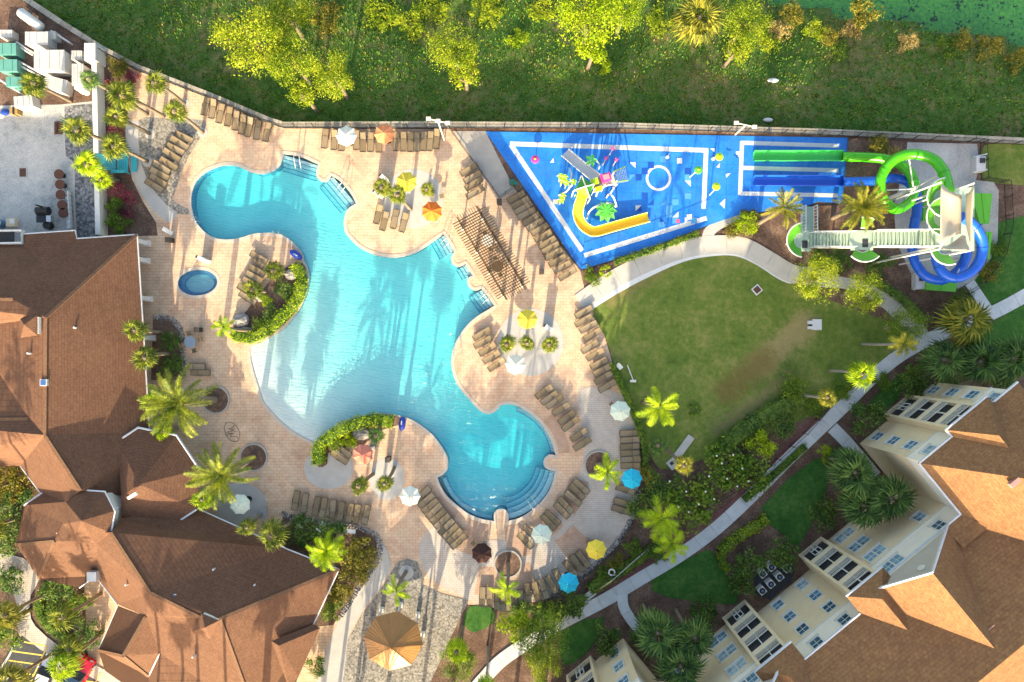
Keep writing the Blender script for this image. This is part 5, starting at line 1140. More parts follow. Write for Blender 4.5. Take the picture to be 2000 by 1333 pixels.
m_bark = M('palm_bark', (0.24,0.19,0.14), (0.15,0.12,0.09), 6, .9, .1, 0, .4); m_bark2 = M('grey_bark', (0.34,0.31,0.28), (0.2,0.18,0.16), 5, .9, .1, 0, .4)
def fan_frond(n=13, droop=.35, seed=0):
    rg = random.Random(seed); mb = MB(); pet = .38
    mb.add([(0,.018,0),(0,-.018,0),(pet,-.012,.06),(pet,.012,.06)], [(0,1,2,3)])
    for i in range(n):
        a = (i/(n-1)-.5)*R(205)+rg.uniform(-.05,.05); L = (1-pet)*(.72+.28*math.cos(a*.75))*rg.uniform(.88,1.06)*1.05
        d = Vector((math.cos(a), math.sin(a), 0)); s = Vector((-d.y, d.x, 0)); o = Vector((pet,0,.06)); w = .040
        m1 = o+d*L*.55+UZ*.04; tip = o+d*L-UZ*droop*L*rg.uniform(.6,1.3)
        mb.add([o, m1+s*w, tip, m1-s*w, m1+UZ*.025], [(0,1,4),(1,2,4),(2,3,4),(3,0,4)])
    return mb
def feather_frond(n=26, curve=.55, w=.26, seed=0, lw=.022):
    rg = random.Random(seed); mb = MB(); pts = []
    for i in range(9): t = i/8; pts.append(Vector((t*(1-.18*t*t), 0, .32*t-curve*t*t*1.1)))
    for a, b in zip(pts[:-1], pts[1:]): mb.quad(a+Vector((0,.012,0)), a-Vector((0,.012,0)), b-Vector((0,.010,0)), b+Vector((0,.010,0)))
    for i in range(n):
        t = .12+.87*i/(n-1); k = t*8; j = min(7, int(k)); p = pts[j].lerp(pts[j+1], k-j); d = (pts[j+1]-pts[j]).normalized()
        L = w*(.55+.75*math.sin(math.pi*min(1,t*.9+.1)))*rg.uniform(.8,1.1)
        for s in (-1, 1):
            side = (Vector((0,s,0))*.8+d*.62+UZ*rg.uniform(-.2,.25)).normalized(); tip = p+side*L-UZ*L*.28
            mb.add([p+d*lw, p-d*lw, p+side*L*.6-d*lw*.4-UZ*.0, tip, p+side*L*.6+d*lw*.8], [(0,1,2,4),(4,2,3)])
    return mb
FANM = {m: [fan_frond(13, dr, i+5).mesh('fan_frond', m) for i, dr in enumerate((.25,.45,.7))] for m in (lf_p, lf_pb, lf_pl, lf_py)}
FEAM = {m: [feather_frond(32, c, .21, i+3, .013).mesh('feather_frond', m) for i, c in enumerate((.35,.6,.85))] for m in (lf_p, lf_pb, lf_pl, lf_py)}
DATM = {m: [feather_frond(36, c, .115, i+13, .009).mesh('date_frond', m) for i, c in enumerate((.18,.38,.62))] for m in (lf_p, lf_py)}
skirt_me = [fan_frond(9, 1.2, 40).mesh('dead_frond', lf_t)]
def palm(bx, by, cx, cy, label, kind='fan', Rpx=24, mat=None, nf=None, h=None, tr=.16, z0=0.0, group='fan palms'):
    rb = math.hypot(bx-1000, by-666); rc = math.hypot(cx-1000, cy-666)
    if h is None: h = max(2.5, min(13, CH*(1-rb/max(rc, rb+1))))
    c = W(cx, cy, h); b = W(bx, by); b.z = z0
    if rc < 130: b = Vector((c.x, c.y, z0))
    mat = mat or lf_p; o = empty('palm_tree', b, label, 'palm tree', group); rg = random.Random(label)
    mid = b.lerp(c, .5)+Vector((rg.uniform(-.15,.15), rg.uniform(-.15,.15), 0)); P = spline3([b, mid, c], 5); n = len(P)
    MB().tube(P, tr, 8, rs=[tr*(1.25-.45*i/(n-1)+.02*(i % 2)) for i in range(n)]).build('trunk', m_bark if tr > .13 else m_bark2, o, smooth=True)
    rad = Rpx/PXM*(CH-h)/CH*(1.14 if kind == 'fan' else 1.0)
    if kind == 'fan':
        nf = nf or 15
        for k in range(nf):
            ring_ = k/nf; yaw = k*2.399963+rg.uniform(-.2,.2); pitch = R(-50+88*ring_**.75)+rg.uniform(-.12,.12)
            me = FANM[mat][0 if ring_ < .35 else 1 if ring_ < .75 else 2]; s = rad*rg.uniform(.75,1.15)
            obj('frond', me, o, c-b, (rg.uniform(-.3,.3), pitch, yaw), (s,s,s))
        for k in range(5): obj('dead_frond', skirt_me[0], o, c-b-UZ*.15, (0, R(50+rg.uniform(0,20)), k*1.256+rg.random()), (rad*.7,)*3)
        MB().ball(c-UZ*.12, tr*1.7, 8, 5, (1,1,1.8)).build('crown_shaft', m_bark, o)
    else:
        nf = nf or 16
        for k in range(nf):
            ring_ = k/nf; yaw = k*2.399963+rg.uniform(-.25,.25); pitch = R(-48+(52 if kind == 'date' else 62)*ring_)+rg.uniform(-.1,.1)
            me = (DATM if kind == 'date' else FEAM)[mat][0 if ring_ < .4 else 1 if ring_ < .8 else 2]; s = rad*rg.uniform(.92,1.1)
            obj('frond', me, o, c-b, (rg.uniform(-.35,.35), pitch, yaw), (s,s,s))
        MB().tube([c-UZ*.8, c+UZ*.15], tr*.8, 8, rs=[tr, tr*.6]).build('crown_shaft', m_lime if False else lf_g, o)
    return o
PL = [  # base, crown, label, options
 (360,203,302,162,'fan palm by the north-west fence, nearest the fence',{}),(396,259,344,218,'fan palm with its trunk ring at the head of the cobble loungers',{}),(320,227,239,187,'broad fan palm left of the cobble loungers',{'Rpx':30}),(292,261,229,228,'fan palm over the purple shrubs by the garden wall',{'Rpx':27}),(288,223,175,155,'tall blue green fan palm leaning over the garden wall',{'Rpx':20,'mat':lf_pb}),(139,198,66,163,'fan palm among the white tanks of the service yard',{'Rpx':27}),(216,280,151,254,'fan palm over the dark yard cobbles, upper one',{'Rpx':27}),(288,315,223,286,'fan palm above the turquoise giant chair',{'Rpx':27}),(226,349,170,322,'fan palm over the dark yard cobbles, lower one',{'Rpx':29,'mat':lf_pl}),(232,352,200,352,'small fan palm below the turquoise giant chair',{'Rpx':20,'mat':lf_pl,'h':3.0}),
 (760,375,746,366,'left palm of the trio by the yellow parasol',{'Rpx':20,'h':4}),(802,409,777,380,'middle palm of the trio with its trunk on the pale disc',{'Rpx':20,'h':5}),(846,381,834,370,'right palm of the trio beside the yellow parasol',{'Rpx':17,'h':4}),
 (991,672,990,672,'left of the three clustered palms on the pale disc',{'Rpx':20,'h':5}),(1030,670,1030,670,'middle of the three clustered palms on the pale disc',{'Rpx':17,'h':5}),(1073,672,1073,672,'right of the three clustered palms on the pale disc',{'Rpx':19,'h':5}),
 (560,533,535,528,'fan palm at the top of the crescent bed',{'Rpx':20,'h':3.5}),(520,570,494,565,'fan palm over the lower loungers at the crescent bed',{'Rpx':21,'h':3.5}),(488,645,437,639,'feathery palm at the lower tip of the crescent bed',{'kind':'feather','Rpx':28,'mat':lf_pl,'nf':11}),
 (316,649,265,645,'upper fan palm at the clubhouse porch bed',{'Rpx':24}),(334,691,284,698,'lower fan palm at the clubhouse porch bed',{'Rpx':27}),
 (422,781,347,788,'largest date palm with spreading feathery crown by the clubhouse',{'kind':'date','Rpx':84,'mat':lf_p,'nf':34,'tr':.3}),(496,893,432,928,'second date palm, below the largest one, near the monogram',{'kind':'date','Rpx':74,'mat':lf_p,'nf':30,'tr':.28}),
 (330,770,300,785,'fan palm below the largest date palm, left',{'Rpx':24,'mat':lf_pl,'h':4}),(345,835,318,842,'small bright palm between the date palms',{'Rpx':20,'mat':lf_pl,'h':4}),(420,960,396,975,'small bright palm under the second date palm',{'Rpx':20,'mat':lf_pl,'h':4}),
 (515,1001,483,1029,'small fan palm by the mosaic table',{'Rpx':19}),(572,1020,530,1045,'fan palm at the left end of the stone-edged bed',{'Rpx':31}),(672,1036,638,1077,'bushy lime palm over the clubhouse roof corner',{'kind':'feather','Rpx':42,'mat':lf_pl,'nf':22}),
 (729,926,702,948,'fan palm right of the faded red parasol, left of two',{'Rpx':20}),(770,914,752,944,'fan palm right of the faded red parasol, right of two',{'Rpx':18}),(740,850,735,850,'fan palm beside the pale boulder on the island',{'Rpx':18,'mat':lf_pb,'h':4}),
 (793,1117,774,1155,'lime feather palm above the pavilion',{'kind':'feather','Rpx':33,'mat':lf_pl,'nf':7}),(992,1099,990,1150,'lime feather palm over the south lounger arc',{'kind':'feather','Rpx':37,'mat':lf_pl,'nf':8}),(1169,905,1186,922,'lime feather palm in the round bed by the east hedge',{'kind':'feather','Rpx':42,'mat':lf_pl,'nf':8}),(1255,785,1288,795,'lime feather palm at the lower left corner of the lawn',{'kind':'feather','Rpx':50,'mat':lf_pl,'nf':9}),
 (1303,877,1336,908,'pale fan palm by the concrete culvert',{'Rpx':20,'mat':lf_py}),(1275,862,1285,869,'dull fan palm left of the concrete culvert',{'Rpx':19,'mat':lf_pb,'h':3}),(1271,987,1292,1012,'lime feather palm south of the flowering shrubs, upper one',{'kind':'feather','Rpx':50,'mat':lf_pl,'nf':11}),(1289,1037,1312,1062,'lime feather palm south of the flowering shrubs, lower one',{'kind':'feather','Rpx':42,'mat':lf_pl,'nf':10}),
 (1480,437,1531,405,'golden feather palm by the foot of the slide stairs',{'kind':'date','Rpx':46,'mat':lf_py,'nf':28,'tr':.2}),(1625,426,1684,404,'large golden feather palm above the slide stairs',{'kind':'date','Rpx':60,'mat':lf_py,'nf':36,'tr':.22}),
 (1828,628,1886,624,'golden fan palm by the sidewalk junction',{'Rpx':48,'mat':lf_py,'nf':30}),(1683,672,1764,672,'lime palm with long pale trunk over the sidewalk, upper one',{'kind':'feather','Rpx':30,'mat':lf_py,'nf':16,'tr':.12}),(1620,724,1684,731,'lime palm with long pale trunk over the sidewalk, middle one',{'Rpx':28,'mat':lf_pl,'tr':.12}),(1562,771,1616,776,'lime palm with long pale trunk over the sidewalk, lower one',{'Rpx':22,'mat':lf_py,'tr':.12}),
 (1790,698,1842,702,'left of three dark fan palms above the apartment roof',{'Rpx':40,'mat':lf_pb,'nf':26}),(1850,696,1912,706,'middle of three dark fan palms above the apartment roof',{'Rpx':46,'mat':lf_pb,'nf':28}),(1905,690,1975,700,'right of three dark fan palms above the apartment roof',{'Rpx':46,'mat':lf_pb,'nf':28}),
 (1615,892,1668,922,'fan palm against the apartment side wall, upper of three',{'Rpx':46,'mat':lf_pb,'nf':28}),(1672,930,1738,972,'fan palm against the apartment side wall, right of three',{'Rpx':46,'mat':lf_pb,'nf':28}),(1635,945,1686,985,'fan palm against the apartment side wall, lower of three',{'Rpx':44,'mat':lf_pb,'nf':26}),
 (1255,1180,1284,1235,'fan palm beside the short path, left of three',{'Rpx':44,'mat':lf_pb,'nf':28}),(1320,1190,1356,1245,'fan palm beside the short path, right of three',{'Rpx':38,'mat':lf_pb,'nf':26}),(1290,1235,1328,1300,'fan palm beside the short path, lowest of three',{'Rpx':46,'mat':lf_pb,'nf':28}),
 (903,1222,892,1272,'small lime palm rising over the round shrub right of the pavilion',{'Rpx':24,'mat':lf_pl,'h':5.5}),(952,1262,948,1345,'slim palm with bare trunk at the bottom edge',{'Rpx':26,'mat':lf_pl,'tr':.1}),
 (197,1159,121,1205,'fan palm in the entry garden left of the clubhouse porch',{'Rpx':30}),(165,1238,135,1270,'fan palm leaning over the entry walk',{'Rpx':30,'h':6}),(94,1159,10,1202,'tall fan palm whose trunk crosses the entry walk',{'Rpx':34,'mat':lf_py}),(120,1265,20,1330,'shaggy fan palm over the car park corner',{'Rpx':40,'mat':lf_py}),(200,1235,122,1300,'bright fan palm hanging over the parked cars',{'Rpx':32,'mat':lf_pl}),(40,1010,-20,1035,'fan palm at the left edge below the entry roof',{'Rpx':32}),(30,940,-25,960,'fan palm at the left edge beside the entry roof',{'Rpx':34,'mat':lf_py}),
 (1372,60,1366,33,'dry golden fan palm in the wild field',{'Rpx':48,'mat':lf_py,'nf':34,'z0':-3.0,'h':2.5})]
for bx, by, cx, cy, lab, kw in PL: palm(bx, by, cx, cy, lab, **kw)
# palms and trees standing just south of the picture, whose shadows fall on the roofs and the deck
for i, (x, y, hh, rp, tx) in enumerate(((521,1450,15,32,'eighth'),(624,1407,16,34,'ninth'),(652,1425,16,34,'tenth'),(688,1400,16,32,'eleventh'),(735,1510,16.5,32,'twelfth'),(450,1480,15,34,'thirteenth'),(318,1475,13,30,'first'),(385,1560,13.5,30,'second'),(345,1620,13,34,'third'),(505,1600,13.5,40,'fourth'),(600,1560,13,34,'fifth'),(180,1380,13,38,'sixth'),(60,1190,14,60,'seventh'))):
    b = W(x, y); cpx = 1000+(x-1000)*CH/(CH-hh); cpy = 666+(y-666)*CH/(CH-hh); palm(x, y, cpx, cpy, '%s tall palm south of the clubhouse' % tx, h=hh, Rpx=rp, nf=22, kind='feather' if tx in ('sixth','seventh') else 'fan')

# crowns of small leaves
def crown(n, leaf, lumps, seed, flat=.8, fill=.5):
    rg = random.Random(seed); mb = MB(); C = []
    for i in range(lumps):
        a = rg.uniform(0, 6.283); rr = math.sqrt(rg.random())*.72; zz = rg.uniform(-.35,.6)*flat; C.append((Vector((rr*math.cos(a), rr*math.sin(a), zz)), rg.uniform(.22,.42)))
    for i in range(n):
        c, rd = C[i % lumps]; d = Vector((rg.gauss(0,1), rg.gauss(0,1), rg.gauss(.25,1))).normalized(); p = c+d*rd*(rg.random()**fill)
        nrm = (d+Vector((rg.gauss(0,.5), rg.gauss(0,.5), rg.gauss(.3,.5)))).normalized(); u = nrm.orthogonal().normalized(); u = Matrix.Rotation(rg.uniform(0,6.28), 3, nrm) @ u; v = nrm.cross(u); s = leaf*rg.uniform(.6,1.3)
        mb.add([p-u*s*.5, p+v*s*.33, p+u*s*.6, p-v*s*.33], [(0,1,2,3)])
    return mb, C
BIG = []; MED = []; SML = []
for i in range(4): m_, C_ = crown(5200, .055, 40, 100+i); BIG.append((m_.mesh('crown', lf_g), C_))
for i in range(4): m_, C_ = crown(1500, .11, 18, 200+i); MED.append((m_.mesh('foliage', lf_g), C_))
for i in range(4): m_, C_ = crown(420, .2, 9, 300+i, .7); SML.append((m_.mesh('foliage', lf_g), C_))
def tree(px, py, rpx, h, label, mat, cat='tree', group='trees', ry=None, name='tree', z0=0.0, hh=None, thick=.18):
    """crown centred where the photo shows it, at height h"""
    rad = rpx/PXM*(CH-h)/CH; ryy = (ry or rpx)/PXM*(CH-h)/CH; c = W(px, py, h); rg = random.Random(label); k = rg.randrange(4)
    b = Vector((c.x, c.y, z0)); o = empty(name, b, label, cat, group); me, C = (BIG if rad > 2.2 else MED)[k]
    hz = hh or min(rad*.75, max(.6, (h-z0)*.55)); rz = rg.uniform(0,6.28)
    obj('crown', me, o, c-b, (0,0,rz), (rad,ryy,hz), mat)
    mb = MB().tube([b, b.lerp(c,.5)+Vector((.1,.05,0)), c], thick, 7, rs=[thick*1.3,thick,thick*.5])
    ca, sa = math.cos(rz), math.sin(rz)
    for q, rd in C[:9]: e_ = c+Vector(((q.x*ca-q.y*sa)*rad, (q.x*sa+q.y*ca)*ryy, q.z*hz)); mb.tube([b.lerp(c,.55), b.lerp(c,.6).lerp(e_,.55)+UZ*.1, e_], .05, 5, rs=[thick*.5,thick*.3,.02])
    mb.build('trunk', m_bark, o); return o
def shrub(px, py, rpx, h, label, mat, group='shrubs', ry=None, z0=0.0, cat='shrub', rot=None, name='shrub'):
    c = W(px, py, h*.5+z0); b = Vector((c.x, c.y, z0)); rad = rpx/PXM; rg = random.Random(label); o = empty(name, b, label, cat, group); k = rg.randrange(4)
    me = (MED if rad > .75 else SML)[k][0]
    obj('foliage', me, o, (0,0,h*.5), (0,0,rg.uniform(0,6.28) if rot is None else rot), (rad*1.05,(ry or rpx)/PXM*1.05,h*.62), mat)
    MB().tube([b, b+UZ*h*.5], .05, 5).build('stem', m_bark2, o); return o
FZ = lambda px, py: field_z(W(px,py).x, W(px,py).y)
TR = [(490,80,78,4.5,lf_y,'largest yellow green pine crown in the field, left part of the clump',-2.5),(570,120,62,4.2,lf_y,'middle pine crown of the field clump nearest the fence',-2.2),(650,150,52,4.0,lf_y,'right pine crown of the field clump above the white parasol',-2.0),(590,185,34,3.4,lf_y,'lowest small pine crown of the field clump',-1.9),(560,30,60,2.5,lf_y,'pine crown at the top edge of the field clump',-3),
 (885,95,58,4.2,lf_y,'single yellow green pine crown left of the field centre',-2.6),(905,140,38,3.6,lf_y,'small pine crown hanging below the single field pine',-2.4),(1150,35,78,4.5,lf_l,'lime green tree at the top centre of the field',-3),(1160,90,42,3.6,lf_l,'lower lobe tree of the lime green pair in the field',-2.6),(1220,20,46,2.5,lf_l,'lime green tree right of the top centre one',-3),
 (1455,45,56,3.2,lf_y,'golden yellow tree beside the dry palm in the field',-3),(1440,95,34,2.6,lf_y,'small golden tree below the golden yellow field tree',-3),(1690,25,40,.8,lf_o,'olive shrub tree on the pond bank',-3.6),
 (1595,545,52,4.2,lf_y,'left yellow green tree over the curved path',0),(1686,570,48,4.2,lf_y,'right yellow green tree over the curved path',0),(1768,640,48,3.6,lf_g,'mid green tree where path and sidewalk meet',0),
 (1060,1240,62,5,lf_g,'loose green tree at the bottom below the south lounger arc',0),(1010,1225,44,4.6,lf_l,'bright green tree left of the loose tree at the bottom',0),(1060,1295,46,4.2,lf_y,'yellow tipped tree at the bottom edge',0),(893,1290,44,3.2,lf_g,'round green shrub tree right of the pavilion',0)]
for x, y, rr, h, m, lab, z in TR: tree(x, y, rr, h, lab, m, z0=z, group='trees in the wild field' if y < 240 else 'garden trees')
for i, (x, y, hh, rr) in enumerate(((850,1560,10.5,95),(920,1600,11,105),(995,1560,10.8,95),(1055,1600,10.6,80),(700,1585,9.5,75),(770,1640,10.5,80),(640,1620,8,60))):
    tree(1000+(x-1000)*1.0, y, rr, hh, '%s broad shade tree south of the pavilion' % ORD[i], lf_d, hh=3.0, group='shade trees south of the pavilion')
SH = [(1690,817,42,3.2,lf_d,'large round dark shrub beside the apartment corner'),(1905-300,1003,34,2.2,lf_d,'round dark shrub on the mulch by the triangular lawn'),(1182,1244,36,3.0,lf_d,'round dark shrub above the lower apartment wing'),(1372,1195,34,2.4,lf_d,'round dark shrub above the balcony stack'),(1420,905,58,3.0,lf_g,'largest flowering shrub south of the lawn'),(1350,975,60,3.0,lf_g,'lower flowering shrub south of the lawn'),(1465,930,44,2.6,lf_g,'right flowering shrub south of the lawn'),(1300,950,44,2.2,lf_d,'dark shrub left of the flowering shrubs'),(1255,985,38,1.8,lf_d,'dark shrub by the stone edging'),(1262,935,26,1.8,lf_o,'olive shrub behind the turquoise parasol'),(1482,868,34,2.4,lf_l,'bright feathery shrub below the dry grass edge'),(1550,755,30,2.2,lf_g,'shrub at the right tip of the lawn bed'),(1610,885,18,1.2,lf_l,'small lime shrub in the curve of the sidewalk'),(1632,900,30,1.4,lf_d,'dark shrub in the curve of the sidewalk'),(1465,1105,36,2.2,lf_d,'dark shrub left of the air conditioners'),(1530,1080,36,2.2,lf_d,'dark shrub above the air conditioners'),(1450,1140,34,2.0,lf_d,'dark shrub below the lime hedge'),(1250,1240,24,1.6,lf_d,'dark shrub at the short path'),
 (700,1080,42,2.0,lf_o,'olive shrub at the end of the stone-edged bed'),(690,1120,34,1.6,lf_o,'olive shrub halfway down the stone-edged bed'),(665,1160,30,1.4,lf_o,'olive shrub low in the stone-edged bed'),(650,1195,26,1.2,lf_g,'green shrub at the foot of the stone-edged bed'),(600,1035,40,1.5,lf_d,'dark shrub behind the nine loungers'),(650,1045,36,1.5,lf_d,'second dark shrub behind the nine loungers'),(335,665,24,1.2,lf_d,'dark shrub in the porch bed, upper'),(335,710,26,1.2,lf_d,'dark shrub in the porch bed, lower'),
 (230,130,26,1.6,lf_o,'olive shrub at the top of the garden wall bed'),(262,150,16,1.0,lf_r,'red shrub at the top of the garden wall bed'),(215,160,12,.9,lf_r,'small red shrub close to the garden wall'),(225,255,18,1.0,lf_r,'purple shrub between the wall palms'),(235,375,22,1.1,lf_r,'purple shrub below the turquoise giant chair'),(252,388,18,1.0,lf_r,'second purple shrub below the turquoise giant chair'),(245,415,20,1.0,lf_r,'third purple shrub below the turquoise giant chair'),(225,405,22,1.2,lf_g,'green shrub below the turquoise giant chair'),(235,435,28,1.3,lf_g,'green shrub at the lower end of the wall bed'),(245,175,22,1.4,lf_g,'green shrub in the upper wall bed'),
 (560,565,26,.9,lf_d,'dark groundcover shrub in the crescent bed, upper'),(530,610,26,.9,lf_d,'dark groundcover shrub in the crescent bed, lower'),(520,585,16,.8,lf_l,'lime shrub in the middle of the crescent bed'),(515,635,24,.8,lf_g,'green shrub at the lower crescent bed'),(680,862,20,1.3,lf_l,'lime shrub on the island beside the loungers'),(655,865,18,1.1,lf_g,'green shrub at the island tip'),
 (1455,440,28,1.4,lf_l,'bright shrub at the splash pad exit'),(1432,450,18,1.0,lf_o,'rusty shrub at the splash pad exit'),(1460,425,22,.8,lf_o,'trimmed olive shrub against the splash pad'),(1160,538,22,1.0,lf_g,'shrub below the splash pad corner'),(1183,530,14,.8,lf_l,'lime shrub below the splash pad corner'),(1640,510,30,1.0,lf_d,'dark shrub below the slide stairs, left'),(1720,520,30,1.0,lf_d,'dark shrub below the slide stairs, right'),(1600,500,26,1.0,lf_g,'shrub below the first stair landing'),(1745,300,16,1.0,lf_t,'dry tuft between the two slides'),(1715,285,26,.9,lf_o,'olive shrub behind the green slide'),(1835,500,10,.6,lf_d,'small shrub inside the blue coil'),
 (1950,480,26,1.2,lf_g,'shrub outside the right fence, upper'),(1935,530,26,1.2,lf_o,'shrub outside the right fence, lower'),(1875,585,28,1.2,lf_g,'shrub beside the short path below the slide'),(1720,745,24,1.0,lf_g,'shrub left of the sidewalk, lower'),(1650,760,26,1.2,lf_g,'shrub under the middle trunk palm'),(1590,790,28,1.2,lf_g,'shrub under the lower trunk palm'),(1530,830,30,1.2,lf_d,'shrub above the red mulch bed'),(1780,745,38,1.6,lf_d,'trimmed dark shrub above the apartment corner'),(1855,760,36,1.6,lf_d,'dark shrub against the upper apartment wall'),(1960,720,46,2.0,lf_d,'dark shrub mass at the right edge'),
 (1235,1070,24,1.2,lf_g,'green shrub beyond the deck edge, upper'),(1205,1095,22,1.0,lf_o,'trimmed olive shrub beyond the deck edge'),(1180,1120,22,1.0,lf_g,'green shrub beside the white bench'),(1120,1175,34,1.4,lf_d,'dark shrub between deck and sidewalk'),(1070,1200,34,1.6,lf_g,'green shrub below the south lounger arc'),(1020,1195,26,1.4,lf_d,'dark shrub right of the bottom lawn'),(1287,1090,18,.9,lf_pb,'spiky grey green shrub beside the sidewalk'),(1355,800,14,.6,lf_g,'low shrub on the lawn edge'),
 (110,1150,40,1.4,lf_d,'dark shrub in the entry garden, upper'),(150,1190,36,1.3,lf_g,'green shrub in the entry garden, middle'),(95,1195,30,1.2,lf_g,'green shrub in the entry garden, left'),(175,1240,34,1.3,lf_d,'dark shrub in the entry garden, lower'),(20,1130,34,1.4,lf_d,'dark shrub left of the entry walk'),(15,1240,40,1.6,lf_g,'green shrub at the car park corner'),(30,990,44,1.5,lf_d,'dark shrub below the entry gable, upper'),(15,1050,40,1.5,lf_d,'dark shrub below the entry gable, lower'),(20,945,44,1.6,lf_o,'olive shrub left of the entry gable'),(615,1300,26,1.4,lf_d,'dark shrub below the porch roof'),(310,1325,26,1.4,lf_g,'green shrub at the bottom of the clubhouse')]
for x, y, rr, h, m, lab in SH: shrub(x, y, rr, h, lab, m)
for i, (x, y) in enumerate(((1400,890),(1410,905),(1432,888),(1385,930),(1450,915),(1462,940),(1340,960),(1365,985),(1325,990),(1420,935),(1378,960),(1345,1000),(1440,950),(1395,975),(1308,940))):
    c = W(x, y, 3.1); o = tag(MB().ball(c, .10, 7, 5).build('blossom', m_white, org=c), 'small white blossom on the flowering shrubs south of the lawn', 'flower', 'white blossoms on the flowering shrubs')
# wild shrubs in the field
rg = random.Random(77)
FSL = ['right of the big pine clump','at the top edge between the pine clumps','just left of the single pine','at the top edge above the single pine','at the top right of the single pine','at the top edge by the lime tree','lowest left of the lime green tree','left of the dry palm','right of the golden tree','on the pond bank right of the golden tree','second right of the golden tree','third right of the golden tree','near the pond bend','right of the pond bend, upper','below the pond reeds, left','below the pond reeds, middle','below the pond reeds, right','at the far right edge','just right of the golden tree foot','alone below the lime green tree','below the olive shrub tree']
FS = [(640,35,40,lf_o),(745,25,40,lf_y),(800,45,40,lf_y),(840,15,44,lf_y),(950,20,40,lf_y),(1060,15,36,lf_y),(1010,72,26,lf_l),(1290,40,34,lf_y),(1520,60,26,lf_t),(1545,30,30,lf_o),(1590,60,28,lf_y),(1620,70,24,lf_o),(1660,60,26,lf_t),(1770,85,26,lf_t),(1850,90,30,lf_g),(1880,80,26,lf_o),(1930,95,34,lf_o),(1985,120,30,lf_o),(1500,85,24,lf_y),(1180,130,18,lf_l),(1640,100,22,lf_g)]
for i, (x, y, rr, m) in enumerate(FS):
    z = FZ(x, y); nm = {lf_o.name:'olive',lf_l.name:'lime',lf_y.name:'yellow green',lf_g.name:'green',lf_t.name:'straw coloured'}[m.name]
    shrub(x, y, rr, 1.3, '%s wild bush in the field, %s' % (nm, FSL[i]), m, 'wild bushes in the field', z0=z-.1, cat='bush', name='wild_bush')
# clipped hedges
def hedge(pts, wpx, h, label, mat, dens=70, leaf=.16):
    P = [W(p.x, p.y) for p in catmull(pts, 5, False)]; o = empty('hedge', P[0], label, 'hedge'); rg = random.Random(label); mb = MB(); w = wpx/PXM
    for p, t in along(P, .25):
        n = Vector((-t.y, t.x, 0)); wv = 1+.12*math.sin(p.x*3.1+p.y*2.3)
        for k in range(int(dens*.25*w)+3):
            a = rg.uniform(-1,1); top = rg.random() < .65
            q = p+n*(a*w/2*wv)+t*rg.uniform(-.15,.15)+UZ*(h*rg.uniform(.85,1.05)*(1-.25*a*a) if top else h*rg.uniform(.1,.9))
            if not top: q = q+n*((1 if a > 0 else -1)*w/2*wv-a*w/2*wv)
            nr = (UZ*(1.0 if top else .3)+n*a+Vector((rg.gauss(0,.5),rg.gauss(0,.5),rg.gauss(0,.3)))).normalized(); u = nr.orthogonal().normalized(); u = Matrix.Rotation(rg.uniform(0,6.28), 3, nr) @ u; v = nr.cross(u); s = leaf*rg.uniform(.6,1.3)
            mb.add([q-u*s*.5, q+v*s*.35, q+u*s*.6, q-v*s*.35], [(0,1,2,3)])
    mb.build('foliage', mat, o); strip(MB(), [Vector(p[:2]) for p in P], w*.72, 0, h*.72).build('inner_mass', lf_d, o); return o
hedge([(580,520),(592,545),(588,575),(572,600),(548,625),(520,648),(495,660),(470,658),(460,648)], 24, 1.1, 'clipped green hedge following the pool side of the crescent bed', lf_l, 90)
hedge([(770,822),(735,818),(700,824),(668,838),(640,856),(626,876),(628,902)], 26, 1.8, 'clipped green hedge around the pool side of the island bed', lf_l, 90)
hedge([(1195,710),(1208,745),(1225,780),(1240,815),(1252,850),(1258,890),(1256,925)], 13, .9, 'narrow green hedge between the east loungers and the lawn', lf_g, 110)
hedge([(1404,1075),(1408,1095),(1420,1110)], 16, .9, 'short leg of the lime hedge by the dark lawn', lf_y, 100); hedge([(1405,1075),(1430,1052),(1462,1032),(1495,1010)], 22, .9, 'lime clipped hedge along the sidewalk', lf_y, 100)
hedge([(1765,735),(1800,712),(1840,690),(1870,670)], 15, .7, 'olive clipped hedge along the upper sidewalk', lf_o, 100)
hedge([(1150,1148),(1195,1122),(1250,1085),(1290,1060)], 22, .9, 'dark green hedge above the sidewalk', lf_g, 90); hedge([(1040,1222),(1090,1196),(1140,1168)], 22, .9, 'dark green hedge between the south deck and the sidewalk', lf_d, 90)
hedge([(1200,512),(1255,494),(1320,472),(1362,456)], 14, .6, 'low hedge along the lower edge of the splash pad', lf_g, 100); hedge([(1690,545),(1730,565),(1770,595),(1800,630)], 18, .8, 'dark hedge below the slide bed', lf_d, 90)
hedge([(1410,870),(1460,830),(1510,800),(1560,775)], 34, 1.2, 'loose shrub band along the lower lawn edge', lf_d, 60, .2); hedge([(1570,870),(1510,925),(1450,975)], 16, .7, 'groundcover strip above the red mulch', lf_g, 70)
hedge([(118,1120),(90,1150),(80,1190),(110,1230),(150,1250)], 16, .7, 'low hedge around the entry garden', lf_g, 90)
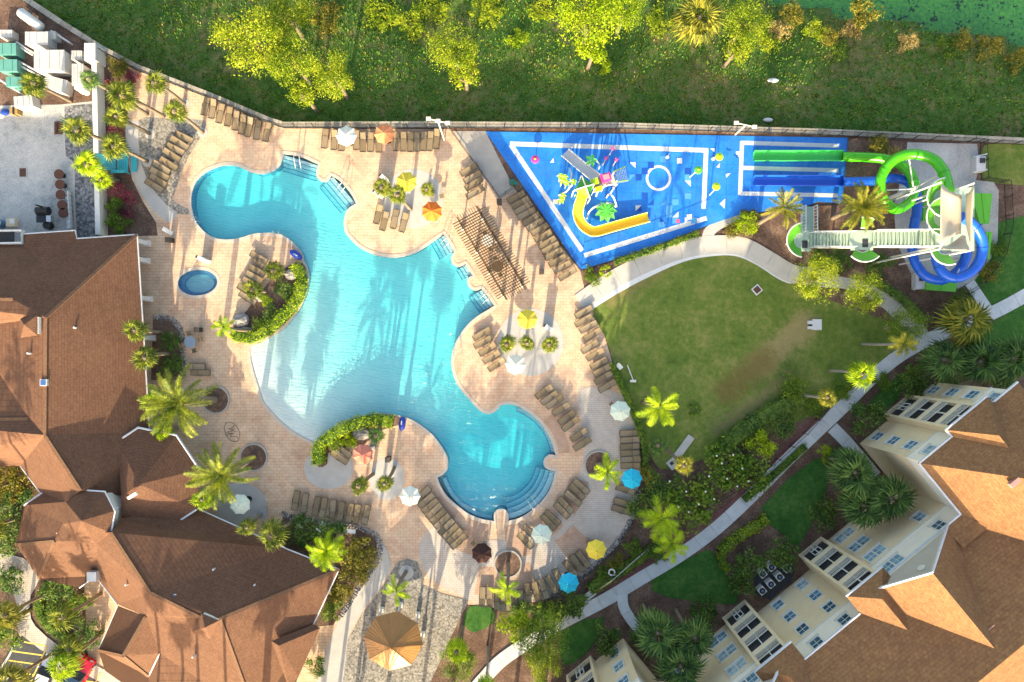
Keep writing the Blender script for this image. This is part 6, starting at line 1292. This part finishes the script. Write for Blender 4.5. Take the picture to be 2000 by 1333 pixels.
# rough grass of the wild field: uncountable tufts
def tufts(name, n, region, mats, hmin, hmax, zf, seed):
    rg = random.Random(seed)
    for m, share in mats:
        mb = MB()
        for i in range(int(n*share)):
            x, y = region(rg)
            z = zf(x, y)
            if z is None: continue
            for b in range(3):
                a = rg.uniform(0,6.28); d = Vector((math.cos(a), math.sin(a), 0)); s = Vector((-d.y,d.x,0)); hh = rg.uniform(hmin,hmax); p = Vector((x+rg.uniform(-.15,.15), y+rg.uniform(-.15,.15), z-.05)); w = rg.uniform(.05,.12)
                mb.add([p-s*w, p+s*w, p+d*hh*.7+UZ*hh], [(0,1,2)])
        o = mb.build(name, m); o['kind'] = 'stuff'; o['label'] = 'rough uncut grass covering the wild field'; o['category'] = 'grass'
def fz(x, y):
    if y > pond_y(x)-.4 or y < fence_y(x)+.35: return None
    return field_z(x, y)
def reg(rg): x = rg.uniform(-56,58); return x, fence_y(x)+rg.random()**1.1*22
tufts('field_grass', 30000, reg, ((lf_f,.5),(lf_g,.33),(lf_o,.13),(lf_t,.04)), .08, .3, fz, 9)
# ------------------------------------------------------------------ small things
def rbox(px, py, w, l, h, rz, z0=0.0): p = W(px, py, h+z0); c, s_ = math.cos(rz), math.sin(rz); return (p.x, p.y, z0+h/2), (w/PXM, l/PXM, h), (Vector((c,s_,0)), Vector((-s_,c,0)), UZ)
m_tank = plast('teal_tank', (0.10,0.30,0.26), .4); m_rust = M('rust_brown', (0.11,0.05,0.035), (0.08,0.035,0.025), 5, .8); m_turq = plast('turquoise_paint', (0.015,0.33,0.42), .5)
m_cab = M('cabinet_white', (0.50,0.49,0.47), (0.42,0.41,0.40), 2, .5)
def unit(name, px, py, w, l, h, rz, label, cat, mat, lid=None, ribs=3, group=None):
    c, d, a = rbox(px, py, w, l, h, rz); o = empty(name, (c[0],c[1],0), label, cat, group); MB().box(c, d, a).build('housing', mat, o)
    MB().box((c[0],c[1],h+.03), (d[0]*1.04,d[1]*1.04,.06), a).build('lid', lid or mat, o)
    for k in range(ribs): MB().box(Vector((c[0],c[1],h+.08))+a[0]*(d[0]*((k+.5)/ribs-.5)), (.05,d[1]*.9,.05), a).build('rib', lid or mat, o)
    return o
for a in ((72,75,42,24,1.4,0,'white filter cabinet in the service yard, upper left'),(97,118,56,38,1.7,0,'largest white filter cabinet in the service yard'),(108,164,42,24,1.2,-.25,'tilted white cabinet beside the yard palm'),(152,146,21,40,1.3,0,'upright white cabinet near the garden wall'),(150,108,20,17,1.0,0,'small white cabinet near the garden wall'),(100,69,17,15,.9,0,'small white cabinet beside the upper left one'),(46,198,34,20,1.2,.1,'pale cabinet at the kerb of the service yard'),(12,66,24,14,.9,0,'pale cabinet at the left edge of the service yard')): unit('filter_cabinet', *a, 'cabinet', m_cab)
for a in ((14,96,34,22,1.3,0,'teal water tank at the left edge, upper of three'),(16,128,34,22,1.3,0,'teal water tank at the left edge, middle of three'),(28,160,30,18,1.1,0,'teal water tank at the left edge, lowest of three')): unit('water_tank', *a, 'tank', m_tank, ribs=2)
for i, pts in enumerate((((32,82),(60,100)),((30,86),(58,104)),((34,118),(78,142)),((30,124),(74,146)),((0,156),(38,180)),((100,60),(134,82)))):
    a, b = W(*pts[0], .6), W(*pts[1], .6); o = empty('pipe', (a.x,a.y,0), 'white pool pipe in the service yard, %s from the top' % ['second','third','fourth','fifth','lowest','first'][i], 'pipe', 'white pipes in the service yard'); MB().tube([a, b], .09, 8).build('run', m_white, o); MB().tube([b, Vector((b.x,b.y,0))], .09, 8).build('elbow', m_white, o)
a, b = W(38,22,.8), W(82,55,.8); o = empty('filter_vessel', (a.x,a.y,0), 'long white rounded filter vessel near the north-west fence', 'tank'); MB().tube([a, a.lerp(b,.08), b.lerp(a,.08), b], .5, 14, rs=[.3,.5,.5,.3]).build('shell', m_white, o, smooth=True); MB().box(a.lerp(b,.2)-UZ*.5, (.3,1,.6)).build('saddle', m_conc, o)
a, b = W(148,168,.7), W(174,182,.7); o = empty('filter_vessel', (a.x,a.y,0), 'short white rounded filter vessel at the garden wall palm', 'tank'); MB().tube([a, a.lerp(b,.1), b.lerp(a,.1), b], .36, 14, rs=[.2,.36,.36,.2]).build('shell', m_white, o, smooth=True); MB().box(a.lerp(b,.3)-UZ*.4, (.3,.8,.6)).build('saddle', m_conc, o)
# service yard clutter
for i, (x, y) in enumerate(((115,340),(117,360),(118,380),(121,400),(123,416))):
    p = W(x, y, .75); o = empty('round_table', (p.x,p.y,0), '%s round brown table from the top in the yard row' % ORD[i], 'table', 'round brown yard tables'); MB().cyl(p, .5, .71, .76, 20).build('table_top', m_rust, o); MB().cyl(p, .05, 0, .71, 8).cyl(p, .25, 0, .05, 12).build('pedestal', m_black, o)
for i in range(8):
    p = W(131.5+i*.6, 378+i*9.2, .45); o = empty('stacked_chair', (p.x,p.y,0), '%s pale chair from the top in the yard chair row' % ORD[i], 'chair', 'pale chairs in the yard row'); MB().box((p.x,p.y,.45), (.5,.42,.05)).build('seat', m_line, o); MB().box((p.x+.3,p.y,.65), (.06,.42,.45)).build('backrest', m_line, o)
    for sx in (-.2, .2):
        for sy in (-.17, .17): MB().bar((p.x+sx,p.y+sy,0), (p.x+sx,p.y+sy,.45), .03).build('leg', m_frame, o)
gr = empty('smoker_grill', W(85,420), 'black barbecue smoker by the clubhouse roof', 'grill'); p = W(86,412,1.0); MB().tube([p+Vector((-.7,0,0)), p+Vector((.5,0,0))], .42, 12).build('barrel', m_black, gr); MB().box(W(80,424,.8)+UZ*0, (.9,1.1,.1)).build('side_table', M('slate', (0.04,0.05,0.06)), gr); MB().cyl(W(97,408), .08, .8, 2.0, 8).build('chimney', m_black, gr); MB().cyl(W(92,440,.5), .4, 0, .6, 14).build('fire_box', m_black, gr); MB().box(W(98,428,.9), (.45,.6,.5)).build('lid_box', m_steel, gr)
for x, y, w, lab, m in ((45,337,.75,'square rusty drain cover in the yard slab',m_rust),(117,250,.0,'',None)):
    if lab: p = W(x, y); o = empty('drain_cover', p, lab, 'drain'); MB().box(p+UZ*.02, (.9,1.1,.04)).build('frame', m_conc_pale, o); MB().box(p+UZ*.035, (.66,.86,.04)).build('grate', m_rust, o)
o = empty('rusty_plate', W(115,250), 'rusty metal plate at the yard kerb', 'plate'); MB().box(W(115,250)+UZ*.05, (.85,1.3,.06)).build('sheet', m_rust, o); MB().bar(W(113,240)+UZ*.1, W(113,260)+UZ*.1, .06).build('handle', m_black, o)
o = empty('cardboard_box', W(27,436), 'pale crumpled carton near the clubhouse roof well', 'box'); MB().box(W(27,436)+UZ*.25, (.9,.8,.5)).build('carton', m_tan, o); MB().box(W(27,436)+UZ*.52+Vector((.2,.1,0)), (.5,.5,.03)).build('flap', m_pale, o)
o = empty('water_drum', W(4,438), 'blue drum at the left edge of the yard', 'drum'); MB().cyl(W(4,438), .45, 0, .8, 16).build('drum', plast('drum_blue', (0.08,0.2,0.36)), o); MB().cyl(W(4,438), .47, .8, .86, 16).build('rim', m_white, o)
o = empty('tarpaulin_bundle', W(10,222), 'blue and white tarpaulin bundle at the left edge', 'tarpaulin'); MB().ball(W(12,220)+UZ*.15, .45, 9, 6, (1,.8,.5)).build('blue_sheet', plast('tarp_blue', (0.01,0.05,0.3)), o); MB().ball(W(3,227)+UZ*.12, .4, 9, 6, (1,.7,.4)).build('white_sheet', m_white, o)
o = empty('cable_spool', W(36,220), 'wooden crate with dark strap at the yard kerb', 'crate'); MB().box(W(36,220)+UZ*.35, (.8,.7,.7)).build('crate', M('crate_wood', (0.34,0.22,0.08)), o); MB().box(W(36,220)+UZ*.35, (.2,.74,.74)).build('strap', m_black, o)
# giant turquoise slatted chair
gc = empty('giant_chair', W(220,318), 'oversized turquoise slatted garden chair at the garden wall', 'chair')
cz = W(222,318,1.0)
for i in range(7): y = cz.y-.66+i*.22; MB().bar((cz.x-1.35,y,1.9), (cz.x+.1,y*1.0,.75), .18, .05).build('back_slat', m_turq, gc)
for i in range(5): MB().box((cz.x+.3+i*.22, cz.y, .72-i*.01), (.19,1.5,.05)).build('seat_slat', m_turq, gc)
for s_ in (-1, 1): MB().box((cz.x+.5, cz.y+s_*.88, 1.05), (1.5,.24,.06)).build('armrest', m_turq, gc); MB().box((cz.x+1.1, cz.y+s_*.85, .52), (.14,.1,1.04)).build('leg', m_turq, gc); MB().bar((cz.x-.9, cz.y+s_*.8, 0), (cz.x+1.2, cz.y+s_*.8, .65), .1, .14).build('leg', m_turq, gc)
MB().box((cz.x+1.75, cz.y, .4), (.55,1.5,.06)).build('footrest', m_turq, gc)
# pool lifts under blue covers, handrails, bins, boards
def lift(px, py, rz, label):
    p = W(px, py, .5); o = empty('pool_lift', (p.x,p.y,0), label, 'pool lift'); c, s_ = math.cos(rz), math.sin(rz); mb = MB().ball((0,0,0), .5, 14, 7, (1.5,.72,1.0)); 
    mb.v = [(p.x+x*c-y*s_, p.y+x*s_+y*c, max(0.0, z+.35)) for x, y, z in mb.v]; mb.build('cover', plast('cover_blue', (0.005,0.035,0.36), .5), o, smooth=True); MB().tube([(p.x-c*.2,p.y-s_*.2,.75), (p.x+c*.35,p.y+s_*.35,.9)], .06, 8).build('arm', m_white, o)
lift(577,497,-.6,'blue covered pool lift at the top of the crescent bed'); lift(785,828,1.5,'blue covered pool lift beside the island hedge')
def rail(pts, label, z=.9):
    o = empty('pool_handrail', W(*pts[0]), label, 'handrail'); a, b = W(*pts[0]), W(*pts[1]); d = (b-a); s_ = Vector((-d.y,d.x,0)).normalized()*.28
    for k in (-1, 1): MB().tube(spline3([a+s_*k, a+s_*k+UZ*z, a.lerp(b,.35)+s_*k+UZ*(z+.05), b+s_*k+UZ*.2, b+s_*k-UZ*.3], 4), .03, 6).build('rail', m_steel, o)
for q, lab in ((((585,301),(584,330)),'steel handrail at the top pool entry'),(((680,362),(660,378)),'steel handrail at the right-hand pool entry'),(((880,470),(862,482)),'steel handrail at the corner steps near the pergola'),(((955,578),(938,590)),'steel handrail at the lower corner steps'),(((884,690),(900,686)),'steel ladder rail on the east pool edge'),(((1046,988),(1030,968)),'steel handrail at the round pool steps'),(((390,430),(380,438)),'steel ladder rail at the upper left pool lobe'),(((545,457),(545,448)),'steel ladder rail near the blue lift')): rail(q, lab)
for x, y, lab in ((975,393,'beside the gate fence corner'),(1058,530,'between pergola and lounger row'),(328,468,'near the clubhouse porch'),(384,644,'above the blue patio table'),(757,898,'beside the faded red parasol disc')):
    p = W(x, y, .9); o = empty('litter_bin', (p.x,p.y,0), 'square black litter bin '+lab, 'bin'); MB().box((p.x,p.y,.45), (.46,.46,.9)).build('body', m_black, o); MB().box((p.x,p.y,.95), (.52,.52,.08)).build('lid', m_frame, o)
for x, y, rz, lab in ((750,348,-.7,'white towel stand above the small palm trio'),(738,378,-.6,'white towel stand left of the small palm trio'),(1072,641,-.6,'grey and white towel stand right of the yellow parasol'),(393,506,-.5,'white folded sign beside the spa')):
    p = W(x, y, 1.4); o = empty('towel_stand', (p.x,p.y,0), lab, 'stand'); X, Y = Vector((math.cos(rz),math.sin(rz),0)), Vector((-math.sin(rz),math.cos(rz),0)); MB().box(Vector((p.x,p.y,.7)), (.8,.35,1.4), (X,Y,UZ)).build('cabinet', m_white, o); MB().box(Vector((p.x,p.y,1.45)), (.85,.4,.08), (X,Y,UZ)).build('top', m_white, o); MB().box(Vector((p.x,p.y,0))-X*.5+UZ*.75, (.18,.3,1.5), (X,Y,UZ)).build('dispenser', m_screen, o)
o = empty('pump_tank', W(1002,358), 'small green pump tank at the gate fence', 'pump'); MB().cyl(W(1000,358), .3, 0, .8, 12).build('tank', plast('tank_green', (0.02,0.12,0.09)), o); MB().cyl(W(1008,360), .2, 0, .6, 12).build('filter', plast('filter_green', (0.02,0.16,0.1)), o); MB().cyl(W(1001,351), .12, 0, 1.0, 10).build('valve', m_black, o)
# flood light masts
def floodlight(bx, by, tx, ty, label, arms=3):
    rb = math.hypot(bx-1000,by-666); rc = math.hypot(tx-1000,ty-666); h = max(3, min(9, CH*(1-rb/rc))); b = W(bx,by); t = W(tx,ty,h); o = empty('floodlight_mast', b, label, 'lamp'); MB().tube([b, Vector((b.x,b.y,h))], .07, 8).build('pole', m_cream, o); p = Vector((b.x,b.y,h))
    MB().bar(p+Vector((-.9,.25,0)), p+Vector((.9,-.15,0)), .08, .08).build('crossarm', m_cream, o)
    for k in range(arms): q = p+Vector((-.9,.25,0)).lerp(Vector((.9,-.15,0)), k/max(1,arms-1)); hd = MB().box(q+UZ*.05, (.42,.3,.18)).build('lamp_head', m_cream, o); MB().box(q-UZ*.06, (.34,.22,.04)).build('lens', m_steel, hd)
floodlight(868,274,866,234,'cream floodlight mast at the gate end of the north fence'); floodlight(1436,263,1455,246,'slim floodlight mast behind the splash pad',2)
# boulders
m_rock = M('boulder', (0.34,0.32,0.31), (0.16,0.15,0.15), 3, .9, .2, 0, .6, 6)
def boulder(px, py, r, label, sc=(1,.8,.6)):
    rg = random.Random(label); p = W(px, py, r*.4); mb = MB().ball((0,0,0), r, 10, 7, sc); mb.v = [(p.x+x*rg.uniform(.85,1.15), p.y+y*rg.uniform(.85,1.15), max(0,z*rg.uniform(.85,1.15)+r*.3)) for x, y, z in mb.v]; tag(mb.build('boulder', m_rock, org=(p.x,p.y,0)), label, 'boulder')
for a in ((705,846,.9,'large pale boulder on the island beside the hedge'),(568,536,.7,'boulder at the top of the crescent bed'),(508,580,.6,'boulder beside the crescent bed loungers'),(470,625,.9,'dark grey boulder at the lower crescent bed'),(480,648,.7,'flat boulder by the feathery palm'),(728,873,.4,'small boulder right of the faded red parasol')): boulder(*a)
# condensers beside the apartments
for i, (x, y, tx) in enumerate(((1507,1108,'top left'),(1537,1110,'top right'),(1490,1121,'left'),(1523,1127,'right'),(1506,1141,'lower right'),(1489,1154,'lowest'))):
    p = W(x, y, .8); o = empty('air_conditioner', (p.x,p.y,0), 'white square air conditioner in the apartment garden, %s of six' % tx, 'air conditioner', 'air conditioners in the garden'); MB().box((p.x,p.y,.4), (.72,.72,.8), (ax,an,UZ)).build('housing', m_white, o); MB().cyl(p, .3, .8, .84, 16).build('fan_ring', m_black, o); MB().cyl(p, .14, .84, .87, 12).build('fan_hub', M('fan_blue', (0.1,0.2,0.4)), o)
layer('condenser_pad', [(1470,1115),(1520,1092),(1555,1110),(1545,1135),(1505,1172),(1475,1160)], m_asphalt, z=.02)
# drains, culverts and odd things on the lawn
o = empty('drain_box', W(1478,566), 'square dark drain with white kerb on the lawn', 'drain'); c, s_ = math.cos(.7), math.sin(.7); D = (Vector((c,s_,0)), Vector((-s_,c,0)), UZ); MB().box(W(1478,566)+UZ*.06, (.85,.85,.12), D).build('kerb', m_line, o); MB().box(W(1478,566)+UZ*.1, (.62,.62,.1), D).build('grate', m_rust, o)
o = empty('headwall', W(1590,634), 'white concrete headwall with a notch at the dry channel', 'headwall'); MB().box(W(1594,634)+UZ*.12, (.95,1.1,.24)).build('slab', m_line, o); MB().box(W(1581,630)+UZ*.12, (.5,.35,.25)).build('cheek', m_line, o); MB().box(W(1581,640)+UZ*.121, (.5,.3,.25)).build('cheek', m_line, o); MB().box(W(1583,635)+UZ*.1, (.5,.25,.22)).build('mouth', m_black, o)
o = empty('culvert', W(1320,900), 'pale concrete culvert with long flume at the lawn corner', 'culvert'); MB().box(W(1313,905)+UZ*.12, (1.0,1.0,.24), D).build('catch_basin', m_conc_pale, o); MB().bar(W(1320,893)+UZ*.1, W(1350,852)+UZ*.1, .75, .16).build('flume', m_conc_pale, o); MB().box(W(1311,904)+UZ*.2, (.35,.35,.12), D).build('grate', m_black, o)
o = empty('lawn_sign', W(1228,722), 'thin white pole lying on the lawn edge', 'pole'); MB().tube([W(1225,713)+UZ*.15, W(1236,742)+UZ*.15], .06, 6).build('pole', m_white, o); MB().box(W(1236,744)+UZ*.15, (.6,.25,.1)).build('foot', m_white, o)
o = empty('utility_box', W(1208,715), 'small white utility box at the hedge', 'box'); MB().box(W(1208,715)+UZ*.3, (.4,.6,.6), D).build('cabinet', m_line, o); MB().box(W(1208,715)+UZ*.63, (.45,.65,.06), D).build('lid', m_white, o)
o = empty('lifebuoy', W(1195,1118), 'white lifebuoy on the fence above the sidewalk', 'lifebuoy'); p = W(1195,1118,1.0); MB().tube([p+Vector((.3*math.cos(i*math.pi/8), .3*math.sin(i*math.pi/8), .05*math.sin(i))) for i in range(17)], .08, 8).build('ring', m_white, o); MB().bar(W(1195,1118), p, .08).build('post', m_black, o)
o = empty('garden_bench', W(1148,1158), 'white bench in the shrubs above the sidewalk', 'bench'); dv = Vector((.78,.62,0)); nv = Vector((-.62,.78,0)); p = W(1148,1158)
for k in range(3): MB().box(p+nv*(.16*(k-1))+UZ*.45, (1.5,.12,.05), (dv,nv,UZ)).build('seat_slat', m_white, o)
for s_ in (-1, 1): MB().box(p+dv*(s_*.65)+UZ*.22, (.08,.45,.44), (dv,nv,UZ)).build('leg', m_black, o)
MB().box(p-nv*.28+UZ*.7, (1.5,.05,.4), (dv,nv,UZ)).build('backrest', m_white, o)
o = empty('rescue_pole', W(1180,1137), 'pale yellow rescue pole leaning by the fence', 'pole'); MB().tube([W(1170,1146)+UZ*.6, W(1193,1127)+UZ*1.0], .07, 8).build('shaft', M('pole_cream', (0.6,0.55,0.3)), o); MB().tube([W(1193,1127)+UZ*1.0, W(1262,1065)+UZ*1.1], .03, 6).build('hook', m_line, o)
for x, y, rz, lab in ((592,1021,.9,'left of two white garden chairs behind the nine loungers'),(628,1029,.9,'right of two white garden chairs behind the nine loungers')):
    p = W(x, y, .6); p.z = .1; o = empty('garden_chair', p, lab, 'chair'); X, Y = Vector((math.cos(rz),math.sin(rz),0)), Vector((-math.sin(rz),math.cos(rz),0))
    for k in range(4): MB().box(p+X*(.16*k-.1)+UZ*.42, (.13,.6,.04), (X,Y,UZ)).build('seat_slat', m_white, o)
    MB().box(p-X*.25+UZ*.75, (.06,.6,.7), (X,Y,UZ)).build('backrest', m_white, o); MB().bar(p+X*.4+Y*.3, p+X*.4+Y*.3+UZ*.42, .06).build('leg', m_white, o); MB().bar(p+X*.4-Y*.3, p+X*.4-Y*.3+UZ*.42, .06).build('leg', m_white, o)
for x, y, rz, lab in ((685,1036,-.1,'white bench sign at the end of the nine loungers'),(330,452,-.5,'pale post sign at the garden wall bed')):
    p = W(x, y, .5); o = empty('sign_panel', (p.x,p.y,0), lab, 'sign'); X, Y = Vector((math.cos(rz),math.sin(rz),0)), Vector((-math.sin(rz),math.cos(rz),0)); MB().box(Vector((p.x,p.y,.8)), (1.1,.4,.06), (X,Y,UZ)).build('panel', m_white, o); MB().box(Vector((p.x,p.y,.4)), (.1,.1,.8), (X,Y,UZ)).build('post', m_white, o)
# monogram set into the pavers
mg = empty('paver_monogram', W(452,845), 'dark oval monogram with script letters set in the pavers', 'emblem'); pts = []
zc = .035
el = [W(453+14.2*math.cos(t)*math.cos(1.05)-21*math.sin(t)*math.sin(1.05)*.98, 843+14.2*math.cos(t)*math.sin(1.05)*.55+20*math.sin(t)*math.cos(.25)) for t in [i*2*math.pi/48 for i in range(48)]]
el = []
for i in range(48):
    t = i*2*math.pi/48; a_, b_ = 20.5*math.cos(t), 13.0*math.sin(t); q = R(62); el.append(Vector(W(453.5+a_*math.cos(q)-b_*math.sin(q), 843.5+a_*math.sin(q)+b_*math.cos(q))[:2]))
m_mono = M('inlay_brown', (0.20,0.155,0.125), (0.16,0.12,0.1), 4, .8)
strip(MB(), el, .045, .02, zc, True).build('oval', m_mono, mg)
def stroke(pp, w): strip(MB(), [Vector(W(420+x/19.04, 800+y/19.04)[:2]) for x, y in pp], w*.75, .02, zc).build('letter_stroke', m_mono, mg)
stroke([(700,600),(670,650),(590,690),(510,715)], .11); stroke([(510,715),(600,740),(640,745),(720,720)], .05); stroke([(720,740),(660,770),(580,805)], .11); stroke([(580,805),(500,830),(420,850)], .05); stroke([(690,820),(810,815)], .07); stroke([(470,900),(690,890)], .13); stroke([(540,1000),(800,1000)], .06); stroke([(580,900),(600,1000)], .04); stroke([(420,850),(380,900),(420,950),(540,980)], .03); stroke([(800,1000),(840,1060),(900,1110),(860,1170),(770,1185),(690,1165)], .04)
# parked cars
def car(px, py, rz, col, label, roofc=None):
    p = W(px, py, 1.0); p.z = 0; o = empty('parked_car', p, label, 'car', 'cars in the car park'); X, Y = Vector((math.cos(rz),math.sin(rz),0)), Vector((-math.sin(rz),math.cos(rz),0)); paint = M('paint_'+label.split()[0], col, tuple(x*.93 for x in col), 1, .25, .6)
    prof = [(-2.2,.45),(-2.15,.85),(-1.3,.95),(-.6,.97),(1.5,1.0),(2.15,.95),(2.25,.5)]; prof2 = [(-.95,.95),(-.35,1.42),(1.0,1.45),(1.6,1.0)]
    def ext(pr, w, zb, name, mat, par, tap=0.0):
        mb = MB(); n = len(pr)
        for s_ in (-1, 1): mb.v += [tuple(p+X*x+Y*(s_*(w-tap*(z-zb)))+UZ*z) for x, z in pr]+[tuple(p+X*x+Y*(s_*w)+UZ*zb) for x, z in pr]
        for i in range(n-1): mb.f += [(i,i+1,2*n+i+1,2*n+i), (i,n+i,n+i+1,i+1), (2*n+i,2*n+i+1,3*n+i+1,3*n+i)]
        mb.f += [(0,2*n,3*n,n), (n-1,2*n-1,4*n-1,3*n-1)]
        return mb.build(name, mat, par)
    body = ext(prof, .9, .3, 'body', paint, o, .08); ext(prof2, .82, .9, 'cabin', m_screen, o, .22)
    MB().box(p+X*.33+UZ*1.46, (1.35,1.28,.05), (X,Y,UZ)).build('roof', roofc or paint, o); MB().box(p+X*.75+UZ*1.49, (.4,.9,.03), (X,Y,UZ)).build('sunroof', m_screen, o)
    for s_ in (-1, 1):
        for x in (-1.4, 1.4): q = p+X*x+Y*(s_*.82)+UZ*.33; w_ = MB().tube([q-Y*.1, q+Y*.1], .33, 16).build('wheel', m_black, o); MB().tube([q+Y*(s_*.1), q+Y*(s_*.115)], .2, 12).build('rim', m_steel, w_)
        MB().box(p-X*2.16+Y*(s_*.6)+UZ*.72, (.12,.35,.16), (X,Y,UZ)).build('headlight', m_white, o); MB().box(p+X*2.2+Y*(s_*.65)+UZ*.8, (.08,.3,.15), (X,Y,UZ)).build('tail_light', m_mag, o); MB().box(p-X*.75+Y*(s_*1.0)+UZ*1.0, (.15,.2,.12), (X,Y,UZ)).build('mirror', paint, o)
car(88,1322,R(68)+math.pi,(0.58,0.62,0.66),'white parked car with dark sunroof in the car park'); car(146,1326,R(62)+math.pi,(0.55,0.006,0.03),'red parked car with dark roof in the car park', M('dark_roof', (0.01,0.03,0.07), None, 1, .2, .5))
# litter of pale stones in the field
for i, (x, y, r_) in enumerate(((1510,157,.5),(1500,234,.45))):
    z = FZ(x, y); p = W(x, y, z+.2); tag(MB().ball(p, r_, 8, 6, (1.2,.5,.4)).build('pale_stone', m_line, org=p), ['upper','lower'][i]+' of two pale stones in the field above the splash pad', 'stone')
